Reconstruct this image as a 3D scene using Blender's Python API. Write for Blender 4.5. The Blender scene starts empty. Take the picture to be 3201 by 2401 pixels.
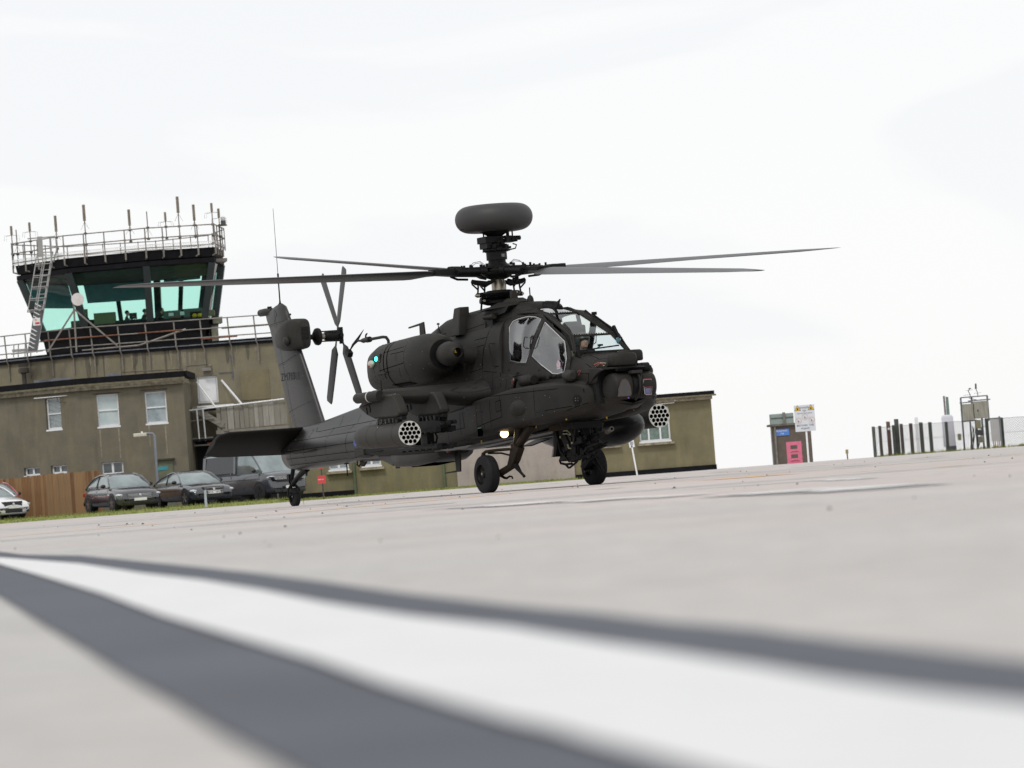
import bpy, bmesh, math, random
from mathutils import Vector, Matrix, noise
from mathutils.bvhtree import BVHTree
from mathutils import geometry as mgeo
random.seed(7)
SC = bpy.context.scene
COL = SC.collection
R = math.radians

# ------------------------------------------------------------------ camera
FPX, ROLL, PITCH, CAMH = 12444.0, R(4.32), math.atan(301/12444.0), 0.175
cam = bpy.data.cameras.new('camera')
cam.sensor_width = 36.0
cam.lens = FPX/3201*36.0
cam.clip_start = 0.1
cam.clip_end = 6000
cam.dof.use_dof = True
cam.dof.focus_distance = 67.0
cam.dof.aperture_fstop = 5.4
cam.dof.aperture_blades = 9
co = bpy.data.objects.new('camera', cam)
COL.objects.link(co)
co.matrix_world = (Matrix.Translation((0, 0, CAMH)) @ Matrix.Rotation(R(90)+PITCH, 4, 'X') @ Matrix.Rotation(-ROLL, 4, 'Z'))
SC.camera = co

# ------------------------------------------------------------------ world: overcast sky
SUN_EL, SUN_ROT = R(52), R(200)
W = bpy.data.worlds.new('World')
SC.world = W
W.use_nodes = True
nt = W.node_tree
nt.nodes.clear()
out = nt.nodes.new('ShaderNodeOutputWorld')
mixs = nt.nodes.new('ShaderNodeMixShader')
bgA = nt.nodes.new('ShaderNodeBackground')
bgB = nt.nodes.new('ShaderNodeBackground')
sky = nt.nodes.new('ShaderNodeTexSky')
sky.sky_type = 'NISHITA'
sky.sun_disc = False
sky.sun_elevation = SUN_EL
sky.sun_rotation = SUN_ROT
bgA.inputs[1].default_value = 0.09
nt.links.new(sky.outputs[0], bgA.inputs[0])
tc = nt.nodes.new('ShaderNodeTexCoord')
mp = nt.nodes.new('ShaderNodeMapping')
mp.inputs['Scale'].default_value = (6.0, 6.0, 22.0)
mp.inputs['Rotation'].default_value = (0, R(-4), 0)
mp.inputs['Location'].default_value = (1.1, 0, 0.3)
nz = nt.nodes.new('ShaderNodeTexNoise')
nz.inputs['Scale'].default_value = 1.0
nz.inputs['Detail'].default_value = 7
nz.inputs['Roughness'].default_value = .5
nz.inputs['Distortion'].default_value = .6
nz2 = nt.nodes.new('ShaderNodeTexNoise')
nz2.inputs['Scale'].default_value = 0.45
nz2.inputs['Detail'].default_value = 3
mul = nt.nodes.new('ShaderNodeMath'); mul.operation = 'ADD'
cr = nt.nodes.new('ShaderNodeValToRGB')
cr.color_ramp.elements[0].position = .90
cr.color_ramp.elements[0].color = (1, 1, 1, 1)
cr.color_ramp.elements[1].position = 1.4
cr.color_ramp.elements[1].color = (.955, .964, .98, 1)
cr.color_ramp.interpolation = 'EASE'
nt.links.new(tc.outputs['Generated'], mp.inputs[0])
nt.links.new(mp.outputs[0], nz.inputs[0]); nt.links.new(mp.outputs[0], nz2.inputs[0])
nt.links.new(nz.outputs[0], mul.inputs[0]); nt.links.new(nz2.outputs[0], mul.inputs[1])
nt.links.new(mul.outputs[0], cr.inputs[0])
nt.links.new(cr.outputs[0], bgB.inputs[0])
bgB.inputs[1].default_value = 0.86
mixs.inputs[0].default_value = .93
nt.links.new(bgA.outputs[0], mixs.inputs[1]); nt.links.new(bgB.outputs[0], mixs.inputs[2])
nt.links.new(mixs.outputs[0], out.inputs[0])

sl = bpy.data.lights.new('sun', 'SUN')
sl.energy = 1.1
sl.angle = R(10)
sl.color = (1, .96, .9)
so = bpy.data.objects.new('sun', sl)
COL.objects.link(so)
# direction matches the sky's sun
so.rotation_euler = (R(90)-SUN_EL, 0, R(180)-SUN_ROT)
SC.view_settings.view_transform = 'Standard'
SC.view_settings.look = 'None'
SC.view_settings.exposure = 0.22
SC.view_settings.gamma = 1
try:
    SC.view_settings.use_curve_mapping = False
except Exception:
    pass

# ------------------------------------------------------------------ pixel -> place
def ray(px, py):
    dx, dy = px-1600.5, py-1200.5
    u = dx*math.cos(ROLL)-dy*math.sin(ROLL)
    v = dx*math.sin(ROLL)+dy*math.cos(ROLL)
    Y = FPX*math.cos(PITCH)+v*math.sin(PITCH)
    return u/Y, (-v*math.cos(PITCH)+FPX*math.sin(PITCH))/Y
def at(px, py, Y):
    a, b = ray(px, py)
    return Vector((a*Y, Y, CAMH+b*Y))

# ------------------------------------------------------------------ materials
MATS = {}
def mat(name, col, rough=.6, metal=0.0, var=.12, scale=3.0, bump=.0, bscale=60, spec=.5, col2=None, streak=False, emit=None, alpha=None, coat=0, trans=0, stretch=None, cpos=(.35,.7)):
    if name in MATS: return MATS[name]
    m = bpy.data.materials.new(name)
    m.use_nodes = True
    t = m.node_tree
    b = t.nodes['Principled BSDF']
    b.inputs['Roughness'].default_value = rough
    b.inputs['Metallic'].default_value = metal
    b.inputs['Specular IOR Level'].default_value = spec
    b.inputs['Coat Weight'].default_value = coat
    b.inputs['Transmission Weight'].default_value = trans
    tcn = t.nodes.new('ShaderNodeTexCoord')
    mpn = t.nodes.new('ShaderNodeMapping')
    if streak: mpn.inputs['Scale'].default_value = (1.6, 1.6, .22)
    if stretch: mpn.inputs['Scale'].default_value = stretch
    t.links.new(tcn.outputs['Object'], mpn.inputs[0])
    n = t.nodes.new('ShaderNodeTexNoise')
    n.inputs['Scale'].default_value = scale
    n.inputs['Detail'].default_value = 6
    n.inputs['Roughness'].default_value = .62
    t.links.new(mpn.outputs[0], n.inputs[0])
    r = t.nodes.new('ShaderNodeValToRGB')
    c = Vector(col)
    c2 = Vector(col2) if col2 else c*(1+var)
    c1 = c*(1-var) if not col2 else c
    r.color_ramp.elements[0].position = cpos[0]; r.color_ramp.elements[1].position = cpos[1]
    r.color_ramp.elements[0].color = (*c1, 1); r.color_ramp.elements[1].color = (*c2, 1)
    t.links.new(n.outputs[0], r.inputs[0])
    t.links.new(r.outputs[0], b.inputs['Base Color'])
    mr = t.nodes.new('ShaderNodeMapRange')
    mr.inputs['To Min'].default_value = max(0, rough-.08); mr.inputs['To Max'].default_value = min(1, rough+.1)
    t.links.new(n.outputs[0], mr.inputs[0]); t.links.new(mr.outputs[0], b.inputs['Roughness'])
    if bump:
        n2 = t.nodes.new('ShaderNodeTexNoise'); n2.inputs['Scale'].default_value = bscale; n2.inputs['Detail'].default_value = 4
        t.links.new(tcn.outputs['Object'], n2.inputs[0])
        bp = t.nodes.new('ShaderNodeBump'); bp.inputs['Strength'].default_value = bump; bp.inputs['Distance'].default_value = .02
        t.links.new(n2.outputs[0], bp.inputs['Height']); t.links.new(bp.outputs[0], b.inputs['Normal'])
    if emit:
        b.inputs['Emission Color'].default_value = (*emit[0], 1)
        b.inputs['Emission Strength'].default_value = emit[1]
    MATS[name] = m
    return m

def glassmat(name, tint, glossy=.25, wav=0.0, wscale=2.0, rough=.02):
    """thin pane: tinted see-through mixed with a sky reflection"""
    m = bpy.data.materials.new(name); m.use_nodes = True
    t = m.node_tree; t.nodes.clear()
    o = t.nodes.new('ShaderNodeOutputMaterial')
    mx = t.nodes.new('ShaderNodeMixShader')
    tr = t.nodes.new('ShaderNodeBsdfTransparent'); tr.inputs[0].default_value = (*tint, 1)
    gl = t.nodes.new('ShaderNodeBsdfGlossy'); gl.inputs['Roughness'].default_value = rough
    lw = t.nodes.new('ShaderNodeLayerWeight'); lw.inputs[0].default_value = .5
    pw = t.nodes.new('ShaderNodeMath'); pw.operation = 'POWER'; pw.inputs[1].default_value = 4.5; t.links.new(lw.outputs['Facing'], pw.inputs[0])
    fr = t.nodes.new('ShaderNodeMath'); fr.operation = 'MULTIPLY_ADD'; fr.inputs[1].default_value = .9; fr.inputs[2].default_value = .04; t.links.new(pw.outputs[0], fr.inputs[0])
    ad = t.nodes.new('ShaderNodeMath'); ad.operation = 'ADD'; ad.inputs[1].default_value = glossy; ad.use_clamp = True
    t.links.new(fr.outputs[0], ad.inputs[0]); t.links.new(ad.outputs[0], mx.inputs[0])
    t.links.new(tr.outputs[0], mx.inputs[1]); t.links.new(gl.outputs[0], mx.inputs[2]); t.links.new(mx.outputs[0], o.inputs[0])
    if wav:
        tcn = t.nodes.new('ShaderNodeTexCoord')
        n = t.nodes.new('ShaderNodeTexNoise'); n.inputs['Scale'].default_value = wscale; n.inputs['Detail'].default_value = 0.0; n.inputs['Distortion'].default_value = 1.2
        bp = t.nodes.new('ShaderNodeBump'); bp.inputs['Strength'].default_value = wav; bp.inputs['Distance'].default_value = .3
        t.links.new(tcn.outputs['Object'], n.inputs[0]); t.links.new(n.outputs[0], bp.inputs['Height'])
        t.links.new(bp.outputs[0], gl.inputs['Normal']); t.links.new(bp.outputs[0], lw.inputs['Normal'])
    MATS[name] = m
    return m

# ------------------------------------------------------------------ mesh builder
def V(*a): return Vector(a)
def basis(d):
    d = Vector(d).normalized()
    up = Vector((0, 0, 1)) if abs(d.z) < .92 else Vector((1, 0, 0))
    a = d.cross(up).normalized()
    return a, a.cross(d).normalized()

class MB:
    def __init__(s): s.v = []; s.f = []; s.mi = []; s.cur = 0
    def add(s, vs, fs):
        o = len(s.v); s.v += [tuple(x) for x in vs]
        for f in fs: s.f.append([i+o for i in f]); s.mi.append(s.cur)
        return s
    def box(s, c, sz, rot=None, taper=1.0):
        hx, hy, hz = sz[0]/2, sz[1]/2, sz[2]/2
        vs = [Vector((x*hx*(taper if z > 0 else 1), y*hy*(taper if z > 0 else 1), z*hz)) for z in (-1, 1) for y in (-1, 1) for x in (-1, 1)]
        if rot is not None:
            m = rot if isinstance(rot, Matrix) else Matrix.Rotation(rot, 3, 'Z')
            vs = [m @ v for v in vs]
        c = Vector(c)
        return s.add([v+c for v in vs], [(0, 2, 3, 1), (4, 5, 7, 6), (0, 1, 5, 4), (2, 6, 7, 3), (0, 4, 6, 2), (1, 3, 7, 5)])
    def beam(s, p, q, w, h):
        """box from p to q; w sideways, h along 'up'"""
        p, q = Vector(p), Vector(q); a, b = basis(q-p)
        vs = []
        for e in (p, q):
            for i, j in ((-1, -1), (1, -1), (1, 1), (-1, 1)): vs.append(e+a*i*w/2+b*j*h/2)
        return s.add(vs, [(3, 2, 1, 0), (4, 5, 6, 7), (0, 1, 5, 4), (1, 2, 6, 5), (2, 3, 7, 6), (3, 0, 4, 7)])
    def loft(s, rings, cap=(True, True), closed=True):
        n = len(rings[0]); vs = [v for r in rings for v in r]; fs = []
        m = n if closed else n-1
        for i in range(len(rings)-1):
            for j in range(m):
                k = (j+1) % n
                fs.append((i*n+j, i*n+k, (i+1)*n+k, (i+1)*n+j))
        if cap[0]: fs.append(tuple(range(n-1, -1, -1)))
        if cap[1]: fs.append(tuple(range((len(rings)-1)*n, len(rings)*n)))
        return s.add(vs, fs)
    def tube(s, pts, r, n=8, cap=True):
        pts = [Vector(p) for p in pts]; rings = []
        rs = r if isinstance(r, (list, tuple)) else [r]*len(pts)
        a0 = None
        for i, p in enumerate(pts):
            d = (pts[min(i+1, len(pts)-1)]-pts[max(i-1, 0)])
            if d.length < 1e-9: d = Vector((0, 0, 1))
            d.normalize()
            if a0 is None: a, b = basis(d)
            else:
                a = (a0-d*a0.dot(d))
                if a.length < 1e-5: a, b = basis(d)
                a.normalize(); b = a.cross(d)
            a0 = a
            rings.append([p+(a*math.cos(t)+b*math.sin(t))*rs[i] for t in [2*math.pi*k/n for k in range(n)]])
        return s.loft(rings, (cap, cap))
    def cyl(s, p, q, r, r2=None, n=16, cap=True): return s.tube([p, q], [r, r if r2 is None else r2], n, cap)
    def lathe(s, o, d, prof, n=24, sy=1.0, sz=1.0, cap=True):
        o = Vector(o); d = Vector(d).normalized(); a, b = basis(d)
        rings = [[o+d*t+(a*math.cos(w)*sy+b*math.sin(w)*sz)*max(r, 1e-4) for w in [2*math.pi*k/n for k in range(n)]] for t, r in prof]
        return s.loft(rings, (cap, cap))
    def prism(s, poly, axis, a, b):
        """extrude 2D poly; axis 'x': poly=(y,z), 'y': poly=(x,z), 'z': poly=(x,y)"""
        def mk(p, t):
            return {'x': (t, p[0], p[1]), 'y': (p[0], t, p[1]), 'z': (p[0], p[1], t)}[axis]
        n = len(poly)
        vs = [mk(p, a) for p in poly]+[mk(p, b) for p in poly]
        fs = [tuple(range(n-1, -1, -1)), tuple(range(n, 2*n))]+[(i, (i+1) % n, n+(i+1) % n, n+i) for i in range(n)]
        return s.add(vs, fs)
    def sphere(s, c, r, n=16, m=10, sc=(1, 1, 1)):
        rings = []
        for i in range(m+1):
            t = math.pi*i/m
            rings.append([(c[0]+r*sc[0]*math.sin(t)*math.cos(2*math.pi*k/n), c[1]+r*sc[1]*math.sin(t)*math.sin(2*math.pi*k/n), c[2]+r*sc[2]*math.cos(t)) for k in range(n)])
        return s.loft(rings, (False, False))
    def quad(s, a, b, c, d): return s.add([a, b, c, d], [(0, 1, 2, 3)])
    def frame2(s, p, q, w, d, z):  pass
    def build(s, name, m, parent=None, smooth=True, angle=38, bevel=0, bseg=2, solid=0, loc=None):
        me = bpy.data.meshes.new(name)
        me.from_pydata(s.v, [], s.f)
        ms = m if isinstance(m, (list, tuple)) else [m]
        for x in ms: me.materials.append(x)
        if len(ms) > 1: me.polygons.foreach_set('material_index', s.mi)
        bm = bmesh.new(); bm.from_mesh(me)
        bmesh.ops.remove_doubles(bm, verts=bm.verts, dist=1e-5)
        bmesh.ops.recalc_face_normals(bm, faces=bm.faces)
        bm.to_mesh(me); bm.free()
        if smooth:
            me.shade_smooth(); me.set_sharp_from_angle(angle=R(angle))
        o = bpy.data.objects.new(name, me)
        COL.objects.link(o)
        if parent: o.parent = parent
        if loc: o.location = loc
        if bevel:
            md = o.modifiers.new('bevel', 'BEVEL'); md.width = bevel; md.segments = bseg; md.limit_method = 'ANGLE'; md.angle_limit = R(40); md.harden_normals = False
        if solid:
            md = o.modifiers.new('solid', 'SOLIDIFY'); md.thickness = solid; md.offset = 0
        return o

def tag(o, label=None, cat=None, group=None, kind=None):
    if label: o['label'] = label
    if cat: o['category'] = cat
    if group: o['group'] = group
    if kind: o['kind'] = kind
    return o
def thing(name, label, cat, loc=(0, 0, 0), rz=0, group=None):
    o = bpy.data.objects.new(name, None); COL.objects.link(o)
    o.location = loc; o.rotation_euler = (0, 0, rz)
    o.empty_display_size = .3
    return tag(o, label, cat, group)
def copy_tree(o, parent=None):
    c = o.copy(); COL.objects.link(c)
    if parent: c.parent = parent
    for ch in list(o.children): copy_tree(ch, c)
    return c
def lerp(a, b, t): return a+(b-a)*t
def interp(tab, x):
    if x <= tab[0][0]: return tab[0][1]
    for (x0, y0), (x1, y1) in zip(tab, tab[1:]):
        if x <= x1: return lerp(y0, y1, (x-x0)/(x1-x0))
    return tab[-1][1]
def chaikin(p, it=2, closed=True):
    for _ in range(it):
        q = []; n = len(p)
        for i in range(n if closed else n-1):
            a, b = p[i], p[(i+1) % n]
            q.append(tuple(a[k]*.75+b[k]*.25 for k in range(len(a)))); q.append(tuple(a[k]*.25+b[k]*.75 for k in range(len(a))))
        p = q
    return p
def text_part(s, name, size, loc, rot, m, parent, extrude=.001, align='CENTER', sx=1.0):
    cu = bpy.data.curves.new(name, 'FONT'); cu.body = s; cu.size = size; cu.extrude = extrude; cu.align_x = align; cu.align_y = 'CENTER'; cu.resolution_u = 2
    tmp = bpy.data.objects.new('tmp', cu); COL.objects.link(tmp)
    dg = bpy.context.evaluated_depsgraph_get()
    me = bpy.data.meshes.new_from_object(tmp.evaluated_get(dg))
    bpy.data.objects.remove(tmp); bpy.data.curves.remove(cu)
    me.name = name; me.materials.clear(); me.materials.append(m)
    o = bpy.data.objects.new(name, me); COL.objects.link(o); o.parent = parent
    o.location = loc
    o.rotation_euler = rot if not isinstance(rot, Matrix) else rot.to_euler()
    o.scale = (sx, 1, 1)
    return o
# ================================================================== HELICOPTER
AL = R(26.5); SA, CA = math.sin(AL), math.cos(AL)
HX, HY = -0.0971, 68.0
heli = thing('helicopter', 'dark olive attack helicopter with a drum radar above its four blade rotor, on the apron', 'helicopter', (HX, HY, 0), math.atan2(-CA, SA))

OD = mat('olive_paint', (.0155, .0147, .0130), .55, scale=1.7, col2=(.0290, .0272, .0240), cpos=(.36, .74), bump=.06, bscale=90, spec=.16)
ODL = mat('olive_paint_light', (.0280, .0266, .0236), .55, var=.24, scale=3.0, bump=.05, bscale=90, spec=.18)
ODG = mat('olive_paint_worn', (.022, .0215, .0205), .38, var=.35, scale=1.6, bump=.05, bscale=60, spec=.32, stretch=(.5, 1, 3))
BLK = mat('black_metal', (.009, .009, .009), .5, var=.3, scale=8, spec=.16)
SEAM = mat('seam_dark', (.0015, .0015, .002), .9, spec=.0)
RUB = mat('tyre_rubber', (.019, .019, .021), .75, var=.2, scale=6, bump=.1, bscale=40, spec=.15)
STEEL = mat('bare_steel', (.32, .28, .22), .35, metal=.8, var=.3, scale=12)
WHT = mat('white_face_paint', (.56, .56, .52), .5, var=.06, scale=9)
SEAL = mat('window_sealant', (.50, .49, .47), .6, var=.1)
REDM = mat('red_marking', (.22, .04, .035), .6)
BLUEM = mat('blue_marking', (.04, .08, .28), .6)
YELM = mat('yellow_marking', (.65, .42, .03), .6)
BROWN = mat('brown_gear_paint', (.020, .0145, .009), .55, spec=.2, var=.3, scale=7)
BLADE = mat('blade_paint', (.038, .038, .041), .42, var=.08, scale=1.2, spec=.5)
RADO = mat('radome_paint', (.036, .036, .036), .55, var=.06, scale=2, bump=.04, bscale=120, spec=.4)
CKPT = mat('cockpit_dark', (.02, .021, .021), .7)
CG = glassmat('canopy_glass', (.50, .56, .62), .15, wav=.35, wscale=1.0, rough=.07)
CGF = glassmat('windscreen_glass', (.93, .97, .95), .01)
CGR = glassmat('roof_glass', (.4, .45, .5), .35)
FB = []   # (verts, faces) of skins used for seams

def mirror(pts): return [(x, -y, z) for x, y, z in pts]
def ring_from_half(x, half, it=2):
    """half: bottom-centre to top-centre (y,z)"""
    full = [(-y, z) for y, z in half]+[(y, z) for y, z in half[-2:0:-1]]
    full = chaikin(full, it)
    return [(x, y, z) for y, z in full]
def dens(secs, step=.25):
    o = []
    for (x0, h0), (x1, h1) in zip(secs, secs[1:]):
        n = max(1, int(abs(x1-x0)/step))
        for i in range(n):
            t = i/n; o.append((lerp(x0, x1, t), [(lerp(a[0], b[0], t), lerp(a[1], b[1], t)) for a, b in zip(h0, h1)]))
    o.append(secs[-1]); return o

core = [
 (4.22, [(0, 1.34), (.22, 1.34), (.38, 1.46), (.42, 1.65), (.38, 1.82), (.22, 1.92), (0, 1.93)]),
 (4.12, [(0, 1.29), (.26, 1.29), (.45, 1.43), (.485, 1.65), (.45, 1.86), (.27, 1.975), (0, 1.985)]),
 (3.9, [(0, 1.22), (.30, 1.22), (.52, 1.38), (.55, 1.68), (.50, 1.92), (.32, 2.05), (0, 2.07)]),
 (3.60, [(0, 1.16), (.4, 1.16), (.57, 1.34), (.59, 1.72), (.54, 2.00), (.45, 2.125), (0, 2.145)]),
 (3.52, [(0, 1.15), (.4, 1.15), (.58, 1.33), (.60, 1.72), (.555, 2.02), (.46, 2.145), (0, 2.165)]),
 (3.45, [(0, 1.14), (.42, 1.14), (.58, 1.32), (.6, 1.65), (.585, 1.80), (.55, 1.84), (0, 1.84)]),
 (2.0, [(0, 1.02), (.55, 1.02), (.62, 1.2), (.62, 1.6), (.605, 1.85), (.57, 1.90), (0, 1.90)]),
 (1.06, [(0, .93), (.6, .93), (.66, 1.1), (.66, 1.6), (.63, 1.95), (.57, 2.0), (0, 2.0)]),
 (1.0, [(0, .92), (.6, .92), (.68, 1.1), (.68, 1.8), (.60, 2.5), (.45, 2.92), (0, 2.95)]),
 (.3, [(0, .87), (.6, .87), (.72, 1.05), (.72, 1.9), (.64, 2.5), (.45, 2.90), (0, 2.93)]),
 (-1., [(0, .80), (.6, .80), (.70, .98), (.72, 1.9), (.68, 2.4), (.5, 2.80), (0, 2.85)]),
 (-2.4, [(0, .76), (.55, .76), (.66, .95), (.66, 1.6), (.56, 2.1), (.4, 2.5), (0, 2.6)]),
 (-3.5, [(0, .75), (.5, .75), (.6, .95), (.58, 1.4), (.46, 1.75), (.3, 2.02), (0, 2.08)]),
 (-4.6, [(0, .74), (.42, .76), (.53, .98), (.5, 1.25), (.34, 1.46), (.20, 1.82), (0, 1.87)]),
 (-5.8, [(0, .75), (.36, .78), (.48, 1.0), (.43, 1.27), (.25, 1.42), (.16, 1.73), (0, 1.77)]),
 (-7.8, [(0, .69), (.30, .73), (.42, .96), (.37, 1.2), (.2, 1.34), (.12, 1.53), (0, 1.565)]),
 (-8.85, [(0, .66), (.27, .70), (.38, .95), (.34, 1.17), (.19, 1.30), (.11, 1.47), (0, 1.51)]),
 (-9.25, [(0, .68), (.22, .73), (.33, .95), (.28, 1.13), (.15, 1.25), (.09, 1.4), (0, 1.44)]),
 (-9.42, [(0, .78), (.13, .81), (.20, .97), (.17, 1.09), (.1, 1.18), (.05, 1.3), (0, 1.33)])]
def skin(name, secs, m, parent=heli, cap=(True, True), angle=32, step=.3, mir=False, reg=True):
    b = MB(); rings = [ring_from_half(x, h) for x, h in dens(secs, step)]
    b.loft(rings, cap)
    if reg: FB.append((list(b.v), [list(f) for f in b.f]))
    return b.build(name, m, parent, angle=angle)
fus = skin('fuselage', core[:14], OD)
boom = skin('tail_boom', core[13:], mat('boom_paint', (.0155, .015, .0142), .34, var=.4, scale=1.8, bump=.05, bscale=60, spec=.32, stretch=(.5, 1, 3)))

def ringset(secs, mir):
    """secs: (x, [(y,z)...] closed outline)"""
    return [[(x, (-y if mir else y), z) for y, z in chaikin(p, 2)] for x, p in secs]
def dens2(secs, step=.2):
    o = []
    for (x0, h0), (x1, h1) in zip(secs, secs[1:]):
        n = max(1, int(abs(x1-x0)/step))
        for i in range(n):
            t = i/n; o.append((lerp(x0, x1, t), [(lerp(a[0], b[0], t), lerp(a[1], b[1], t)) for a, b in zip(h0, h1)]))
    o.append(secs[-1]); return o

# ---- avionics bay cheeks (starboard drawn with y<0)
def bay(x, w, zb, zt, win=.42):
    r = .13
    return (x, [(-win, zb), (-(w-.18), zb), (-(w-.035), zb+.035), (-w, zb+.12), (-w, zt-.07), (-(w-.012), zt-.018), (-(w-.07), zt+.004), (-win, zt+.05)])
baysec = [bay(-2.0, .67, .80, 1.30), bay(-.95, .74, .86, 1.42), bay(-.35, .78, .90, 1.47), bay(.10, .82, .93, 1.50), bay(.13, .90, .93, 1.50), bay(.62, .96, .96, 1.56),
          bay(1.3, .99, 1.00, 1.615), bay(1.8, 1.0, 1.03, 1.66), bay(2.15, 1.0, 1.05, 1.69), bay(2.7, 1.0, 1.07, 1.70), bay(3.1, .985, 1.10, 1.70), bay(3.35, .95, 1.13, 1.69), bay(3.55, .895, 1.15, 1.685),
          bay(3.72, .835, 1.17, 1.68), bay(3.86, .76, 1.20, 1.67), bay(3.97, .67, 1.24, 1.645), bay(4.05, .58, 1.28, 1.60, .38), bay(4.10, .49, 1.33, 1.53, .34), bay(4.12, .43, 1.38, 1.47, .32)]
for mir in (False, True):
    b = MB(); b.loft(ringset(dens2(baysec, .15), mir))
    # bulge on the flank
    b2 = MB()
    if not mir: FB.append((list(b.v), [list(f) for f in b.f]))
    b.build('avionics_bay', OD, heli, angle=40)
    s = 1 if mir else -1
    b = MB(); b.sphere((2.38, s*.93, 1.36), 1, 20, 12, (.33, .15, .15)); b.build('flank_blister', OD, heli)
# front sensor discs on bays
for s in (-1, 1):
    b = MB(); b.lathe((3.93, s*.70, 1.40), (.72, s*.69, 0), [(-.02, .085), (.0, .085), (.012, .075), (.012, .05), (.03, .05), (.03, .001)], 20)
    o = b.build('bay_sensor', BLK, heli)
    o = MB()
    for k in range(4):
        a = math.pi/4+k*math.pi/2; bb = Vector((-.57*s, .82, 0))*s
        c = Vector((3.955, s*.722, 1.40))+Vector((-.57, s*.82, 0))*math.cos(a)*.028+Vector((0, 0, 1))*math.sin(a)*.028
        o.sphere(c, .006, 8, 6)
    o.build('sensor_stud', STEEL, heli)['kind'] = 'stuff'

# ---- transmission fairing (doghouse)
dh = []
for x, zt, w in [(-4.3, 2.02, .10), (-3.4, 2.38, .25), (-2.6, 2.74, .36), (-2.1, 2.93, .42), (-1.5, 3.075, .44), (-.8, 3.135, .44), (.0, 3.17, .44), (.35, 3.18, .44)]:
    dh.append((x, [(0, 1.9 if x < -2.3 else 2.5), (w+.08, 1.9 if x < -2.3 else 2.5), (w+.09, (1.9 if x < -2.3 else 2.5)+.05), (w+.03, zt-.22), (w-.06, zt-.07), (w*.5, zt-.01), (0, zt)]))
skin('transmission_fairing', dh, OD, step=.25)
dh2 = []
for x, zt, w in [(.35, 3.12, .38), (.9, 3.165, .40), (1.35, 3.15, .40), (1.5, 3.11, .38), (1.6, 3.05, .34), (1.66, 2.97, .27), (1.68, 2.88, .18)]:
    dh2.append((x, [(0, 2.75), (w, 2.75), (w, 2.80), (w, zt-.15), (w-.09, zt-.04), (w*.5, zt-.01), (0, zt)]))
skin('forward_fairing', dh2, OD, step=.2)
b = MB(); b.prism([(.30, 2.80), (.34, 3.08), (.62, 3.13), (1.25, 3.10), (1.1, 3.0), (.6, 2.95), (.6, 2.80)], 'y', -.47, -.36); b.build('recess_shade_panel', BLK, heli)  # solid block: black colour stands in for the shaded gap under the lip
b = MB(); b.loft([[(.30, -.34, 3.14), (.32, -.60, 3.065), (.32, -.60, 3.045), (.30, -.34, 3.11)], [(.6, -.32, 3.20), (.65, -.60, 3.095), (.65, -.60, 3.075), (.6, -.32, 3.11)], [(1.3, -.28, 3.16), (1.2, -.46, 3.11), (1.2, -.46, 3.09), (1.3, -.28, 3.11)]]); b.build('fairing_lip', OD, heli, bevel=.008)
b = MB(); b.cyl((.38, -.50, 2.97), (.75, -.50, 2.97), .05, n=14); b.build('recess_pipe', ODL, heli)
b = MB(); b.loft([[(.45, -.25, 3.16), (1.0, -.25, 3.17), (1.0, .1, 3.17), (.45, .1, 3.16)], [(.6, -.18, 3.25), (.85, -.18, 3.25), (.85, .02, 3.25), (.6, .02, 3.25)]]); b.box((.72, -.1, 3.31), (.08, .1, .13)); b.build('mast_sensor', ODL, heli, bevel=.01)
# front black cone of forward fairing & small sensor
b = MB(); b.lathe((1.5, .12, 3.0), (1, 0, -.06), [(0, .14), (.3, .13), (.42, .09), (.5, .05)], 18); b.build('anti_ice_sensor', BLK, heli)
b = MB(); b.lathe((1.05, .05, 3.15), (0, 0, 1), [(0, .06), (.06, .055), (.10, .04), (.12, .015), (.12, .010), (.25, .010)], 14); b.build('mast_antenna', ODL, heli)
b = MB(); b.prism([(1.83, 2.985), (2.22, 3.11), (2.235, 3.12), (2.20, 3.06), (2.12, 3.0), (2.02, 2.965)], 'y', -.012, .012); b.tube([(1.80, 0, 2.97), (2.2, 0, 3.10)], .008, 6); b.build('wire_cutter', BLK, heli)
# exhaust / intake box on fairing side
b = MB(); b.loft([[(-.78, -.62, 2.72), (-.42, -.62, 2.72), (-.42, -.40, 2.72), (-.78, -.40, 2.72)], [(-.74, -.53, 3.20), (-.54, -.53, 3.21), (-.48, -.36, 3.21), (-.74, -.36, 3.20)]]); b.build('cooling_duct', ODL, heli, bevel=.015)

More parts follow.
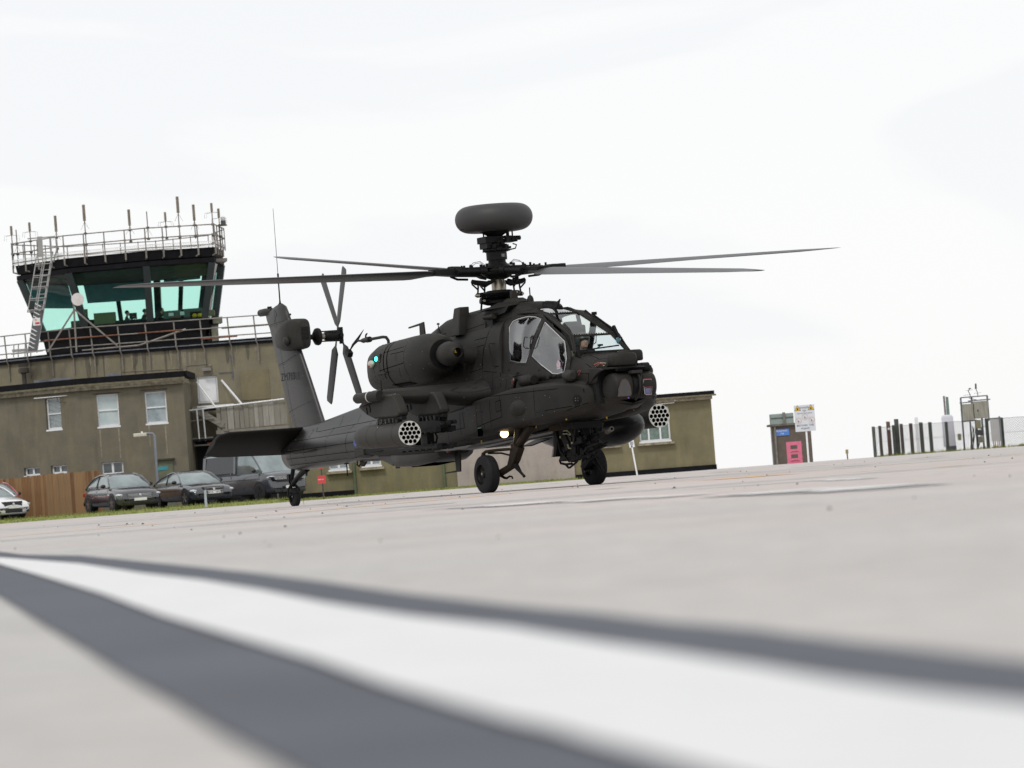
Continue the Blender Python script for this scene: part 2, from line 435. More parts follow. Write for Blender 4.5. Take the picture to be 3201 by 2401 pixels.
# ---- engines
def engine(s):
    A = []
    for x, cy, cz, hw, hh, e in [(-2.52, 1.08, 2.27, .36, .33, .75), (-2.45, 1.08, 2.27, .39, .37, .7), (-2.15, 1.09, 2.31, .42, .41, .72), (-1.6, 1.1, 2.33, .43, .42, .78), (-1.0, 1.1, 2.35, .43, .43, .85), (-.62, 1.11, 2.37, .425, .42, .95), (-.35, 1.12, 2.38, .40, .395, 1), (-.15, 1.13, 2.39, .35, .345, 1), (-.05, 1.13, 2.39, .30, .30, 1), (-.02, 1.13, 2.39, .27, .27, 1)]:
        rg = []
        for k in range(36):
            t = 2*math.pi*k/36; c, q = math.cos(t), math.sin(t)
            rg.append((x, s*cy+hw*math.copysign(abs(c)**e, c), cz+hh*math.copysign(abs(q)**e, q)))
        A.append(rg)
    b = MB(); b.loft(A)
    if s < 0: FB.append((list(b.v), [list(f) for f in b.f]))
    nac = b.build('engine_nacelle', ODL, heli, angle=45)
    # intake: dark throat and nose gearbox cone
    b = MB(); b.lathe((-.018, s*1.13, 2.39), (1, 0, 0), [(0, .262), (.004, .262), (.004, .15), (0, .15)], 32, cap=False); b.build('intake_throat', BLK, heli)
    b = MB(); b.lathe((-.12, s*1.13, 2.395), (1, 0, 0), [(0, .11), (.1, .15), (.2, .19), (.32, .208), (.44, .20), (.54, .175), (.62, .135), (.665, .09), (.668, .083), (.60, .078)], 32, cap=False); c = b.build('nose_gearbox_cone', ODL, heli, angle=60)
    b = MB(); b.cyl((.40, s*1.13, 2.395), (.41, s*1.13, 2.395), .15, n=20); b.box((.43, s*1.13, 2.42), (.03, .03, .035)); b.build('cone_interior', BLK, heli)
    b = MB(); b.box((.47, s*1.13-.02, 2.42), (.02, .02, .05)); b.box((.472, s*1.13-.005, 2.40), (.02, .018, .012)); b.build('connector', YELM, heli)
    b = MB(); b.lathe((.15, s*1.02, 2.37), (0, -s, -.05), [(0, .13), (.42, .155), (.5, .16)], 20); b.build('drive_shaft_cover', ODL, heli)
    # black bands & strake
    for xx in (-1.62, -1.48):
        rr = MB(); rg = []
        for q in (xx-.014, xx+.014):
            rg.append([(q, s*1.10+.433*math.copysign(abs(math.cos(t))**.8, math.cos(t)), 2.333+.424*math.copysign(abs(math.sin(t))**.8, math.sin(t))) for t in [2*math.pi*k/48 for k in range(48)]])
        rr.loft(rg, (False, False)); rr.build('hose_band', SEAM, heli)
    b = MB(); b.beam((-1.95, s*1.555, 2.18), (-1.45, s*1.56, 2.20), .05, .022); b.build('step_rail', ODL, heli)
    # exhaust stack box
    b = MB(); b.loft([[(-2.5, s*.62, 2.05), (-2.5, s*1.1, 2.05), (-2.5, s*1.1, 2.62), (-2.5, s*.62, 2.62)], [(-3.05, s*.75, 2.12), (-3.05, s*1.05, 2.12), (-3.05, s*1.05, 2.55), (-3.05, s*.75, 2.55)]]); b.build('exhaust_stack', BLK, heli, bevel=.03)
    # lower cooling slots
    b = MB()
    for k in range(4): b.beam((-1.6+.03*k, s*(1.40-.03*k), 1.975-.012*k), (-.9+.02*k, s*(1.38-.03*k), 1.99-.012*k), .012, .008)
    b.build('cooling_slot', SEAM, heli)
    return nac
engine(-1); engine(1)
# nav light and strobe (starboard), port mirror unlit side hidden
NAVG = mat('nav_green_lens', (.05, .8, .6), .3, emit=((.02, 1.0, .70), 9))
CLR = mat('strobe_lens', (.45, .42, .36), .15, spec=.8)
for s in (-1, 1):
    b = MB(); b.box((-1.80, s*1.505, 2.455), (.12, .05, .15)); b.build('formation_light_mount', BLK, heli, bevel=.01)
    b = MB()
    for i in range(3):
        for j in range(5): b.sphere((-1.775-.02*i, s*1.535, 2.405+.025*j), .0045, 6, 4)
    b.build('screw', STEEL, heli)
    b = MB(); b.sphere((-1.95, s*1.505, 2.455), .038, 14, 10, (1.2, .8, 1)); b.build('navigation_light', NAVG if s < 0 else mat('nav_red_lens', (.6, .02, .02), .3, emit=((1, .02, .01), 3)), heli)
    b = MB(); b.cyl((-2.08, s*1.47, 2.38), (-2.08, s*1.50, 2.38), .085, n=18); b.build('strobe_base', BLK, heli)
    b = MB(); b.sphere((-2.12, s*1.53, 2.38), .075, 16, 10, (1.2, .8, .85)); st = b.build('strobe_light', CLR, heli)
    b = MB(); b.box((-2.13, s*1.575, 2.345), (.05, .03, .03)); b.build('strobe_filter', REDM, heli, bevel=.008)
# probe on nacelle (air data boom)
for s in (-1,):
    b = MB(); b.lathe((-2.27, s*1.1, 2.64), (0, 0, 1), [(0, .06), (.06, .05)], 12)
    b.tube([(-2.27, s*1.1, 2.68), (-2.28, s*1.1, 2.78), (-2.36, s*1.1, 2.84), (-2.50, s*1.1, 2.855), (-3.0, s*1.1, 2.85)], .027, 10)
    b.tube([(-3.0, s*1.1, 2.85), (-3.04, s*1.1, 2.85), (-3.05, s*1.1, 2.85), (-3.18, s*1.1, 2.85), (-3.2, s*1.1, 2.85), (-3.32, s*1.1, 2.845), (-3.45, s*1.1, 2.85), (-3.62, s*1.1, 2.86)], [.027, .03, .052, .052, .04, .045, .02, .016], 12)
    b.tube([(-3.25, s*1.1, 2.87), (-3.20, s*1.1, 2.94), (-3.15, s*1.1, 2.96)], [.012, .018, .012], 6)
    b.tube([(-3.62, s*1.1, 2.86), (-3.70, s*1.02, 2.92), (-3.55, s*.98, 3.05)], [.03, .022, .004], 8)
    b.tube([(-3.62, s*1.1, 2.86), (-3.74, s*1.12, 2.80), (-3.86, s*1.14, 2.70)], [.03, .022, .01], 8)
    b.box((-3.88, s*1.15, 2.66), (.13, .10, .09), Matrix.Rotation(R(35), 3, 'Y')); b.build('air_data_probe', BLK, heli)
# L antenna and spike
b = MB(); b.prism([(-2.02, 2.7), (-1.80, 2.7), (-1.84, 3.05), (-1.92, 3.04), (-2.45, 3.0), (-2.46, 2.975), (-2.0, 3.0)], 'y', -.615, -.585); b.build('whip_antenna', ODL, heli)
b = MB(); b.lathe((-.84, -.8, 2.74), (0, 0, 1), [(0, .05), (.13, .022), (.13, .009), (.2, .008), (.2, .026), (.23, .022)], 12); b.build('spike_antenna', ODL, heli)

# ---- wings, pylons, stores
AF = [(0, 0), (.012, .03), (.05, .065), (.12, .092), (.25, .11), (.4, .11), (.7, .07), (1, .008), (1, -.008), (.7, -.055), (.4, -.085), (.2, -.085), (.05, -.052), (.012, -.026)]
def wing(s):
    rings = []
    for y, xl, xt, z, th in [(.60, .85, -.62, 1.66, 1.75), (.72, .78, -.60, 1.66, 1.65), (1.2, .60, -.62, 1.69, 1.45), (2.45, .28, -.72, 1.735, 1.15), (2.52, .20, -.70, 1.74, .7)]:
        ch = xl-xt; rings.append([(xl-ch*a, s*y, z+ch*q*th) for a, q in AF])
    b = MB(); b.loft(rings)
    if s < 0: FB.append((list(b.v), [list(f) for f in b.f]))
    b.build('stub_wing', OD, heli, angle=30)
    b = MB(); b.cyl((.26, s*2.50, 1.755), (-.02, s*2.56, 1.755), .092, n=18); b.tube([(-.02, s*2.56, 1.755), (-.40, s*2.62, 1.75), (-.44, s*2.625, 1.75)], [.09, .088, .07], 18); b.build('wingtip_fairing', ODL, heli)
    b = MB(); b.cyl((-.01, s*2.555, 1.755), (-.035, s*2.56, 1.755), .096, n=18); b.build('tape_band', SEAL, heli)
    b = MB(); b.prism([(-.05, 1.67), (-.60, 1.60), (-.55, 1.63), (-.35, 1.72)], 'y', s*2.5-.02, s*2.5+.02); b.build('wingtip_fin', ODL, heli)
    b = MB(); b.cyl((.12, s*2.4, 1.82), (.12, s*2.4, 1.87), .018, n=8); b.cyl((.12, s*2.4, 1.86), (.12, s*2.4, 2.02), .009, n=6); b.build('tip_antenna', BLK, heli)
    b = MB(); b.beam((.34, s*2.34, 1.76), (.50, s*2.33, 1.765), .02, .02); b.build('latch', STEEL, heli)
    for y in (1.6, 2.36):
        w = .095
        prof = [(-.74, 1.585), (-.68, 1.66), (-.30, 1.72), (.20, 1.77), (.62, 1.755), (.70, 1.68), (.86, 1.45), (.83, 1.385), (.70, 1.37), (-.15, 1.385), (-.45, 1.46)]
        b = MB(); b.prism(prof, 'y', s*y-w, s*y+w); b.build('pylon', ODL, heli, bevel=.045, bseg=4, angle=60)
        b = MB()
        rr = random.Random(int(y*10))
        b.box((.35, s*y, 1.35), (1.0, .09, .06))
        for k in range(7):
            b.box((-.05+.13*k, s*y+rr.uniform(-.05, .05), 1.32+rr.uniform(-.02, .02)), (.07, .10, .07))
            b.cyl((-.02+.13*k, s*y-.08, 1.33), (-.02+.13*k, s*y-.08, 1.27), .016, n=8)
        b.build('bomb_rack', BLK, heli)
        b = MB()
        for k in range(5): b.cyl((.0+.15*k, s*y-.095, 1.36), (.0+.15*k, s*y-.095, 1.29), .012, n=8)
        b.sphere((.0, s*y-.09, 1.37), .022, 8, 6); b.sphere((.3, s*y-.09, 1.29), .02, 8, 6)
        b.build('rack_fitting', mat('dull_steel', (.07, .07, .065), .4, metal=.5), heli)
        b = MB()
        for k in range(2): b.tube([(-.3-.13*k, s*(y)-w-.003, 1.62-.03*k), (-.27-.13*k, s*y-w-.003, 1.56-.03*k), (-.28-.13*k, s*y-w-.003, 1.50-.03*k)], .008, 6)
        b.build('pylon_slot', SEAM, heli)['kind'] = 'stuff'
    # rocket pod, outboard
    y = 2.36; zc = 1.09; r = .203
    b = MB(); b.lathe((1.02, s*y, zc), (-1, 0, 0), [(0, r), (.02, r), (1.6, r), (1.85, .185), (1.98, .13), (2.03, .05)], 40, cap=False)
    pod = b.build('rocket_pod', mat('pod_paint', (.037, .034, .029), .55, var=.15, scale=3, bump=.05, spec=.25), heli)
    # face plate with 19 real holes
    hr = .0352; cs = []
    for q, nn in ((-2, 3), (-1, 4), (0, 5), (1, 4), (2, 3)):
        for k in range(nn): cs.append(((k-(nn-1)/2)*.0785, q*.070))
    pts = [Vector((r*.995*math.cos(2*math.pi*k/48), r*.995*math.sin(2*math.pi*k/48))) for k in range(48)]
    edges = [(k, (k+1) % 48) for k in range(48)]; n0 = 48
    for cy, cz in cs:
        for k in range(14): pts.append(Vector((cy+hr*math.cos(2*math.pi*k/14), cz+hr*math.sin(2*math.pi*k/14))))
        edges += [(n0+k, n0+(k+1) % 14) for k in range(14)]; n0 += 14
    vv, ee, ff, _, _, _ = mgeo.delaunay_2d_cdt(pts, edges, [], 0, 1e-6)
    b = MB(); keep = []
    for f in ff:
        c = sum((vv[i] for i in f), Vector((0, 0)))/len(f)
        if c.length < r and all((c-Vector(q)).length > hr*.96 for q in cs): keep.append(f)
    b.add([(1.03, s*y+v.x, zc+v.y) for v in vv], keep); b.lathe((1.03, s*y, zc), (-1, 0, 0), [(0, r*.995), (.03, r*.995)], 48, cap=False)
    fp = b.build('pod_face_plate', WHT, heli, smooth=False)
    tb = MB(); tb.lathe((0, 0, 0), (-1, 0, 0), [(0, .0345), (0, .0325), (.5, .0325), (.5, .001)], 14, cap=False)
    t0 = None
    for cy, cz in cs:
        if t0 is None: t0 = tb.build('launch_tube', BLK, pod)
        else:
            o = t0.copy(); COL.objects.link(o); o.parent = pod; t0 = o
        t0.location = (1.0295, s*y+cy, zc+cz)
    b = MB()
    for k in range(8):
        a = k*math.pi/4+.3; b.cyl((1.031, s*y+.185*math.cos(a), zc+.185*math.sin(a)), (1.035, s*y+.185*math.cos(a), zc+.185*math.sin(a)), .006, n=6)
    b.build('plate_screw', BLK, heli)
    b = MB()
    for xx in (.72, .1, -.3): b.lathe((xx, s*y, zc), (1, 0, 0), [(0, r+.002), (.006, r+.002)], 40, cap=False)
    b.build('pod_joint', SEAM, heli)
    b = MB(); b.beam((.05, s*y-.14, zc+.151), (.10, s*y-.155, zc+.134), .003, .012) ; b.build('white_tag', WHT, heli)
wing(-1); wing(1)
# missile rail launcher under starboard inner pylon
b = MB()
b.prism([(-.35, 1.22), (-.2, 1.29), (.55, 1.29), (.8, 1.26), (.86, 1.2), (.8, 1.14), (-.3, 1.14)], 'y', -1.70, -1.50)
for y in (-1.46, -1.74):
    for z in (1.115, .835):
        b.beam((-.75, y, z), (.82, y, z), .075, .055)
        b.box((.78, y, z+.01), (.10, .10, .09))
        for k in range(6): b.box((-.6+.25*k, y, z-.035), (.10, .095, .025))
b.box((.10, -1.6, .98), (.22, .13, .32)); b.box((-.35, -1.6, .98), (.12, .1, .32))
b.box((.30, -1.6, .88), (.08, .08, .1)); b.box((-.1, -1.6, .865), (1.3, .26, .05))
b.cyl((.5, -1.47, 1.23), (.95, -1.47, 1.23), .035, n=10); b.cyl((.86, -1.6, 1.22), (.98, -1.6, 1.22), .04, n=10)
b.tube([(.15, -1.5, 1.12), (.2, -1.47, 1.0), (.14, -1.48, .88)], .018, 6)
b.build('missile_launcher', BLK, heli, bevel=.006, bseg=1)
b = MB(); b.box((.62, -1.497, 1.235), (.06, .008, .05)); b.build('warning_label', mat('label_white', (.6, .6, .58), .5), heli)
b = MB(); b.box((.62, -1.492, 1.243), (.03, .008, .012)); b.box((.60, -1.492, 1.23), (.012, .008, .03)); b.build('label_print', REDM, heli)
# drop tank port inner
b = MB(); b.lathe((1.72, 1.6, .97), (-1, 0, 0), [(0, .005), (.02, .06), (.08, .125), (.2, .20), (.4, .27), (.65, .32), (1.0, .345), (2.4, .345), (2.9, .31), (3.4, .22), (3.75, .12), (3.85, .05)], 40, cap=False)
tank = b.build('drop_tank', mat('tank_paint', (.018, .018, .018), .30, var=.1, scale=3, spec=.35), heli)
b = MB(); b.lathe((.72, 1.6, .97), (-1, 0, 0), [(0, .347), (.012, .347)], 40, cap=False); b.build('tank_band', SEAM, tank)
b = MB()
for a in (200, 340): 
    d = Vector((0, math.cos(R(a)), math.sin(R(a))))
    p = Vector((-1.3, 1.6, .95)); b.add([p+d*.2+V(.3, 0, .02), p+d*.52+V(-.1, 0, 0), p+d*.52+V(-.45, 0, 0), p+d*.15+V(-.5, 0, 0), p+d*.2+V(.3, 0, -.0), p+d*.52+V(-.1, 0, -.02), p+d*.52+V(-.45, 0, -.02), p+d*.15+V(-.5, 0, -.02)], [(0, 1, 2, 3), (7, 6, 5, 4), (0, 4, 5, 1), (1, 5, 6, 2), (2, 6, 7, 3), (3, 7, 4, 0)])
b.build('tank_fin', ODL, tank)

# ---- vertical fin
rings = []
for z, xl, xt, th in [(1.05, -7.55, -9.2, .30), (1.40, -7.72, -9.20, .28), (1.56, -7.86, -9.28, .27), (1.90, -8.06, -9.47, .26), (2.4, -8.36, -9.66, .25), (2.95, -8.70, -9.87, .235), (3.45, -9.01, -10.06, .22), (3.72, -9.18, -10.18, .21), (3.84, -9.27, -10.22, .20), (3.90, -9.40, -10.0, .12)]:
    ch = xl-xt
    rings.append([(xl-ch*a, th*.5*q*8.5*1.05, z-(.10*a if z > 3.7 else 0)) for a, q in AF])
b = MB(); b.loft(rings); FB.append((list(b.v), [list(f) for f in b.f])); b.build('tail_fin', ODG, heli, angle=35)
b = MB(); b.tube([(-9.9, 0, 3.80), (-10.2, 0, 3.79), (-10.48, 0, 3.79), (-10.52, 0, 3.79)], [.05, .075, .07, .04], 14); b.build('tail_light_housing', ODL, heli)
b = MB(); b.cyl((-10.02, 0, 3.85), (-10.02, 0, 3.885), .045, n=12); b.build('tail_light', BLK, heli)
b = MB(); b.lathe((-9.49, 0, 3.88), (0, 0, 1), [(0, .05), (.04, .02), (.1, .014), (.52, .013), (.53, .018), (.60, .018), (.61, .006), (1.86, .004)], 10); b.build('radio_antenna', BLK, heli)
b = MB(); b.box((-9.05, -.02, 3.66), (.12, .02, .02)); b.sphere((-9.0, -.02, 3.66), .022, 8, 6, (1.5, 1, 1)); b.build('fin_probe', ODL, heli)
# gearbox housing
A = []
for x, cy, hw, hh, cz in [(-9.55, 0, .13, .18, 3.22), (-9.25, 0, .20, .26, 3.24), (-9.0, .0, .24, .295, 3.26), (-8.8, .01, .235, .30, 3.265), (-8.64, .03, .19, .29, 3.265), (-8.55, .05, .13, .275, 3.26), (-8.52, .055, .095, .25, 3.255)]:
    A.append([(x, cy+hw*math.copysign(abs(math.cos(t))**.55, math.cos(t)), cz+hh*math.copysign(abs(math.sin(t))**.55, math.sin(t))) for t in [2*math.pi*k/32 for k in range(32)]])
b = MB(); b.loft(A); b.build('tail_gearbox_cover', ODL, heli, angle=50)
b = MB(); b.box((-8.517, .055, 3.27), (.012, .15, .24)); g = b.build('grille', BLK, heli)
b = MB()
for k in range(9): b.box((-8.509, .055, 3.17+.026*k), (.008, .15, .006))
b.build('grille_bar', ODL, g)
b = MB(); b.sphere((-8.78, -.235, 3.14), .1, 16, 10, (1, .6, .9)); b.build('gearbox_blister', ODL, heli)
# tail rotor
TR = V(-8.86, 0, 3.20)
b = MB()
b.cyl(TR+V(0, .2, 0), TR+V(0, .42, 0), .05, n=12); b.lathe(TR+V(0, .36, 0), (0, 1, 0), [(0, .07), (.02, .10), (.06, .16), (.10, .17), (.13, .16), (.15, .10), (.15, .05), (.3, .045)], 20)
b.lathe(TR+V(0, .58, 0), (0, 1, 0), [(0, .05), (.05, .10), (.12, .11), (.3, .10), (.32, .04)], 18)
for k in range(4):
    a = math.pi/4+k*math.pi/2; b.tube([TR+V(.13*math.cos(a), .47, .13*math.sin(a)), TR+V(.14*math.cos(a), .95, .14*math.sin(a))], .010, 6)
    b.tube([TR+V(.06*math.cos(a), .75, .06*math.sin(a)), TR+V(.06*math.cos(a), .97, .06*math.sin(a))], .022, 6)
b.cyl(TR+V(0, .93, 0), TR+V(0, .98, 0), .055, n=12)
b.beam(TR+V(.0, .95, -.16), TR+V(.0, .95, .16), .07, .05); b.beam(TR+V(-.16, .90, 0), TR+V(.16, .90, 0), .07, .05)
trh = b.build('tail_rotor_hub', BLK, heli)
b = MB(); b.cyl(TR+V(0, .47, 0), TR+V(0, .60, 0), .06, n=16); b.build('tail_rotor_shaft', STEEL, heli)
for k, (ang, yy) in enumerate(((65, .86), (245, .86), (120, .94), (300, .94))):
    d = V(math.cos(R(ang)), 0, math.sin(R(ang))); e = V(-math.sin(R(ang)), 0, math.cos(R(ang)))
    n_ = V(0, 1, 0); rings = []
    for r_, ch, tw in [(.12, .06, 0), (.22, .07, .0), (.34, .24, .14), (.8, .25, .10), (1.33, .25, .05), (1.39, .20, .05)]:
        th = .11 if r_ > .3 else .35; u = (e*math.cos(tw)+n_*math.sin(tw)); w_ = (n_*math.cos(tw)-e*math.sin(tw))
        rings.append([TR+V(0, yy, 0)+d*r_+u*(ch*(.5-a))+w_*(ch*q*th*8*.5) for a, q in AF])
    b = MB(); b.loft(rings); b.build('tail_rotor_blade', BLADE, heli)
# ---- stabilator
rings = []
for y, xl, zl, xt, zt in [(-1.72, -9.05, 1.36, -9.62, 1.10), (-1.66, -8.93, 1.44, -9.60, 1.07), (-1.5, -8.84, 1.475, -9.56, 1.04), (-.25, -8.60, 1.47, -9.36, 1.0), (.25, -8.60, 1.47, -9.36, 1.0), (1.5, -8.84, 1.44, -9.56, 1.0), (1.66, -8.93, 1.40, -9.60, 1.03), (1.72, -9.05, 1.32, -9.62, 1.06)]:
    c = V(xt-xl, 0, zt-zl); nn = V(-c.z, 0, c.x).normalized(); L_ = c.length
    if nn.z < 0: nn = -nn
    rings.append([V(xl, y, zl)+c*a+nn*(q*L_*.9) for a, q in AF])
b = MB(); b.loft(rings); b.build('stabilator', mat('stabilator_paint', (.008, .0075, .0065), .5, var=.25, scale=1.2, spec=.12), heli)

# ---- belly things
rings = []
for x, w, zb, zt in [(-4.05, .40, .62, .95), (-3.95, .44, .565, .95), (-3.3, .44, .555, .95), (-2.5, .42, .60, .95), (-2.2, .36, .66, .95), (-2.10, .25, .72, .95)]:
    rings.append((x, [(0, zb), (w*.7, zb), (w-.03, zb+.04), (w, zb+.12), (w, zt-.05), (w*.8, zt), (0, zt)]))
skin('belly_fairing', rings, ODG, step=.3, reg=False)
b = MB(); b.prism([(-4.05, .93), (-4.62, .76), (-4.0, .60)], 'y', -.40, -.36); b.prism([(-4.05, .93), (-4.62, .76), (-4.0, .60)], 'y', .36, .40); b.build('fairing_gusset', ODG, heli)
b = MB(); b.prism([(-3.55, .558), (-2.55, .602), (-2.6, .59), (-3.5, .545)], 'y', -.25, .25); b.build('belly_vent', SEAM, heli)
for s in (-1, 1):
    b = MB(); b.loft([[(-4.75, s*.34, .80), (-4.75, s*.62, .84), (-4.75, s*.62, 1.0), (-4.75, s*.34, .98)], [(-5.12, s*.36, .78), (-5.12, s*.64, .81), (-5.12, s*.64, .98), (-5.12, s*.36, .96)]]); b.build('missile_sensor', ODL, heli, bevel=.01)
    b = MB(); b.loft([[(-4.75, s*.34, .81), (-4.75, s*.60, .85), (-4.75, s*.60, .98), (-4.75, s*.34, .97)], [(-4.0, s*.40, .84), (-4.0, s*.52, .88), (-4.0, s*.52, .95), (-4.0, s*.40, .95)]]); b.build('sensor_fairing', BLK, heli, bevel=.02)
b = MB(); b.prism([(-2.23, .80), (-2.0, .80), (-2.05, .40), (-2.67, .385), (-2.67, .405), (-2.2, .425)], 'y', -.014, .014); b.build('blade_antenna', ODL, heli)
b = MB(); b.prism([(-4.72, .76), (-4.60, .76), (-4.60, .55), (-4.73, .55)], 'y', -.014, .014); b.build('belly_antenna', ODL, heli)
b = MB(); b.cyl((-6.92, 0, .74), (-6.92, 0, .49), .013, n=8); b.cyl((-6.92, 0, .74), (-6.92, 0, .71), .05, n=12); b.build('stub_antenna', BLK, heli)
b = MB(); b.tube([(-6.42, 0, .75), (-6.45, 0, .68), (-6.36, 0, .65), (-6.28, 0, .70), (-6.26, 0, .75)], .014, 8); b.prism([(-6.3, .77), (-5.95, .77), (-6.05, .70), (-6.15, .64), (-6.22, .64)], 'y', -.02, .02); b.build('tie_down_ring', BLK, heli)
b = MB(); b.prism([(-5.9, .76), (-4.85, .745), (-4.85, .71), (-5.85, .725)], 'y', -.12, .12); b.build('belly_panel', ODG, heli)
b = MB(); b.prism([(-7.6, 1.0), (-7.35, 1.02), (-7.3, 1.035), (-7.5, 1.03), (-7.9, .985)], 'y', -.56, -.40); b.build('boom_antenna', ODL, heli)
b = MB(); b.beam((-8.0, -.56, .985), (-7.35, -.42, 1.035), .07, .012); b.build('boom_strake', ODL, heli)
b = MB(); b.beam((-2.0, .45, .79), (1.8, .45, .93), .10, .03); b.beam((-2.0, -.45, .79), (1.8, -.45, .93), .10, .03); b.beam((-1.6, 0, .78), (2.5, 0, .99), .3, .03); b.build('belly_rail', ODG, heli)
b = MB(); b.prism([(-1.7, .80), (-1.45, .77), (-.6, .79), (-.4, .84)], 'y', -.55, -.25); b.prism([(-1.7, .80), (-1.45, .77), (-.6, .79), (-.4, .84)], 'y', .25, .55); b.build('belly_fillet', mat('belly_grey', (.07, .07, .065), .4, var=.3, scale=6), heli)
b = MB(); b.box((-1.75, -.35, .765), (.09, .05, .04)); b.build('belly_beacon', REDM, heli)
rr = random.Random(5); b = MB()
for x, y, z in [(3.2, -.55, 1.125), (2.1, -.56, 1.045), (1.8, -.60, 1.02), (.9, -.60, .935), (3.6, .50, 1.20), (.1, -.60, .88), (3.0, .3, 1.10)]: b.box((x, y, z-.01), (.02, .02, .045))
b.build('yellow_tag', YELM, heli)

# ---- nose: turret bay, TADS, PNVS
b = MB(); b.prism([(-.47, 1.30), (.47, 1.30), (.5, 1.6), (.47, 1.88), (-.47, 1.88), (-.5, 1.6)], 'x', 4.05, 4.235); b.build('turret_bay', BLK, heli, bevel=.05)
b = MB(); b.loft([[(4.02, .52*math.cos(t)*1.0, 1.62+.36*math.sin(t)) for t in [math.pi*k/16 for k in range(17)]], [(4.28, .50*math.cos(t), 1.64+.31*math.sin(t)) for t in [math.pi*k/16 for k in range(17)]]], (False, False), closed=False); b.build('nose_cowl', OD, heli, solid=.03)
b = MB(); b.loft([[(4.10, -.45, 1.42), (4.10, 0, 1.30), (4.10, .45, 1.42), (4.10, .3, 1.20), (4.10, 0, 1.17), (4.10, -.3, 1.20)], [(4.5, -.33, 1.36), (4.52, 0, 1.27), (4.5, .33, 1.36), (4.45, .25, 1.28), (4.47, 0, 1.235), (4.45, -.25, 1.28)]]); b.build('chin_tray', OD, heli, angle=50)
def drum(y0, y1, name, n=36):
    rings = []
    for t, kr in [(0, .55), (.04, .78), (.12, .93), (.25, 1.0), (.8, 1.0), (.95, .98), (1, .94)]:
        y = lerp(y0, y1, t)
        rings.append([(4.43+.27*kr*math.copysign(abs(math.cos(a))**.8, math.cos(a)), y, 1.55+.222*kr*math.copysign(abs(math.sin(a))**.85, math.sin(a))) for a in [2*math.pi*k/n for k in range(n)]])
    b = MB(); b.loft(rings); return b.build(name, OD, heli, angle=50)
drum(-.40, -.055, 'night_sight_drum'); d2 = drum(.40, .10, 'day_sight_drum')
b = MB(); b.loft([[(4.43+.285*math.cos(a), y, 1.56+.235*math.sin(a)) for a in [2*math.pi*k/36 for k in range(36)]] for y in (-.06, .10)]); b.build('turret_yoke', BLK, heli, angle=50)
b = MB(); b.tube([(4.5, .03, 1.80), (4.66, .035, 1.77), (4.735, .04, 1.66), (4.745, .03, 1.5), (4.70, .01, 1.38), (4.62, -.01, 1.32)], .018, 8); b.tube([(4.52, .075, 1.80), (4.68, .08, 1.75), (4.73, .08, 1.6), (4.72, .07, 1.48), (4.66, .06, 1.36)], .014, 8); b.build('turret_strap', OD, heli)
b = MB(); b.box((4.66, .0, 1.765), (.16, .19, .05)); b.build('turret_bracket', ODL, heli, bevel=.008)
# windows
win = [(-.335, 1.385), (-.34, 1.50), (-.31, 1.59), (-.26, 1.65), (-.21, 1.665), (-.16, 1.62), (-.125, 1.52), (-.12, 1.42), (-.145, 1.385)]
b = MB(); b.prism(win, 'x', 4.62, 4.712); nw = b.build('night_window', mat('window_cover', (.06, .058, .055), .7, var=.1, scale=12), heli, bevel=.006)
def outline(poly, x, r, name, m, parent=heli):
    b = MB(); p = [(x, y, z) for y, z in poly]; b.tube(p+[p[0]], r, 5); return b.build(name, m, parent)
outline(win, 4.712, .0028, 'window_edge', mat('red_edge', (.11, .035, .03), .6))
b = MB(); b.sphere((4.70, -.175, 1.355), .016, 10, 8, (.4, 1, 1)); b.build('boresight_eye', mat('violet_lens', (.12, .06, .3), .1), heli)
LENS = mat('sensor_lens', (.07, .055, .16), .08, spec=.9, var=.3, scale=20)
b = MB(); b.prism([(.125, 1.50), (.13, 1.40), (.155, 1.39), (.245, 1.39), (.275, 1.50)], 'x', 4.6, 4.695); b.prism([(.12, 1.505), (.275, 1.505), (.27, 1.63), (.125, 1.63)], 'x', 4.6, 4.688); dw = b.build('day_window', mat('sight_glass', (.035, .04, .05), .06, spec=.9), heli, bevel=.004)
b = MB(); b.cyl((4.69, .19, 1.445), (4.698, .19, 1.445), .045, n=20); b.cyl((4.685, .19, 1.572), (4.691, .19, 1.572), .04, n=20); b.build('sight_lens', LENS, heli)
outline([(.12, 1.505), (.275, 1.505), (.27, 1.63), (.125, 1.63)], 4.692, .003, 'sight_rim', mat('pale_rim', (.55, .55, .6), .4)); outline([(.122, 1.505), (.128, 1.40), (.155, 1.387), (.248, 1.387), (.278, 1.505)], 4.698, .003, 'sight_rim', MATS['pale_rim'])
b = MB(); b.tube([(4.70, .115, 1.507), (4.70, .28, 1.507)], .004, 5); b.tube([(4.695, .12, 1.64), (4.695, .27, 1.64)], .004, 5); b.tube([(4.70, .15, 1.378), (4.70, .25, 1.378)], .004, 5); b.build('sight_marking', REDM, heli)
b = MB(); b.sphere((4.655, .335, 1.60), .025, 10, 8, (.5, 1, 1)); b.build('laser_eye', mat('blue_lens', (.02, .12, .4), .1), heli)
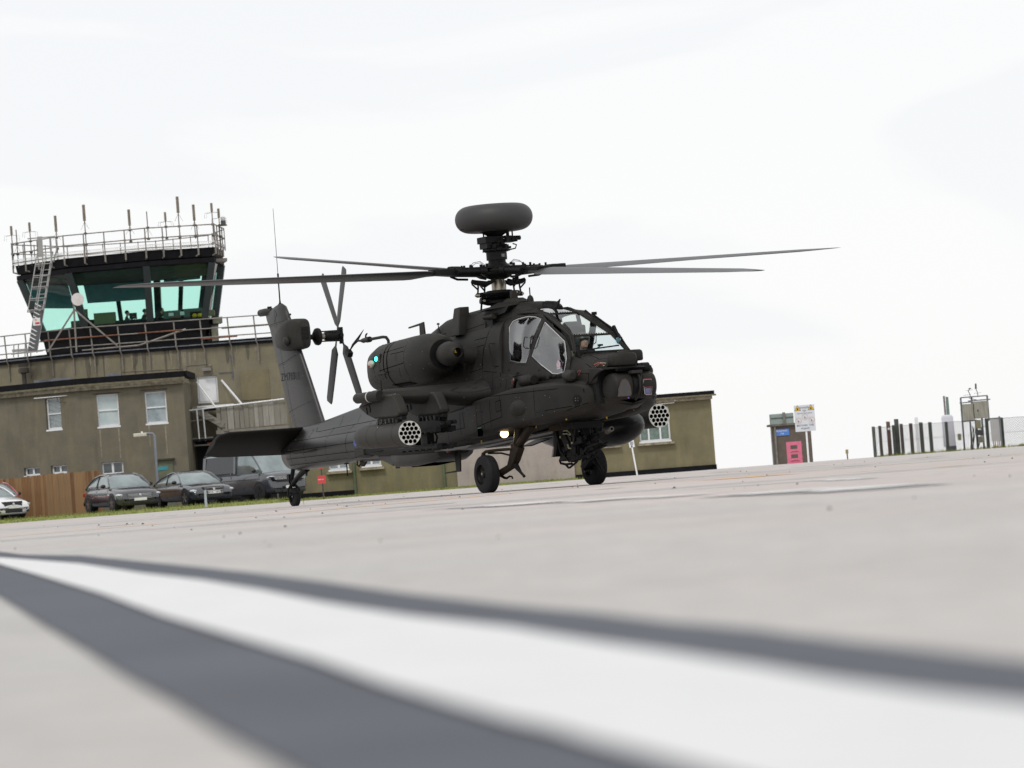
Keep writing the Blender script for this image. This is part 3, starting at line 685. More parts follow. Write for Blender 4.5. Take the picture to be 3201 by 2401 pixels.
# PNVS pair
def pod(x0, x1, y0, y1, z0, z1, name, e=.45, m=OD):
    cx, cy = (x0+x1)/2, (y0+y1)/2; hx, hy = (x1-x0)/2, (y1-y0)/2; rings = []
    for z, k in [(z0, .92), (z0+.02, 1), (z1-.06, 1), (z1-.02, .95), (z1, .8)]:
        rings.append([(cx+hx*k*math.copysign(abs(math.cos(a))**e, math.cos(a)), cy+hy*k*math.copysign(abs(math.sin(a))**e, math.sin(a)), z) for a in [2*math.pi*i/36 for i in range(36)]])
    b = MB(); b.loft(rings); return b.build(name, m, heli, angle=50)
pod(4.28, 4.62, -.33, .12, 1.885, 2.085, 'night_vision_sensor', .55)
pod(4.02, 4.40, -.02, .35, 1.955, 2.135, 'sensor_housing', .5)
b = MB(); b.prism([(4.05, -.50), (4.2, -.54), (4.42, -.50), (4.58, -.25), (4.60, .12), (4.55, .26), (4.3, .32), (4.05, .3)], 'z', 1.835, 1.868); b.build('sensor_deck', OD, heli, bevel=.008)
b = MB(); b.prism([(4.08, 1.89), (4.40, 1.865), (4.55, 1.83), (4.42, 1.80), (4.28, 1.75), (4.10, 1.64)], 'y', -.535, -.485); b.prism([(4.08, 1.89), (4.40, 1.865), (4.42, 1.80), (4.28, 1.72), (4.10, 1.60)], 'y', .40, .45); b.build('turret_arm', OD, heli, bevel=.008)
b = MB(); b.prism([(4.55, 1.82), (4.60, 1.86), (4.66, 1.84), (4.6, 1.79)], 'y', -.30, .20); b.box((4.58, .06, 1.87), (.05, .03, .19), Matrix.Rotation(R(-18), 3, 'X')); b.cyl((4.5, .13, 1.86), (4.5, .23, 1.86), .05, n=12); b.cyl((4.5, .2, 1.84), (4.5, .33, 1.84), .075, n=14); b.build('sensor_linkage', BLK, heli, bevel=.004)
b = MB(); b.tube([(4.16, -.46, 1.93), (4.22, -.42, 1.955), (4.26, -.36, 1.93)], .016, 8); b.build('cable', REDM, heli)
b = MB(); b.tube([(4.15, -.44, 1.90), (4.2, -.38, 1.93), (4.28, -.34, 1.90)], .014, 8); b.tube([(4.13, -.42, 1.90), (4.18, -.36, 1.96), (4.26, -.30, 1.94)], .012, 8); b.build('cable_bundle', STEEL, heli)
# air probe bulge at nose side
for s in (-1, 1):
    b = MB(); b.tube([(3.42, s*.56, 1.80), (3.55, s*.66, 1.80), (3.70, s*.70, 1.80), (3.82, s*.70, 1.79), (3.85, s*.70, 1.79)], [.05, .085, .095, .09, .06], 18); b.build('radar_warning_housing', ODL, heli)
    b = MB(); b.tube([(1.95, s*.60, 1.79), (2.10, s*.72, 1.80), (2.50, s*.76, 1.80), (2.56, s*.76, 1.80)], [.07, .10, .10, .07], 18); b.build('step_housing', OD, heli)
    b = MB(); b.cyl((2.0, s*.80, 1.84), (2.0, s*.85, 1.84), .045, n=12); b.beam((2.0, s*.82, 1.84), (1.90, s*.82, 1.68), .05, .04); b.build('laser_detector', BLK, heli)
    b = MB(); b.cyl((2.0, s*.85, 1.84), (2.0, s*.856, 1.84), .022, n=10); b.build('detector_eye', STEEL, heli)
    b = MB(); b.tube([(1.56, s*.61, 1.90), (1.60, s*.66, 1.905), (1.85, s*.66, 1.915), (1.88, s*.61, 1.915)], .011, 6); b.build('grab_handle', BLK, heli)

# ---- canopy
SY = [(1.8, .600), (1.95, .575), (2.2, .545), (2.45, .52), (2.65, .495), (2.80, .455), (2.90, .39), (2.97, .27)]
def side_y(x, z):
    y = interp(SY, z)
    if x > 2.45: y -= (x-2.45)*.02*(1 if z > 2.2 else .4)
    return y
outer = [(1.0, 1.80), (3.50, 1.78), (3.535, 2.165), (3.27, 2.45), (2.34, 2.89), (2.0, 2.93), (1.5, 2.95), (1.0, 2.93)]
WR = [(1.33, 2.83), (1.5, 2.858), (1.75, 2.872), (1.9, 2.87), (2.15, 2.845), (2.41, 2.80), (1.93, 2.11), (1.62, 2.135), (1.345, 2.18), (1.25, 2.74)]
WF = [(2.575, 2.73), (2.75, 2.65), (3.05, 2.50), (3.30, 2.37), (3.40, 2.08), (3.33, 1.875), (3.12, 1.855), (2.93, 1.87), (2.5, 2.04), (2.16, 2.20), (2.35, 2.45)]
def cdt_panel(outer, holes, fy, s, inset=0):
    P = []; E = []
    def addloop(lp):
        o = len(P); n = 0
        for i in range(len(lp)):
            a, b_ = Vector(lp[i]), Vector(lp[(i+1) % len(lp)]); k = max(1, int((b_-a).length/.12))
            for j in range(k): P.append(a.lerp(b_, j/k)); n += 1
        for i in range(n): E.append((o+i, o+(i+1) % n))
    addloop(outer)
    for h in holes: addloop(h)
    def inside(p, lp):
        c = False; j = len(lp)-1
        for i in range(len(lp)):
            if (lp[i][1] > p[1]) != (lp[j][1] > p[1]) and p[0] < (lp[j][0]-lp[i][0])*(p[1]-lp[i][1])/(lp[j][1]-lp[i][1])+lp[i][0]: c = not c
            j = i
        return c
    x = min(p[0] for p in outer)
    while x < max(p[0] for p in outer):
        z = min(p[1] for p in outer)
        while z < max(p[1] for p in outer):
            if inside((x, z), outer) : P.append(Vector((x, z)))
            z += .075
        x += .12
    vv, ee, ff, _, _, _ = mgeo.delaunay_2d_cdt(P, E, [], 0, 1e-5)
    keep = []
    for f in ff:
        c = sum((vv[i] for i in f), Vector((0, 0)))/len(f)
        if inside(c, outer) and not any(inside(c, h) for h in holes): keep.append(f)
    b = MB(); b.add([(v.x, s*fy(v.x, v.y), v.y) for v in vv], keep); return b
for s in (-1, 1):
    b = cdt_panel(outer, [WR, WF], side_y, s)
    if s < 0: FB.append((list(b.v), [list(f) for f in b.f]))
    b.build('canopy_side', OD, heli, angle=25, solid=.02)
    for w, nm in ((WR, 'rear_side_window'), (WF, 'front_side_window')):
        b = cdt_panel(w, [], lambda x, z: side_y(x, z)+.004+.018*math.sin(min(1, max(0, (z-1.85)/.9))*math.pi), s)
        b.build(nm, CG if s < 0 else CGF, heli, angle=80)
        b = MB(); p = [(x, s*(side_y(x, z)+.011), z) for x, z in w]; b.tube(p+[p[0]], .0075, 6); b.build('window_seal', SEAL, heli)
    # roof side strip from rail to roof window
    rail = [(1.0, .40, 2.93), (1.5, .39, 2.95), (2.0, .40, 2.93), (2.34, .40, 2.89), (3.27, .395, 2.45), (3.535, .49, 2.165)]
    top = [(1.0, .10, 2.965), (1.5, .26, 2.995), (1.95, .28, 2.985), (2.30, .265, 2.875), (3.245, .35, 2.465), (3.53, .45, 2.172)]
    b = MB(); n = len(rail)
    b.add([(x, s*y, z) for x, y, z in rail]+[(x, s*y, z) for x, y, z in top], [(i, i+1, n+i+1, n+i) for i in range(n-1)]); b.build('canopy_frame', OD, heli, solid=.025, angle=50)
# roof glass, windscreens
def pane(pts, name, m, bulge=0): 
    b = MB()
    A_, B_, C_, D_ = [Vector(p) for p in pts]; n = 8
    nn = (B_-A_).cross(D_-A_).normalized()
    if nn.z < 0: nn = -nn
    vs = []
    for i in range(n+1):
        for j in range(n+1):
            u, v = i/n, j/n; vs.append(A_.lerp(B_, u).lerp(D_.lerp(C_, u), v)+nn*bulge*math.sin(math.pi*u)*math.sin(math.pi*v)**.5)
    b.add(vs, [(i*(n+1)+j, i*(n+1)+j+1, (i+1)*(n+1)+j+1, (i+1)*(n+1)+j) for i in range(n) for j in range(n)])
    return b.build(name, m, heli, angle=80)
pane([(1.45, -.26, 3.02), (1.45, .26, 3.02), (2.30, .265, 2.885), (2.30, -.265, 2.885)], 'roof_window', CGR, .05)
pane([(2.33, -.262, 2.865), (2.33, .262, 2.865), (3.23, .345, 2.468), (3.23, -.345, 2.468)], 'upper_windscreen', CGF, .01)
pane([(3.285, -.355, 2.43), (3.285, .355, 2.43), (3.53, .45, 2.175), (3.53, -.45, 2.175)], 'lower_windscreen', glassmat('windscreen_blue', (.86, .93, .95), .04), .01)
b = MB()
b.beam((1.1, 0, 2.975), (1.45, 0, 2.99), .5, .02)
b.beam((2.30, -.29, 2.875), (2.30, .29, 2.875), .035, .03); b.beam((3.26, -.38, 2.452), (3.26, .38, 2.452), .045, .035); b.beam((3.545, -.48, 2.165), (3.545, .48, 2.165), .04, .03)
for s in (-1, 1):
    b.tube([(1.45, s*.275, 3.0), (1.95, s*.28, 2.95), (2.31, s*.27, 2.88), (3.26, s*.355, 2.46), (3.54, s*.47, 2.17)], .022, 8)
    b.tube([(2.34, s*.40, 2.90), (3.27, s*.40, 2.455), (3.54, s*.49, 2.17)], .02, 8)
b.build('windscreen_frame', OD, heli, bevel=.004, bseg=1)
# rivets along frames
def rivets(name, paths, r=.0055, step=.045, m=None):
    b = MB()
    for pth in paths:
        for a, c in zip(pth, pth[1:]):
            a, c = Vector(a), Vector(c); k = max(1, int((c-a).length/step))
            for i in range(k):
                p = a.lerp(c, i/k); b.box(p, (2*r, 2*r, 2*r), Matrix.Rotation(.8, 3, 'Y'))
    o = b.build(name, m or BLK, heli, smooth=False); o['kind'] = 'stuff'; return o
rv = []
for s in (-1, 1):
    rv.append([(1.45, s*.295, 3.0), (2.0, s*.30, 2.98), (2.32, s*.30, 2.885), (3.27, s*.375, 2.465), (3.55, s*.485, 2.185)])
    for w in (WR, WF):
        cx = sum(p[0] for p in w)/len(w); cz = sum(p[1] for p in w)/len(w)
        q = [(cx+(x-cx)*1.07, cz+(z-cz)*1.08) for x, z in w]; q.append(q[0])
        rv.append([(x, s*(side_y(x, z)+.011), z) for x, z in q])
rv.append([(3.56, -.45, 2.165), (3.56, .45, 2.165)]); rv.append([(3.265, -.36, 2.475), (3.265, .36, 2.475)]); rv.append([(2.30, -.27, 2.895), (2.30, .27, 2.895)])
rivets('frame_rivets', rv)
# door handles, wipers, mirror, hinges
b = MB()
for s in (-1, 1):
    b.tube([(2.02, s*.55, 2.52), (2.04, s*.60, 2.53), (2.02, s*.61, 2.50), (1.98, s*.62, 2.38), (2.02, s*.60, 2.345), (2.10, s*.57, 2.335)], .008, 6)
    b.tube([(2.24, s*.55, 2.52), (2.27, s*.60, 2.52), (2.27, s*.61, 2.50), (2.22, s*.62, 2.37), (2.20, s*.60, 2.345), (2.16, s*.57, 2.335)], .008, 6)
    b.tube([(.86, s*.60, 2.50), (.80, s*.66, 2.50), (.80, s*.67, 2.46), (.92, s*.69, 2.13), (.96, s*.67, 2.11), (1.03, s*.62, 2.11)], .010, 6)
b.build('door_handle', BLK, heli)
b = MB()
b.tube([(3.58, -.42, 2.19), (3.60, -.10, 2.215), (3.50, .04, 2.27)], .010, 6); b.tube([(3.57, -.30, 2.20), (3.47, .38, 2.25)], .012, 5); b.box((3.50, .02, 2.27), (.06, .07, .03)); b.cyl((3.60, -.43, 2.14), (3.60, -.43, 2.24), .02, n=8); b.build('windscreen_wiper', BLK, heli)
b = MB(); b.tube([(2.65, .38, 2.82), (3.25, .42, 2.53)], .010, 6); b.tube([(2.62, .41, 2.80), (3.28, .45, 2.50)], .012, 6); b.box((2.65, .40, 2.83), (.06, .07, .05)); b.build('upper_wiper', BLK, heli)
b = MB(); b.prism([(3.24, 2.44), (3.22, 2.58), (3.26, 2.59), (3.36, 2.46), (3.45, 2.36)], 'y', .41, .45); b.build('wire_deflector', BLK, heli)
b = MB(); b.prism([(3.52, 2.12), (3.62, 2.24), (3.64, 2.24), (3.66, 2.09)], 'y', -.47, -.44); b.build('hood_wire_cutter', BLK, heli)
b = MB(); b.sphere((3.95, .0, 2.075), .06, 12, 8, (1.2, 1, .5)); b.build('hood_vent', OD, heli)
b = MB()
for x, z in [(1.62, 1.955), (3.03, 1.83)]: b.box((x, -.615, z), (.11, .03, .022))
for x, z in [(1.3, 2.03), (2.42, 1.96)]: b.sphere((x, -.59, z), .014, 8, 6)
b.build('door_latch', ODL, heli)
# cockpit interior
b = MB()
for x, z in ((1.55, 2.05), (2.85, 1.93)):
    b.box((x-.22, 0, z+.35), (.12, .42, .75)); b.box((x, 0, z), (.5, .42, .14))
b.build('seat', CKPT, heli, bevel=.03)
b = MB(); b.box((2.22, 0, 2.12), (.24, .78, .50)); b.box((3.22, 0, 2.02), (.28, .74, .22)); b.box((2.30, 0, 2.40), (.12, .5, .1)); b.box((3.02, 0, 2.15), (.14, .3, .16)); b.build('instrument_panel', CKPT, heli, bevel=.03)
b = MB(); b.beam((2.32, -.26, 2.84), (2.38, -.34, 2.2), .05, .05); b.beam((2.32, .26, 2.84), (2.38, .34, 2.2), .05, .05); b.beam((1.93, -.25, 2.95), (1.93, .25, 2.95), .05, .04); b.build('cockpit_hoop', CKPT, heli)
# blast shield seat back visible through windscreen
b = MB(); b.prism([(-.20, 2.15), (.20, 2.15), (.19, 2.66), (.12, 2.72), (-.12, 2.72), (-.19, 2.66)], 'x', 2.55, 2.60); b.build('seat_headrest', mat('seat_grey', (.05, .05, .05), .6), heli, bevel=.015)
b = MB(); b.sphere((3.42, .40, 2.33), .05, 12, 8, (.3, .8, 1.1)); b.build('mirror', mat('mirror_blue', (.05, .15, .2), .15), heli)
b = MB(); b.prism([(3.07, 1.93), (3.20, 1.93), (3.21, 2.03), (3.14, 2.08), (3.08, 2.03)], 'y', -.587, -.583); b.build('window_sticker', mat('sticker', (.45, .5, .6), .5, scale=30, col2=(.5, .2, .2)), heli)

# ---- main rotor mast, hub and blades
b = MB(); b.lathe((0, 0, 2.95), (0, 0, 1), [(0, .17), (.27, .17), (.27, .14), (.36, .14)], 24); b.build('mast_base', BLK, heli)
b = MB(); b.lathe((0, 0, 3.20), (0, 0, 1), [(0, .17), (.02, .25), (.06, .25), (.09, .18), (.12, .22), (.15, .22)], 28)
for a in (-95, 25, 145): b.tube([(0, 0, 3.25), (.22*math.cos(R(a)), .22*math.sin(R(a)), 3.25), (.36*math.cos(R(a)), .36*math.sin(R(a)), 3.275)], [.09, .07, .055], 10)
b.tube([(0, -.33, 3.27), (0, .33, 3.25)], [.06, .055], 10)
b.build('stationary_swashplate', BLK, heli)
b = MB(); b.cyl((-.02, -.34, 3.25), (-.05, -.36, 3.02), .018, n=8); b.box((-.05, -.36, 3.05), (.03, .07, .02)); b.cyl((.2, .30, 3.24), (.2, .3, 3.0), .018, n=8); b.build('control_rod', BLK, heli)
b = MB(); b.lathe((0, 0, 3.33), (0, 0, 1), [(0, .20), (.01, .34), (.05, .37), (.08, .34), (.085, .22), (.10, .22), (.105, .19)], 36)
AZ = [8.5, 98.5, 188.5, 278.5]
for a in AZ:
    d = V(math.cos(R(a)), math.sin(R(a)), 0); b.tube([d*.3+V(0, 0, 3.37), d*.47+V(0, 0, 3.36)], [.045, .04], 10)
b.build('rotating_swashplate', BLK, heli)
b = MB()
for a in AZ: d = V(math.cos(R(a)), math.sin(R(a)), 0); e = V(-d.y, d.x, 0); b.cyl(d*.46+V(0, 0, 3.36)-e*.05, d*.46+V(0, 0, 3.36)+e*.05, .022, n=10)
for q in (-.34, .33): b.cyl((.07, q, 3.265), (.1, q, 3.265), .02, n=10)
b.build('pivot_pin', STEEL, heli)
b = MB(); b.lathe((0, 0, 3.42), (0, 0, 1), [(0, .125), (.13, .125), (.17, .105), (.22, .10), (.24, .12)], 24); b.build('mast', STEEL, heli)
b = MB()
for i, a in enumerate(AZ):
    d = V(math.cos(R(a)), math.sin(R(a)), 0); e = V(-d.y, d.x, 0)
    b.tube([d*.14+e*.10+V(0, 0, 3.60), d*.30+e*.08+V(0, 0, 3.55), d*.50+e*.02+V(0, 0, 3.58), d*.56+V(0, 0, 3.61)], [.025, .045, .045, .03], 8)
    b.tube([d*.56+V(0, 0, 3.60), d*.55+V(0, 0, 3.55), d*.44+V(0, 0, 3.46)], .015, 6)
    b.tube([d*.44+V(0, 0, 3.62), d*.43+V(0, 0, 3.50), d*.45+V(0, 0, 3.38)], .017, 6)
b.build('pitch_link', BLK, heli)
ZR = 3.765
b = MB()
b.lathe((0, 0, 3.62), (0, 0, 1), [(0, .12), (.03, .20), (.10, .28), (.16, .30), (.20, .24), (.25, .20), (.27, .17), (.3, .15)], 32)
rr = random.Random(3)
def bladez(a, r): 
    tip = {8.5: -.62, 98.5: .17, 188.5: .89, 278.5: .0}[a]
    return ZR+max(0, r-.35)*(tip-.0)/6.95
for a in AZ:
    d = V(math.cos(R(a)), math.sin(R(a)), 0); e = V(-d.y, d.x, 0)
    def P(r, o, z): return d*r+e*o+V(0, 0, bladez(a, r)+z)
    for zz in (-.05, .045): b.loft([[P(.1, -.16, zz), P(.1, .16, zz), P(.1, .16, zz+.03), P(.1, -.16, zz+.03)], [P(.55, -.13, zz), P(.55, .13, zz), P(.55, .13, zz+.03), P(.55, -.13, zz+.03)], [P(.80, -.09, zz), P(.80, .09, zz), P(.80, .09, zz+.03), P(.80, -.09, zz+.03)]])
    b.loft([[P(.40, -.07, -.09), P(.40, .07, -.09), P(.40, .07, .03), P(.40, -.07, .03)], [P(.85, -.11, -.07), P(.85, .11, -.07), P(.85, .11, .05), P(.85, -.11, .05)], [P(1.35, -.13, -.03), P(1.35, .13, -.03), P(1.35, .13, .05), P(1.35, -.13, .05)]])
    for sgn in (-1, 1):
        b.tube([P(.45, sgn*.19, .0), P(.95, sgn*.17, .0)], .045, 10); b.tube([P(.38, sgn*.20, .0), P(.5, sgn*.19, .0)], .06, 10)
        b.cyl(P(.62, sgn*.10, .07), P(.62, sgn*.10, .12), .022, n=8); b.cyl(P(.95, sgn*.09, .05), P(.95, sgn*.09, .10), .02, n=8)
        b.cyl(P(.28, sgn*.09, .08), P(.28, sgn*.09, .13), .025, n=8)
    b.tube([P(.28, .05, .1), P(.4, .07, .17), P(.55, .08, .15), P(.62, .1, .1)], .006, 5)
    b.tube([P(.55, -.12, -.12), P(.75, -.14, -.11), P(.9, -.12, -.06)], .022, 6)
b.build('rotor_hub', BLK, heli, bevel=.006, bseg=1)
for a in AZ:
    d = V(math.cos(R(a)), math.sin(R(a)), 0); e = V(-d.y, d.x, 0); rings = []
    for r, ch, tw, sw, th in [(1.10, .22, 12, 0, .25), (1.35, .28, 12, 0, .16), (1.55, .50, 11, 0, .11), (1.7, .533, 11, 0, .10), (4, .533, 7, 0, .10), (6.6, .533, 3, 0, .09), (7.0, .46, 2, -.05, .07), (7.315, .34, 2, -.14, .05)]:
        t = R(tw); u = e*math.cos(t)+V(0, 0, 1)*math.sin(t); w_ = -e*math.sin(t)+V(0, 0, 1)*math.cos(t)
        c = d*r+V(0, 0, bladez(a, r))+e*sw
        rings.append([c+u*(ch*(.28-q0))+w_*(ch*q1*th*5) for q0, q1 in AF])
    b = MB(); b.loft(rings); b.build('rotor_blade', BLADE, heli)
    b = MB()
    for rrr in (1.15, 1.32): c = d*rrr+V(0, 0, bladez(a, rrr)); b.beam(c-e*.10+V(0, 0, .05), c+e*.10+V(0, 0, .055), .10, .03)
    b.build('blade_cuff', ODL, heli, bevel=.008)
# radar stack
b = MB(); b.lathe((0, 0, 3.88), (0, 0, 1), [(0, .15), (.075, .15), (.076, .178), (.21, .178), (.212, .20), (.235, .225), (.26, .225), (.262, .20), (.29, .19), (.32, .16), (.40, .16), (.41, .12), (.46, .10), (.50, .15), (.56, .26)], 32); b.build('radar_pedestal', BLK, heli)
b = MB()
rr = random.Random(11)
b.box((0, -.02, 4.30), (.34, .50, .11)); b.box((0, -.19, 4.25), (.3, .10, .2)); b.box((0, .22, 4.30), (.3, .26, .10))
for k in range(26):
    a = rr.uniform(0, 6.28); rad = rr.uniform(.17, .25); b.box((rad*math.cos(a), rad*math.sin(a), rr.uniform(4.13, 4.34)), (rr.uniform(.03, .08), rr.uniform(.03, .08), rr.uniform(.02, .07)), a)
for k in range(12): a = k*math.pi/6; b.cyl((.225*math.cos(a), .225*math.sin(a), 4.095), (.225*math.cos(a), .225*math.sin(a), 4.13), .012, n=6)
b.tube([(.05, .30, 4.22), (.03, .38, 4.2), (.02, .36, 4.14), (.02, .24, 4.12)], .013, 6); b.cyl((.15, .34, 4.31), (.15, .40, 4.31), .04, n=10)
for q in (.25, .31): b.cyl((.17, q, 4.29), (.19, q, 4.29), .03, n=10)
for q in (-.22, .33): b.cyl((0, q, 4.35), (0, q, 4.46), .015, n=6)
b.cyl((0, .24, 4.34), (0, .24, 4.46), .03, n=8)
b.build('radar_electronics', BLK, heli, bevel=.004, bseg=1)
b = MB(); b.box((.182, .035, 4.02), (.004, .085, .055), Matrix.Rotation(R(0), 3, 'Z')); b.build('data_plate', mat('plate_dark', (.03, .03, .05), .4), heli)
b = MB()
for k in range(4): b.box((.186, .03+.01*(k % 2), 4.04-.013*k), (.003, .055-.012*(k % 2), .004))
b.box((.172, .06, 4.305), (.005, .05, .012)); b.build('data_plate_print', WHT, heli)
rings = []
RR, HH = .668, .228
for k in range(25):
    t = math.pi*k/24; zz = math.cos(t); rad = RR-.25+.25*math.sin(t)**.9
    rings.append([(rad*math.cos(w), rad*math.sin(w), 4.67+HH*zz) for w in [2*math.pi*j/48 for j in range(48)]])
b = MB(); b.loft(rings); FB.append((list(b.v), [list(f) for f in b.f])); b.build('radar_dome', RADO, heli, angle=60)

# ---- landing gear
def wheel(c, r, w, name='main_wheel'):
    b = MB(); c = Vector(c)
    prof = [(-w*.5, r*.52), (-w*.5, r*.60), (-w*.50, r*.74), (-w*.46, r*.87), (-w*.38, r*.955), (-w*.27, r*.988)]
    gr = []
    for k in range(-2, 3):
        x = k*w*.105; gr += [(x-w*.04, r), (x-w*.012, r), (x-w*.010, r*.978), (x+w*.010, r*.978), (x+w*.012, r)]
    prof += gr+[(w*.27, r*.988), (w*.38, r*.955), (w*.46, r*.87), (w*.5, r*.74), (w*.5, r*.60), (w*.5, r*.52)]
    b.lathe(c, (0, 1, 0), prof, 56, cap=False)
    # flatten contact
    b.v = [(x, y, max(z, c.z-r+.012)) for x, y, z in b.v]
    b.v = [(x, y, z-.012) for x, y, z in b.v]
    t = b.build('tyre', RUB, None, angle=30)
    b = MB(); b.lathe(c, (0, 1, 0), [(-w*.44, r*.55), (-w*.46, r*.50), (-w*.30, r*.46), (-w*.26, r*.24), (-w*.36, r*.20), (-w*.40, r*.12), (-w*.40, .001)], 32, cap=False)
    b.lathe(c, (0, 1, 0), [(w*.44, r*.55), (w*.46, r*.50), (w*.30, r*.46), (w*.26, r*.24), (w*.36, r*.20), (w*.40, r*.12), (w*.40, .001)], 32, cap=False)
    for k in range(9):
        a = 2*math.pi*k/9
        for sg in (-1, 1): b.cyl(c+V(r*.35*math.cos(a), sg*w*.25, r*.35*math.sin(a)), c+V(r*.35*math.cos(a), sg*w*.31, r*.35*math.sin(a)), .012, n=6)
    rim = b.build('rim', BLK, None)
    b = MB(); b.cyl(c+V(0, -w*.42, 0), c+V(0, w*.42, 0), r*.07, n=12); hub = b.build('hub_cap', STEEL, None)
    e = bpy.data.objects.new(name, None); COL.objects.link(e); e.parent = heli
    for o in (t, rim, hub): o.parent = e
    return e
for s in (-1, 1):
    wheel((1.06, s*1.015, .322), .322, .225)
    q = lambda x, y, z: (x, s*y, z)
    b = MB()
    b.tube([q(1.70, .66, 1.12), q(1.62, .68, .78)], .072, 14)            # shock strut outer
    b.tube([q(2.10, .62, 1.08), q(1.78, .68, .82), q(1.55, .74, .58)], [.075, .07, .06], 14)
    b.loft([[q(1.62, .66, .80), q(1.62, .80, .80), q(1.85, .80, .70), q(1.85, .66, .70)], [q(1.48, .66, .55), q(1.48, .80, .55), q(1.66, .80, .50), q(1.66, .66, .50)], [q(1.40, .68, .44), q(1.40, .80, .44), q(1.56, .80, .40), q(1.56, .68, .40)], [q(1.02, .76, .33), q(1.02, .86, .33), q(1.14, .86, .26), q(1.14, .76, .26)]])
    b.cyl(q(1.06, .80, .31), q(1.06, 1.0, .31), .045, n=12)
    b.build('main_gear_leg', BROWN if s < 0 else BLK, heli, bevel=.012, angle=50)
    b = MB()
    b.tube([q(1.02, 1.05, .655), q(1.10, 1.02, .69), q(1.35, .92, .70), q(1.60, .80, .70), q(1.75, .74, .72), q(1.9, .72, .85), q(2.12, .68, 1.05)], [.022, .027, .027, .027, .03, .035, .035], 10)
    b.tube([q(1.10, .98, .66), q(1.35, .86, .645), q(1.5, .78, .60)], .016, 8)
    b.cyl(q(1.03, 1.06, .65), q(1.03, 1.02, .62), .035, n=10)
    b.build('brake_bar', BROWN if s < 0 else BLK, heli)
    b = MB()
    b.tube([q(1.55, .74, .44), q(1.62, .74, .42), q(1.78, .74, .30), q(1.86, .73, .24)], [.05, .05, .024, .02], 8); b.sphere(q(1.87, .73, .235), .028, 8, 6)
    b.tube([q(1.10, .82, .30), q(1.2, .76, .23), q(1.25, .74, .22), q(1.33, .73, .25), q(1.42, .73, .24), q(1.44, .73, .21)], [.03, .022, .02, .016, .014, .016], 8)
    b.tube([q(1.2, .8, .36), q(1.35, .78, .42)], .008, 6)
    b.build('tow_fitting', BLK, heli)
b = MB(); b.lathe((1.12, -.72, 1.0), (.8, 0, -.25), [(0, .03), (.03, .07), (.10, .082), (.12, .082)], 20, cap=False); b.build('landing_light_housing', BLK, heli)
LIT = mat('lamp_lit', (1, .85, .6), .3, emit=((1.0, .62, .27), 4.5))
b = MB(); b.sphere((1.235, -.72, .965), .076, 20, 12, (.55, 1, .9)); b.build('landing_light', LIT, heli)
ll = bpy.data.lights.new('landing_lamp', 'SPOT'); ll.energy = 2; ll.color = (1, .75, .45); ll.spot_size = R(60); ll.shadow_soft_size = .06
lo = bpy.data.objects.new('landing_lamp', ll); COL.objects.link(lo); lo.parent = heli; lo.location = (1.33, -.72, .94); lo.rotation_euler = (0, R(-65), 0)
# tail gear
wheel((-9.48, 0, .185), .185, .125, 'tail_wheel')
b = MB()
b.tube([(-9.40, 0, .80), (-9.55, 0, .52), (-9.52, 0, .40)], [.045, .04, .04], 10); b.tube([(-8.80, -.0, .70), (-9.1, 0, .60), (-9.44, 0, .46), (-9.5, 0, .40)], [.07, .055, .05, .05], 10)
for s in (-1, 1): b.tube([(-9.5, 0, .41), (-9.5, s*.06, .385), (-9.50, s*.115, .32), (-9.49, s*.12, .20), (-9.48, s*.10, .16)], [.035, .03, .022, .022, .03], 8)
b.tube([(-9.44, -.12, .20), (-9.36, -.13, .23), (-9.30, 0, .245), (-9.36, .13, .22), (-9.44, .12, .17)], .010, 6)
b.beam((-9.66, -.03, .56), (-9.42, -.05, .24), .03, .02); b.box((-9.6, -.02, .56), (.10, .08, .12)); b.prism([(-8.75, .70), (-8.92, .68), (-8.82, .56)], 'y', -.01, .01)
b.tube([(-9.36, .12, .16), (-9.36, .13, .01)], .003, 4)
b.build('tail_gear_leg', BLK, heli, angle=50)

# ---- chain gun
b = MB()
b.cyl((2.55, 0, 1.10), (2.55, 0, .98), .30, n=28); b.box((2.45, 0, 1.0), (.9, .55, .12))
for s in (-1, 1):
    b.beam((2.25, s*.20, 1.02), (2.50, s*.17, .62), .05, .14); b.beam((2.85, s*.20, 1.02), (2.62, s*.15, .66), .04, .08); b.beam((2.2, s*.13, .60), (3.05, s*.13, .80), .035, .07)
    b.beam((3.0, s*.12, .62), (3.35, s*.1, .68), .05, .03)
b.build('gun_mount', BLK, heli, bevel=.008, bseg=1)
gd = V(math.cos(R(12)), 0, math.sin(R(12)))
b = MB(); g0 = V(2.35, 0, .60)
b.loft([[g0-gd*.35+V(0, -.11, -.10), g0-gd*.35+V(0, .11, -.10), g0-gd*.35+V(0, .11, .12), g0-gd*.35+V(0, -.11, .12)], [g0+gd*.35+V(0, -.12, -.13), g0+gd*.35+V(0, .12, -.13), g0+gd*.35+V(0, .12, .12), g0+gd*.35+V(0, -.12, .12)]])
b.tube([g0+gd*.2, g0+gd*.95], .045, 12); b.tube([g0+gd*.6+V(0, 0, .07), g0+gd*.9+V(0, 0, .05)], .03, 8)
b.tube([g0+gd*.1+V(0, -.14, .05), g0+gd*.5+V(0, -.14, .03)], .04, 10); b.tube([g0+gd*.0+V(0, .14, .05), g0+gd*.5+V(0, .14, .03)], .04, 10)
b.tube([g0+gd*.45, g0+gd*1.25], .026, 12)
for k in range(10):
    rr = random.Random(k); b.box(g0+gd*rr.uniform(-.3, .4)+V(0, rr.uniform(-.14, .14), rr.uniform(-.16, .15)), (rr.uniform(.05, .14), rr.uniform(.04, .1), rr.uniform(.04, .1)))
b.build('gun_receiver', BLK, heli, bevel=.006, bseg=1)
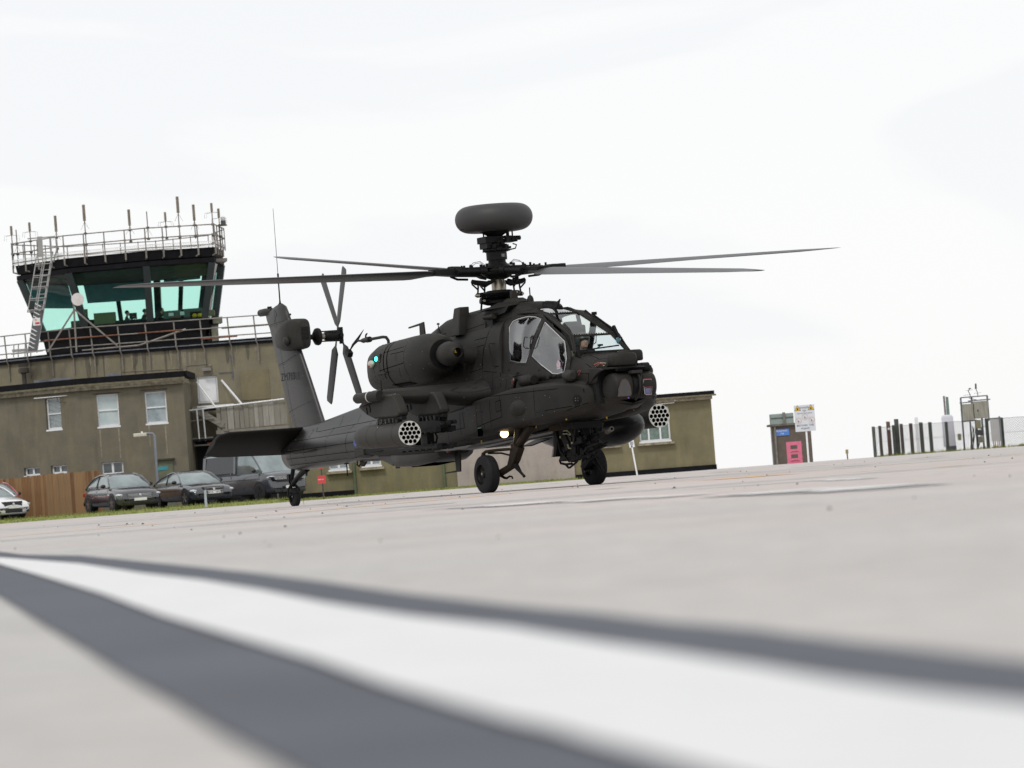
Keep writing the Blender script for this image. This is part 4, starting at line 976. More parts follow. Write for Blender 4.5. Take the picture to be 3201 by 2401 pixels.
b = MB(); b.tube([g0+gd*1.20, g0+gd*1.22, g0+gd*1.40], [.028, .045, .043], 14)
for k in range(5): b.lathe(g0+gd*(1.235+.018*k), gd, [(0, .049), (.008, .049)], 14, cap=False)
b.build('muzzle_brake', mat('muzzle_grey', (.10, .095, .085), .5, metal=.3), heli)
b = MB(); b.cyl(g0+gd*1.40, g0+gd*1.402, .022, n=12); b.build('muzzle_bore', SEAM, heli)
b = MB()                                                                # flexible ammunition chutes
for k in range(26):
    z = 1.0-.019*k; x = 2.02-.004*k+.05*math.sin(k*.12); b.box((x, -.10, z), (.14, .17, .012)); b.box((x, -.10, z-.009), (.11, .14, .008))
for k in range(12): b.box((2.62+.012*k, -.16, 1.0-.02*k), (.10, .10, .010))
b.build('ammunition_chute', BLK, heli, smooth=False)
b = MB(); b.tube([(1.98, -.05, .55), (1.90, -.06, .44), (1.93, -.06, .40), (2.10, -.05, .375), (2.30, -.04, .38)], .020, 8); b.tube([(2.06, -.04, .38), (2.16, -.04, .315), (2.22, -.04, .32), (2.45, -.03, .40)], .018, 8)
b.tube([(2.42, -.03, .42), (2.75, -.02, .54), (3.0, 0, .66), (3.25, 0, .80)], .016, 6); b.tube([(2.85, -.08, .95), (3.02, -.05, .72), (3.1, -.03, .58)], .013, 6); b.tube([(3.05, 0, .9), (3.02, 0, .75), (3.10, 0, .55)], .013, 6)
b.tube([(2.5, .1, .50), (3.3, .05, .62), (3.42, .05, .63)], [.02, .02, .01], 6); b.tube([(2.5, -.1, .42), (2.8, -.05, .5), (3.1, 0, .56)], .014, 6)
b.build('gun_guard', BLK, heli)
b = MB(); b.tube([(2.42, -.22, .93), (2.58, -.22, .925), (2.66, -.21, .86)], .010, 6); b.tube([(2.40, -.22, .88), (2.55, -.22, .875), (2.62, -.20, .85)], .010, 6); b.tube([(2.50, -.20, .70), (2.53, -.2, .64), (2.60, -.2, .63)], .014, 6); b.box((2.30, -.22, .83), (.03, .02, .03)); b.box((2.68, -.21, .72), (.03, .02, .03)); b.build('hydraulic_hose', mat('hose_cream', (.30, .29, .2), .5), heli)
b = MB()                                                       # side frames round the gun
for s in (-1, 1):
    b.tube([(2.1, s*.19, .98), (2.2, s*.19, .60), (2.45, s*.17, .42), (2.75, s*.15, .46), (3.05, s*.13, .62)], .02, 6)
rr = random.Random(21)
for k in range(22): b.box((rr.uniform(2.1, 2.95), rr.uniform(-.16, .16), rr.uniform(.44, .96)), (rr.uniform(.04, .16), rr.uniform(.04, .12), rr.uniform(.04, .14)), rr.uniform(0, 1))
b.build('gun_cradle', BLK, heli, bevel=.005, bseg=1)

# ---- panel seams, rivets and markings laid on the skin by projection
TREES = []
for vs, fs in FB: TREES.append(BVHTree.FromPolygons([Vector(v) for v in vs], fs))
def hit(o, d):
    best = None
    for t in TREES:
        r = t.ray_cast(o, d)
        if r[0] is not None and (best is None or r[3] < best[2]): best = (r[0], r[1], r[3])
    return best
def project(pts, step=.05, side='y-'):
    """pts (a,b) in plane; returns surface points with normals"""
    O = {'y-': lambda a, b_: (V(a, -4, b_), V(0, 1, 0)), 'z+': lambda a, b_: (V(a, b_, 6), V(0, 0, -1)), 'x+': lambda a, b_: (V(8, a, b_), V(-1, 0, 0)), 'z-': lambda a, b_: (V(a, b_, -1), V(0, 0, 1))}[side]
    out = []
    for p, q in zip(pts, pts[1:]):
        n = max(1, int(math.hypot(q[0]-p[0], q[1]-p[1])/step))
        for i in range(n+(1 if q == pts[-1] else 0)):
            t = i/n; h = hit(*O(lerp(p[0], q[0], t), lerp(p[1], q[1], t)))
            out.append(h)
    return out
def seam(mb, pts, w=.009, side='y-', step=.06, lift=.0015):
    hs = project(pts, step, side); prev = None
    for h0, h1 in zip(hs, hs[1:]):
        if not h0 or not h1: continue
        p, q = h0[0], h1[0]
        if (q-p).length > step*3.5: continue
        n = h0[1]; 
        if n.dot(V(8, -6, 2)) < 0 and side == 'y-' and n.y > 0: n = -n
        t = (q-p).normalized(); a = n.cross(t).normalized()*w/2
        nn = n if n.dot({'y-': V(0, -1, 0), 'z+': V(0, 0, 1), 'x+': V(1, 0, 0), 'z-': V(0, 0, -1)}[side]) > 0 else -n
        l = nn*lift
        mb.add([p+a+l, p-a+l, q-a+l, q+a+l], [(0, 1, 2, 3)])
def rivline(mb, pts, side='y-', step=.055, r=.004):
    for h in project(pts, step, side):
        if h: mb.box(h[0], (2*r, 2*r, 2*r), Matrix.Rotation(.7, 3, 'X'))
b = MB(); rvb = MB()
# boom rings and longitudinal laps
for x in (-4.95, -5.9, -6.9, -8.0, -8.7): seam(b, [(x, .72), (x+.05, 1.42)]); rivline(rvb, [(x-.03, .74), (x+.02, 1.40)])
for z0, z1 in ((1.30, 1.22), (1.10, 1.04), (.93, .90), (.82, .78)): seam(b, [(-4.6, z0), (-8.9, z1)]); rivline(rvb, [(-4.6, z0+.02), (-8.9, z1+.02)], step=.07)
seam(b, [(-4.7, 1.45), (-6.6, 1.40), (-7.7, 1.36)]); seam(b, [(-6.6, 1.42), (-6.5, 1.66)]); seam(b, [(-5.7, 1.45), (-5.6, 1.78)]); seam(b, [(-7.75, 1.36), (-7.8, 1.5), (-7.7, 1.56)], w=.014)
# fin
seam(b, [(-9.2, 3.55), (-10.1, 3.52)], w=.006); seam(b, [(-8.7, 2.88), (-9.2, 2.78), (-9.86, 2.72)], w=.006); seam(b, [(-9.65, 3.85), (-9.5, 3.0), (-9.25, 2.0), (-9.0, 1.3)], w=.005); seam(b, [(-8.2, 1.95), (-9.4, 1.80)], w=.005); seam(b, [(-9.7, 3.55), (-9.5, 3.7), (-9.6, 3.8)]); 
rivline(rvb, [(-9.2, 3.52), (-10.1, 3.49)]); rivline(rvb, [(-9.62, 3.85), (-9.47, 3.0), (-9.22, 2.0), (-8.97, 1.3)]); rivline(rvb, [(-8.7, 2.85), (-9.2, 2.75), (-9.86, 2.69)]); rivline(rvb, [(-9.9, 3.4), (-9.4, 2.6), (-9.2, 1.6)])
# bay flank
for x in (-.30, .10, .72, 1.30, 2.95): seam(b, [(x, .90), (x+.02, 1.66)])
seam(b, [(.72, 1.12), (1.75, 1.24), (1.72, 1.6)]); seam(b, [(1.0, 1.02), (1.02, 1.14)]); seam(b, [(1.2, 1.60), (3.6, 1.60)]); seam(b, [(3.0, 1.25), (3.9, 1.30)]); rivline(rvb, [(2.98, 1.12), (2.99, 1.64)]); rivline(rvb, [(.78, 1.15), (1.68, 1.26)], step=.09)
seam(b, [(1.55, 1.33), (1.75, 1.35), (1.75, 1.52), (1.55, 1.50), (1.55, 1.33)]); seam(b, [(-.9, .95), (-.9, 1.40)]); seam(b, [(-.9, 1.1), (-.1, 1.13), (-.15, 1.4)])
# core side under canopy and beside engine
seam(b, [(1.1, 2.0), (2.05, 1.93), (3.45, 1.80)]); seam(b, [(1.13, 2.0), (1.1, 2.5), (1.15, 2.92)]); seam(b, [(2.02, 1.93), (2.06, 2.2), (2.5, 2.78)]); seam(b, [(.55, 1.75), (.5, 2.3), (.6, 2.9)]); seam(b, [(.55, 2.05), (1.05, 2.0), (1.1, 1.75)]); seam(b, [(.85, 1.72), (.86, 2.0)]); seam(b, [(.1, 2.6), (.55, 2.62)]); seam(b, [(.0, 2.05), (.5, 2.1), (.5, 2.5), (.0, 2.45)]); seam(b, [(1.25, 1.70), (1.3, 1.93)])
rivline(rvb, [(1.16, 2.02), (1.13, 2.5), (1.18, 2.92)]); rivline(rvb, [(1.1, 1.975), (2.05, 1.905), (3.45, 1.78)], step=.045); rivline(rvb, [(2.07, 1.93), (2.1, 2.2), (2.54, 2.78)], step=.04); rivline(rvb, [(.58, 1.75), (.53, 2.3), (.63, 2.9)])
# nose hood
seam(b, [(3.62, 2.03), (3.9, 1.95), (4.08, 1.86)]); seam(b, [(4.02, 1.5), (4.0, 1.75), (4.02, 1.93)], w=.012); seam(b, [(3.65, 1.9), (3.64, 1.75)]); seam(b, [(3.6, 1.84), (4.0, 1.80)]); seam(b, [(3.7, 1.22), (4.1, 1.35)])
seam(b, [(3.66, -.4), (3.64, 0), (3.66, .4)], side='z+'); seam(b, [(3.95, -.40), (4.0, 0), (3.95, .40)], side='z+'); seam(b, [(3.66, -.28), (3.95, -.26)], side='z+'); seam(b, [(3.66, .1), (3.95, .1)], side='z+')
# doghouse / nacelle
seam(b, [(.32, 2.85), (.34, 3.14)]); seam(b, [(-.4, 2.80), (.3, 2.86)]); seam(b, [(-2.2, 2.72), (-1.9, 2.78), (-1.2, 2.80)]); seam(b, [(-1.4, 2.82), (-1.4, 3.06)])
seam(b, [(-.78, 2.0), (-.78, 2.4), (-.78, 2.78)], w=.01); seam(b, [(-1.78, 2.74), (-1.80, 2.3), (-1.75, 1.95)]); seam(b, [(-2.05, 2.7), (-2.08, 2.3), (-2.0, 1.95)]); seam(b, [(-1.85, 2.24), (-.80, 2.32)], w=.011); seam(b, [(-1.35, 2.5), (-.8, 2.52)]); seam(b, [(-1.0, 2.25), (-1.1, 1.97)]); seam(b, [(-1.7, 2.54), (-.8, 2.60)]); seam(b, [(-1.2, 2.58), (-1.2, 2.76)])
rivline(rvb, [(-2.08, 2.7), (-2.11, 2.3), (-2.03, 1.97)], step=.08)
seam(b, [(-.25, 1.72), (-.25, 1.82)]); seam(b, [(.1, 1.6), (.1, 1.82)])
# radome
for zz in (4.51,): seam(b, [(-.72, zz), (.0, zz-.01)])
seam(b, [(-.02, 4.46), (-.16, 4.6), (-.17, 4.76), (-.10, 4.88)], w=.016)
# wing
rivline(rvb, [(.1, 1.78), (.1, 1.74)])
chips = MB(); rr = random.Random(77)
for k in range(90):
    zc = rr.choice(((.0, 3.6, 1.0, 1.65), (-8.8, -4.8, .75, 1.4), (1.0, 3.4, 1.75, 2.0), (-1.0, .6, 1.9, 2.6), (-9.6, -8.3, 1.8, 2.8)))
    h = hit(V(rr.uniform(zc[0], zc[1]), -4, rr.uniform(zc[2], zc[3])), V(0, 1, 0))
    if h: chips.box(h[0], (rr.uniform(.006, .014), .006, rr.uniform(.006, .014)), Matrix.Rotation(.6, 3, 'X'))
o = chips.build('paint_chip', mat('chip_pale', (.22, .22, .20), .6), heli, smooth=False); o['kind'] = 'stuff'
o = b.build('panel_seam', SEAM, heli, smooth=False); o['kind'] = 'stuff'
o = rvb.build('skin_rivet', mat('rivet_paint', (.018, .018, .018), .5), heli, smooth=False); o['kind'] = 'stuff'
# stencil circles, triangles, boxes
mk = MB(); 
def circ(mb, cx, cz, r, w=.012, sz=1.0, n=22): seam(mb, [(cx+r*math.cos(2*math.pi*k/n), cz+r*sz*math.sin(2*math.pi*k/n)) for k in range(n+1)], w=w, step=.04, lift=.002)
circ(mk, .66, 1.86, .15, sz=1.0, w=.016); circ(mk, .98, 1.83, .10, w=.016); 
for a in range(8): circ(mk, .66+.08*math.cos(a*.785), 1.86+.08*math.sin(a*.785), .012, w=.008, n=8)
seam(mk, [(.93, 1.56), (.93, 1.35)], w=.02, lift=.002); seam(mk, [(.93, 1.33), (.93, 1.15)], w=.03, lift=.002); seam(mk, [(.86, 1.36), (1.02, 1.36)], w=.035, lift=.002)
for k in range(5): seam(mk, [(3.48, 1.46-.035*k), (3.60-.03*(k % 2), 1.455-.035*k)], w=.012, lift=.002)
for k in range(5): seam(mk, [(1.6, 1.48-.03*k), (1.70, 1.485-.03*k)], w=.008, lift=.002)
for k in range(4): seam(mk, [(3.02, 1.28-.025*k), (3.30-.05*(k % 2), 1.29-.025*k)], w=.01, lift=.002)
for k in range(5): seam(mk, [(-1.15, 2.50-.03*k), (-1.05, 2.505-.03*k)], w=.01, lift=.002)
for k in range(3): seam(mk, [(.1, 2.40-.05*k), (.35, 2.41-.05*k)], w=.012, lift=.002)
o = mk.build('stencil_marking', mat('stencil_navy', (.004, .004, .010), .8), heli, smooth=False); o['kind'] = 'stuff'
mk = MB(); seam(mk, [(3.72, 1.86), (3.80, 1.865), (3.76, 1.79), (3.72, 1.86)], w=.010, lift=.003); seam(mk, [(1.45, 1.84), (1.52, 1.842), (1.485, 1.77), (1.45, 1.84)], w=.009, lift=.003); seam(mk, [(-9.78, 3.47), (-9.72, 3.48)], w=.02, lift=.003); o = mk.build('warning_triangle', REDM, heli, smooth=False)
# roundel on boom
h = hit(V(-5.35, -4, 1.12), V(0, 1, 0))
if h:
    for rad, m_, l_ in ((.115, BLUEM, .003), (.048, REDM, .006)):
        b = MB(); c = h[0]; n = h[1] if h[1].y < 0 else -h[1]; a_, b_ = basis(n)
        b.add([c+n*l_]+[c+n*l_+(a_*math.cos(t)+b_*math.sin(t))*rad for t in [2*math.pi*k/28 for k in range(28)]], [(0, 1+k, 1+(k+1) % 28) for k in range(28)]); b.build('roundel', m_, heli, smooth=False)
# black scupper window in bay flank
b = MB(); b.box((.82, -.962, 1.02), (.14, .03, .13)); b.build('fuel_port', SEAM, heli)
b = MB(); b.box((.82, -.965, 1.094), (.12, .03, .012)); b.build('fuel_port_lip', mat('pale_green', (.1, .25, .18), .5), heli)
# serial on fin
text_part('ZM713', 'serial_number', .21, (-9.02, -.146, 2.47), Matrix(((1, 0, 0), (0, 0, -1), (0, 1, 0))), MATS['stencil_navy'], heli, .002, sx=1.15)
# ================================================================== GROUND
CONC = mat('concrete_apron', (.475, .448, .428), .85, scale=.35, bump=.15, bscale=25, spec=.3, col2=(.56, .528, .503))
def add_joint_pattern():
    t = CONC.node_tree; b = t.nodes['Principled BSDF']
    src = b.inputs['Base Color'].links[0].from_socket
    tcn = t.nodes.new('ShaderNodeTexCoord')
    n = t.nodes.new('ShaderNodeTexNoise'); n.inputs['Scale'].default_value = .06; n.inputs['Detail'].default_value = 5; n.inputs['Roughness'].default_value = .6
    mpn = t.nodes.new('ShaderNodeMapping'); mpn.inputs['Scale'].default_value = (1, .5, 1)
    t.links.new(tcn.outputs['Object'], mpn.inputs[0]); t.links.new(mpn.outputs[0], n.inputs[0])
    r = t.nodes.new('ShaderNodeValToRGB'); r.color_ramp.elements[0].position = .38; r.color_ramp.elements[1].position = .62
    r.color_ramp.elements[0].color = (.93, .97, .975, 1); r.color_ramp.elements[1].color = (1.08, .985, .965, 1)
    t.links.new(n.outputs[0], r.inputs[0])
    m = t.nodes.new('ShaderNodeMixRGB'); m.blend_type = 'MULTIPLY'; m.inputs[0].default_value = 1
    t.links.new(src, m.inputs[1]); t.links.new(r.outputs[0], m.inputs[2])
    n2 = t.nodes.new('ShaderNodeTexNoise'); n2.inputs['Scale'].default_value = 7; n2.inputs['Detail'].default_value = 8; n2.inputs['Roughness'].default_value = .75
    t.links.new(tcn.outputs['Object'], n2.inputs[0])
    r2 = t.nodes.new('ShaderNodeValToRGB'); r2.color_ramp.elements[0].position = .3; r2.color_ramp.elements[1].position = .6
    r2.color_ramp.elements[0].color = (.72, .72, .73, 1); r2.color_ramp.elements[1].color = (1, 1, 1, 1)
    t.links.new(n2.outputs[0], r2.inputs[0])
    m2 = t.nodes.new('ShaderNodeMixRGB'); m2.blend_type = 'MULTIPLY'; m2.inputs[0].default_value = 1
    t.links.new(m.outputs[0], m2.inputs[1]); t.links.new(r2.outputs[0], m2.inputs[2]); t.links.new(m2.outputs[0], b.inputs['Base Color'])
add_joint_pattern()
b = MB()
ys = [-80, -20, 0, 5, 20, 60, 100, 150, 176, 260, 500, 1200, 3000]
xs = [-1500, -400, -100, -30, 0, 30, 100, 400, 1500]
gz = lambda y: 0 if y <= 176 else -.0016*(y-176)
vs = [(x, y, gz(y)) for y in ys for x in xs]; n = len(xs)
b.add(vs, [(i*n+j, i*n+j+1, (i+1)*n+j+1, (i+1)*n+j) for i in range(len(ys)-1) for j in range(n-1)])
tag(b.build('ground', CONC, smooth=False), kind='structure')
def strip(name, pts, w, z, m, wob=0, seed=1):
    """flat painted strip along pts with slightly uneven edges"""
    rr = random.Random(seed); b = MB(); P_ = []
    for (x0, y0), (x1, y1) in zip(pts, pts[1:]):
        k = max(1, int(math.hypot(x1-x0, y1-y0)/.35))
        for i in range(k): P_.append((lerp(x0, x1, i/k), lerp(y0, y1, i/k)))
    P_.append(pts[-1]); L_, R_ = [], []
    for i, p in enumerate(P_):
        q = P_[min(i+1, len(P_)-1)]; o = P_[max(i-1, 0)]
        dx, dy = q[0]-o[0], q[1]-o[1]; l = math.hypot(dx, dy); nx, ny = -dy/l, dx/l
        a = w/2+rr.uniform(-wob, wob); c = w/2+rr.uniform(-wob, wob)
        L_.append((p[0]+nx*a, p[1]+ny*a, z)); R_.append((p[0]-nx*c, p[1]-ny*c, z))
    m_ = len(P_)
    b.add(L_+R_, [(i, i+1, m_+i+1, m_+i) for i in range(m_-1)])
    return tag(b.build(name, m, smooth=False), kind='structure')
WPAINT = mat('white_line_paint', (.66, .66, .66), .7, var=.05, scale=6, bump=.1, bscale=30)
BPAINT = mat('black_line_paint', (.035, .041, .057), .6, scale=1.6, spec=.25, col2=(.078, .087, .108), bump=.1, bscale=30)
OPAINT = mat('orange_line_paint', (.78, .42, .07), .7, var=.1)
JOINT = mat('joint_sealant', (.28, .28, .28), .8, var=.2)
def pxl(px, py): 
    a, b_ = ray(px, py); t = -CAMH/b_; return (a*t, t)
def traced(name, top, bot, z, m):
    """painted band between two edges traced on the ground, carried on beyond the picture"""
    def ext(e):
        e = [Vector((*p, 0)) for p in e]; d0 = (e[0]-e[2]).normalized(); d1 = (e[-1]-e[-3]).normalized()
        return [e[0]+Vector((-.172, 1, 0))*40]+e+[e[-1]+d1*1.5]
    A_, B_ = ext(top), ext(bot); pts = A_+B_[::-1]
    tris = mgeo.tessellate_polygon([pts]); b = MB(); b.add([(p.x, p.y, z) for p in pts], [tuple(t) for t in tris])
    return tag(b.build(name, m, smooth=False), kind='structure')
def tr(cL, cR, sg=0): 
    pts = [(x/.793, 1687+y/.793) for x, y in cL]+[(1600+x/.793, 1687+y/.793) for x, y in cR]
    return [pxl(x, y+sg*(3+13*x/3200)) for x, y in pts]
eBT = tr([(60, 42), (200, 45), (420, 68), (600, 88), (800, 115), (1000, 145), (1269, 178)], [(200, 197), (400, 223), (600, 241), (800, 268), (1000, 292), (1269, 325)], -1)
eWT = tr([(0, 46), (200, 62), (350, 86), (500, 104), (650, 130), (800, 162), (1000, 195), (1269, 227)], [(200, 262), (400, 292), (600, 325), (800, 362), (1000, 392), (1269, 425)], 1)
eWB = tr([(0, 68), (100, 98), (250, 145), (400, 203), (600, 265), (780, 320), (950, 383), (1100, 430), (1269, 480)], [(100, 503), (200, 535), (300, 562)], -1)
eBB = tr([(0, 138), (100, 203), (200, 263), (300, 328), (450, 412), (560, 482), (700, 560)], [], 2)
traced('black_border_paint', eBT, eBB, .004, BPAINT)
traced('white_line', eWT, eWB, .008, WPAINT)
def pxline(name, pts, w, z, m, wob=0): return strip(name, [pxl(*p) for p in pts], w, z, m, wob)
pxline('orange_line', [(0, 1680), (900, 1605), (1620, 1541), (2300, 1492), (2990, 1437), (3201, 1419)], .16, .004, OPAINT, .03)
pxline('orange_line', [(2270, 1497), (2420, 1487)], .9, .004, OPAINT, .05)
pxline('orange_line', [(2930, 1461), (2990, 1456)], .3, .004, OPAINT, .05)
pxline('white_line', [(2340, 1546), (2510, 1538)], .55, .008, WPAINT, .08)
pxline('white_line', [(2570, 1536), (2770, 1527)], .55, .008, WPAINT, .08)
pxline('black_border_paint', [(2300, 1549), (2890, 1520)], .42, .004, mat('faded_black', (.38, .38, .39), .7, var=.2), .1)
pxline('white_line', [(1840, 1567), (1965, 1561)], .5, .008, WPAINT, .06)
pxline('white_line', [(2050, 1556), (2150, 1551)], .36, .008, WPAINT, .06)
pxline('white_line', [(1550, 1582), (1700, 1575)], .5, .008, WPAINT, .06)
pxline('black_border_paint', [(1400, 1590), (1780, 1570)], .35, .004, MATS['faded_black'], .1)
pxline('white_line', [(2700, 1474), (2735, 1471)], .4, .004, WPAINT, .05)
pxline('white_line', [(2160, 1530), (2560, 1502), (2700, 1498)], .25, .004, mat('faded_white', (.58, .58, .57), .8, var=.1), .06)
for k, y in enumerate((14.5, 19, 23.6, 44, 50, 56.5, 61, 64, 66.8, 73, 80, 88, 97, 108, 121)):
    strip('slab_joint', [(-40, y+.9), (0, y), (40, y-.5)], .03 if y < 60 else .07, .003, JOINT, .01, k)

b = MB(); rr = random.Random(31)
for k in range(160):
    x, y = rr.uniform(-9, 9), rr.choice((rr.uniform(4, 30), rr.uniform(20, 90))); r_ = rr.uniform(.004, .012)*(1 if y < 30 else 1.6)
    b.add([(x+r_*rr.uniform(.7, 1.3)*math.cos(a), y+r_*rr.uniform(.7, 1.3)*math.sin(a), .001) for a in (0, 1.57, 3.14, 4.71)]+[(x, y, r_*1.1)], [(0, 1, 4), (1, 2, 4), (2, 3, 4), (3, 0, 4)])
tag(b.build('grit', mat('grit_dark', (.10, .09, .08), .9), smooth=False), kind='stuff')
STAIN = mat('oil_stain', (.30, .29, .28), .75, scale=4, col2=(.42, .41, .39))
for k in range(30):
    x, y = rr.uniform(-9, 10), rr.uniform(22, 130); w_, l_ = rr.uniform(.1, .5), rr.uniform(.3, 1.8)
    b = MB(); n_ = 14; b.add([(x+w_*rr.uniform(.6, 1.2)*math.cos(2*math.pi*i/n_), y+l_*rr.uniform(.6, 1.2)*math.sin(2*math.pi*i/n_), .0015+.00005*k) for i in range(n_)], [tuple(range(n_))]); tag(b.build('oil_stain', STAIN, smooth=False), kind='structure')
TYRE = mat('tyre_mark', (.34, .335, .33), .8, scale=2, col2=(.45, .44, .43))
for k, (p, q, w_) in enumerate((((-8, 60), (8, 52), .22), ((-8, 62.2), (8, 54.4), .22), ((-9, 90), (9, 104), .3), ((-6, 30), (7, 36), .18), ((-6, 31.6), (7, 37.8), .18), ((-9, 120), (9, 112), .3))):
    strip('tyre_mark', [p, ((p[0]+q[0])/2, (p[1]+q[1])/2+.5), q], w_, .0035, TYRE, .04, 40+k)
# grass verge
GR = mat('verge_grass', (.13, .155, .035), .9, scale=8, col2=(.26, .28, .08), bump=.3, bscale=20, spec=.2)
b = MB(); V0 = []
rr = random.Random(4)
front = [(-60, 146), (-30, 150), (-20, 151.5), (-15, 152), (-11, 153), (-8.5, 155), (-6, 165), (-3, 170), (3, 170.8)]
for i in range(len(front)-1):
    (x0, y0), (x1, y1) = front[i], front[i+1]
    k = max(2, int((x1-x0)/.5))
    for j in range(k):
        x = lerp(x0, x1, j/k); y = lerp(y0, y1, j/k); V0.append((x, y))
n = len(V0); vs = []
for x, y in V0:
    back = 157.5 if x < -9 else 172
    vs += [(x, y+rr.uniform(-.15, .15), .002), (x, y+.25, .05+rr.uniform(0, .02)), (x, lerp(y+.3, max(back, y+.6), .5), .13 if x < -9 else .07), (x, max(back, y+.6), .14 if x < -9 else .05)]
b.add(vs, [(i*4+j, (i+1)*4+j, (i+1)*4+j+1, i*4+j+1) for i in range(n-1) for j in range(3)])
tag(b.build('grass_verge', GR), kind='structure')
b = MB()
for i in range(9000):
    s = rr.random(); k = rr.randrange(len(V0)-1); x = V0[k][0]+rr.uniform(0, .5); y0 = V0[k][1]
    if x > 3.4: continue
    y = y0+.1+rr.random()**1.6*(5 if x < -9 else 2.0)
    h = rr.uniform(.04, .10)*(1.0 if x < -8 else .8); a = rr.uniform(0, 3.14); w = .018
    dx, dy = math.cos(a)*w, math.sin(a)*w; lx, ly = rr.uniform(-.04, .04), rr.uniform(-.04, .04)
    zg = .12*min(1, (y-y0)/2.5) if x < -9 else .02
    b.add([(x-dx, y-dy, zg), (x+dx, y+dy, zg), (x+lx, y+ly, zg+.03+h)], [(0, 1, 2)])
for i in range(900):   # weeds by the far fence and walls
    x = rr.choice([rr.uniform(15.4, 22.5), rr.uniform(-7, 3), rr.uniform(21.5, 24)]); y = 171.2 if x > 10 else 171.7
    h = rr.uniform(.05, .16); w = .02
    b.add([(x-w, y, 0), (x+w, y, 0), (x+rr.uniform(-.06, .06), y+rr.uniform(-.05, .05), h)], [(0, 1, 2)])
tag(b.build('grass', GR, smooth=False), kind='stuff')
b = MB(); b.add([(-60, 156, .12), (-9.2, 156, .12), (-9.2, 171.9, .12), (-60, 171.9, .12)], [(0, 1, 2, 3)]); tag(b.build('car_park', mat('asphalt', (.07, .07, .072), .9, bump=.2), smooth=False), kind='structure')

# ================================================================== BUILDINGS
def render_wall(name, c1, c2, tint=(.75, .70, .60)):
    """weathered render: large blotches, vertical run marks, fine grain"""
    m = mat(name, c1, .9, scale=.5, col2=c2, bump=.25, bscale=14, spec=.2)
    t = m.node_tree; b = t.nodes['Principled BSDF']; src = b.inputs['Base Color'].links[0].from_socket
    tcn = t.nodes.new('ShaderNodeTexCoord')
    cur = src
    for sc, scale, lo, hi, c in (((2.2, 2.2, .30), 1.0, .52, .74, (1.22, 1.19, 1.10, 1)), ((1.1, 1.1, .25), 2.1, .52, .78, (.78, .78, .77, 1)), ((1, 1, 1.3), 1.3, .35, .75, (1.20, 1.17, 1.10, 1)), ((1, 1, 1), 18, .3, .75, (.86, .86, .86, 1))):
        mpn = t.nodes.new('ShaderNodeMapping'); mpn.inputs['Scale'].default_value = sc; mpn.inputs['Location'].default_value = (scale*7, 3*scale, 0)
        n = t.nodes.new('ShaderNodeTexNoise'); n.inputs['Scale'].default_value = scale; n.inputs['Detail'].default_value = 5; n.inputs['Roughness'].default_value = .6
        t.links.new(tcn.outputs['Object'], mpn.inputs[0]); t.links.new(mpn.outputs[0], n.inputs[0])
        r = t.nodes.new('ShaderNodeValToRGB'); r.color_ramp.elements[0].position = lo; r.color_ramp.elements[1].position = hi
        r.color_ramp.elements[0].color = (1, 1, 1, 1); r.color_ramp.elements[1].color = c
        t.links.new(n.outputs[0], r.inputs[0])
        mm = t.nodes.new('ShaderNodeMixRGB'); mm.blend_type = 'MULTIPLY'; mm.inputs[0].default_value = 1
        t.links.new(cur, mm.inputs[1]); t.links.new(r.outputs[0], mm.inputs[2]); cur = mm.outputs[0]
    t.links.new(cur, b.inputs['Base Color']); return m
WALL = render_wall('olive_render', (.185, .168, .122), (.225, .205, .152))
WALLA = render_wall('olive_render_annex', (.152, .138, .104), (.185, .168, .13))
WALL2 = render_wall('olive_render_low', (.165, .148, .09), (.21, .19, .12))
PINK = render_wall('pink_render', (.34, .30, .285), (.40, .36, .335))
TAR = mat('black_felt', (.008, .008, .010), .8, var=.4, scale=3, spec=.15)
TARL = mat('lead_flashing', (.14, .15, .17), .5, var=.3, scale=4)
GUT = mat('mossy_gutter', (.10, .10, .055), .8, scale=5, col2=(.20, .17, .11))
SOF = mat('stained_fascia', (.13, .12, .08), .8, scale=4, col2=(.42, .36, .27))
WHITEP = mat('white_frame_paint', (.78, .79, .80), .45, var=.05, scale=5)
RAILM = mat('galvanised_rail', (.15, .135, .12), .6, scale=3, metal=.1, col2=(.27, .25, .225))
RUST = mat('rusty_steel', (.18, .075, .04), .85, var=.4, scale=9)
GLB = mat('window_glass', (.12, .15, .17), .08, spec=.9, scale=3, col2=(.30, .36, .37))
GLD = mat('dark_window_glass', (.03, .04, .045), .08, spec=.9, scale=3, col2=(.10, .12, .12))
BLIND = mat('venetian_blind', (.42, .47, .48), .6, var=.12, scale=2)
def wallseg(b, p, q, z0, z1, th=.3):
    p, q = Vector((*p, 0)), Vector((*q, 0)); d = (q-p).normalized(); n = Vector((-d.y, d.x, 0))
    if n.y < 0: n = -n
    vs = [p, q, q+n*th, p+n*th]
    b.add([(v.x, v.y, z0) for v in vs]+[(v.x, v.y, z1) for v in vs], [(3, 2, 1, 0), (4, 5, 6, 7), (0, 1, 5, 4), (1, 2, 6, 5), (2, 3, 7, 6), (3, 0, 4, 7)])
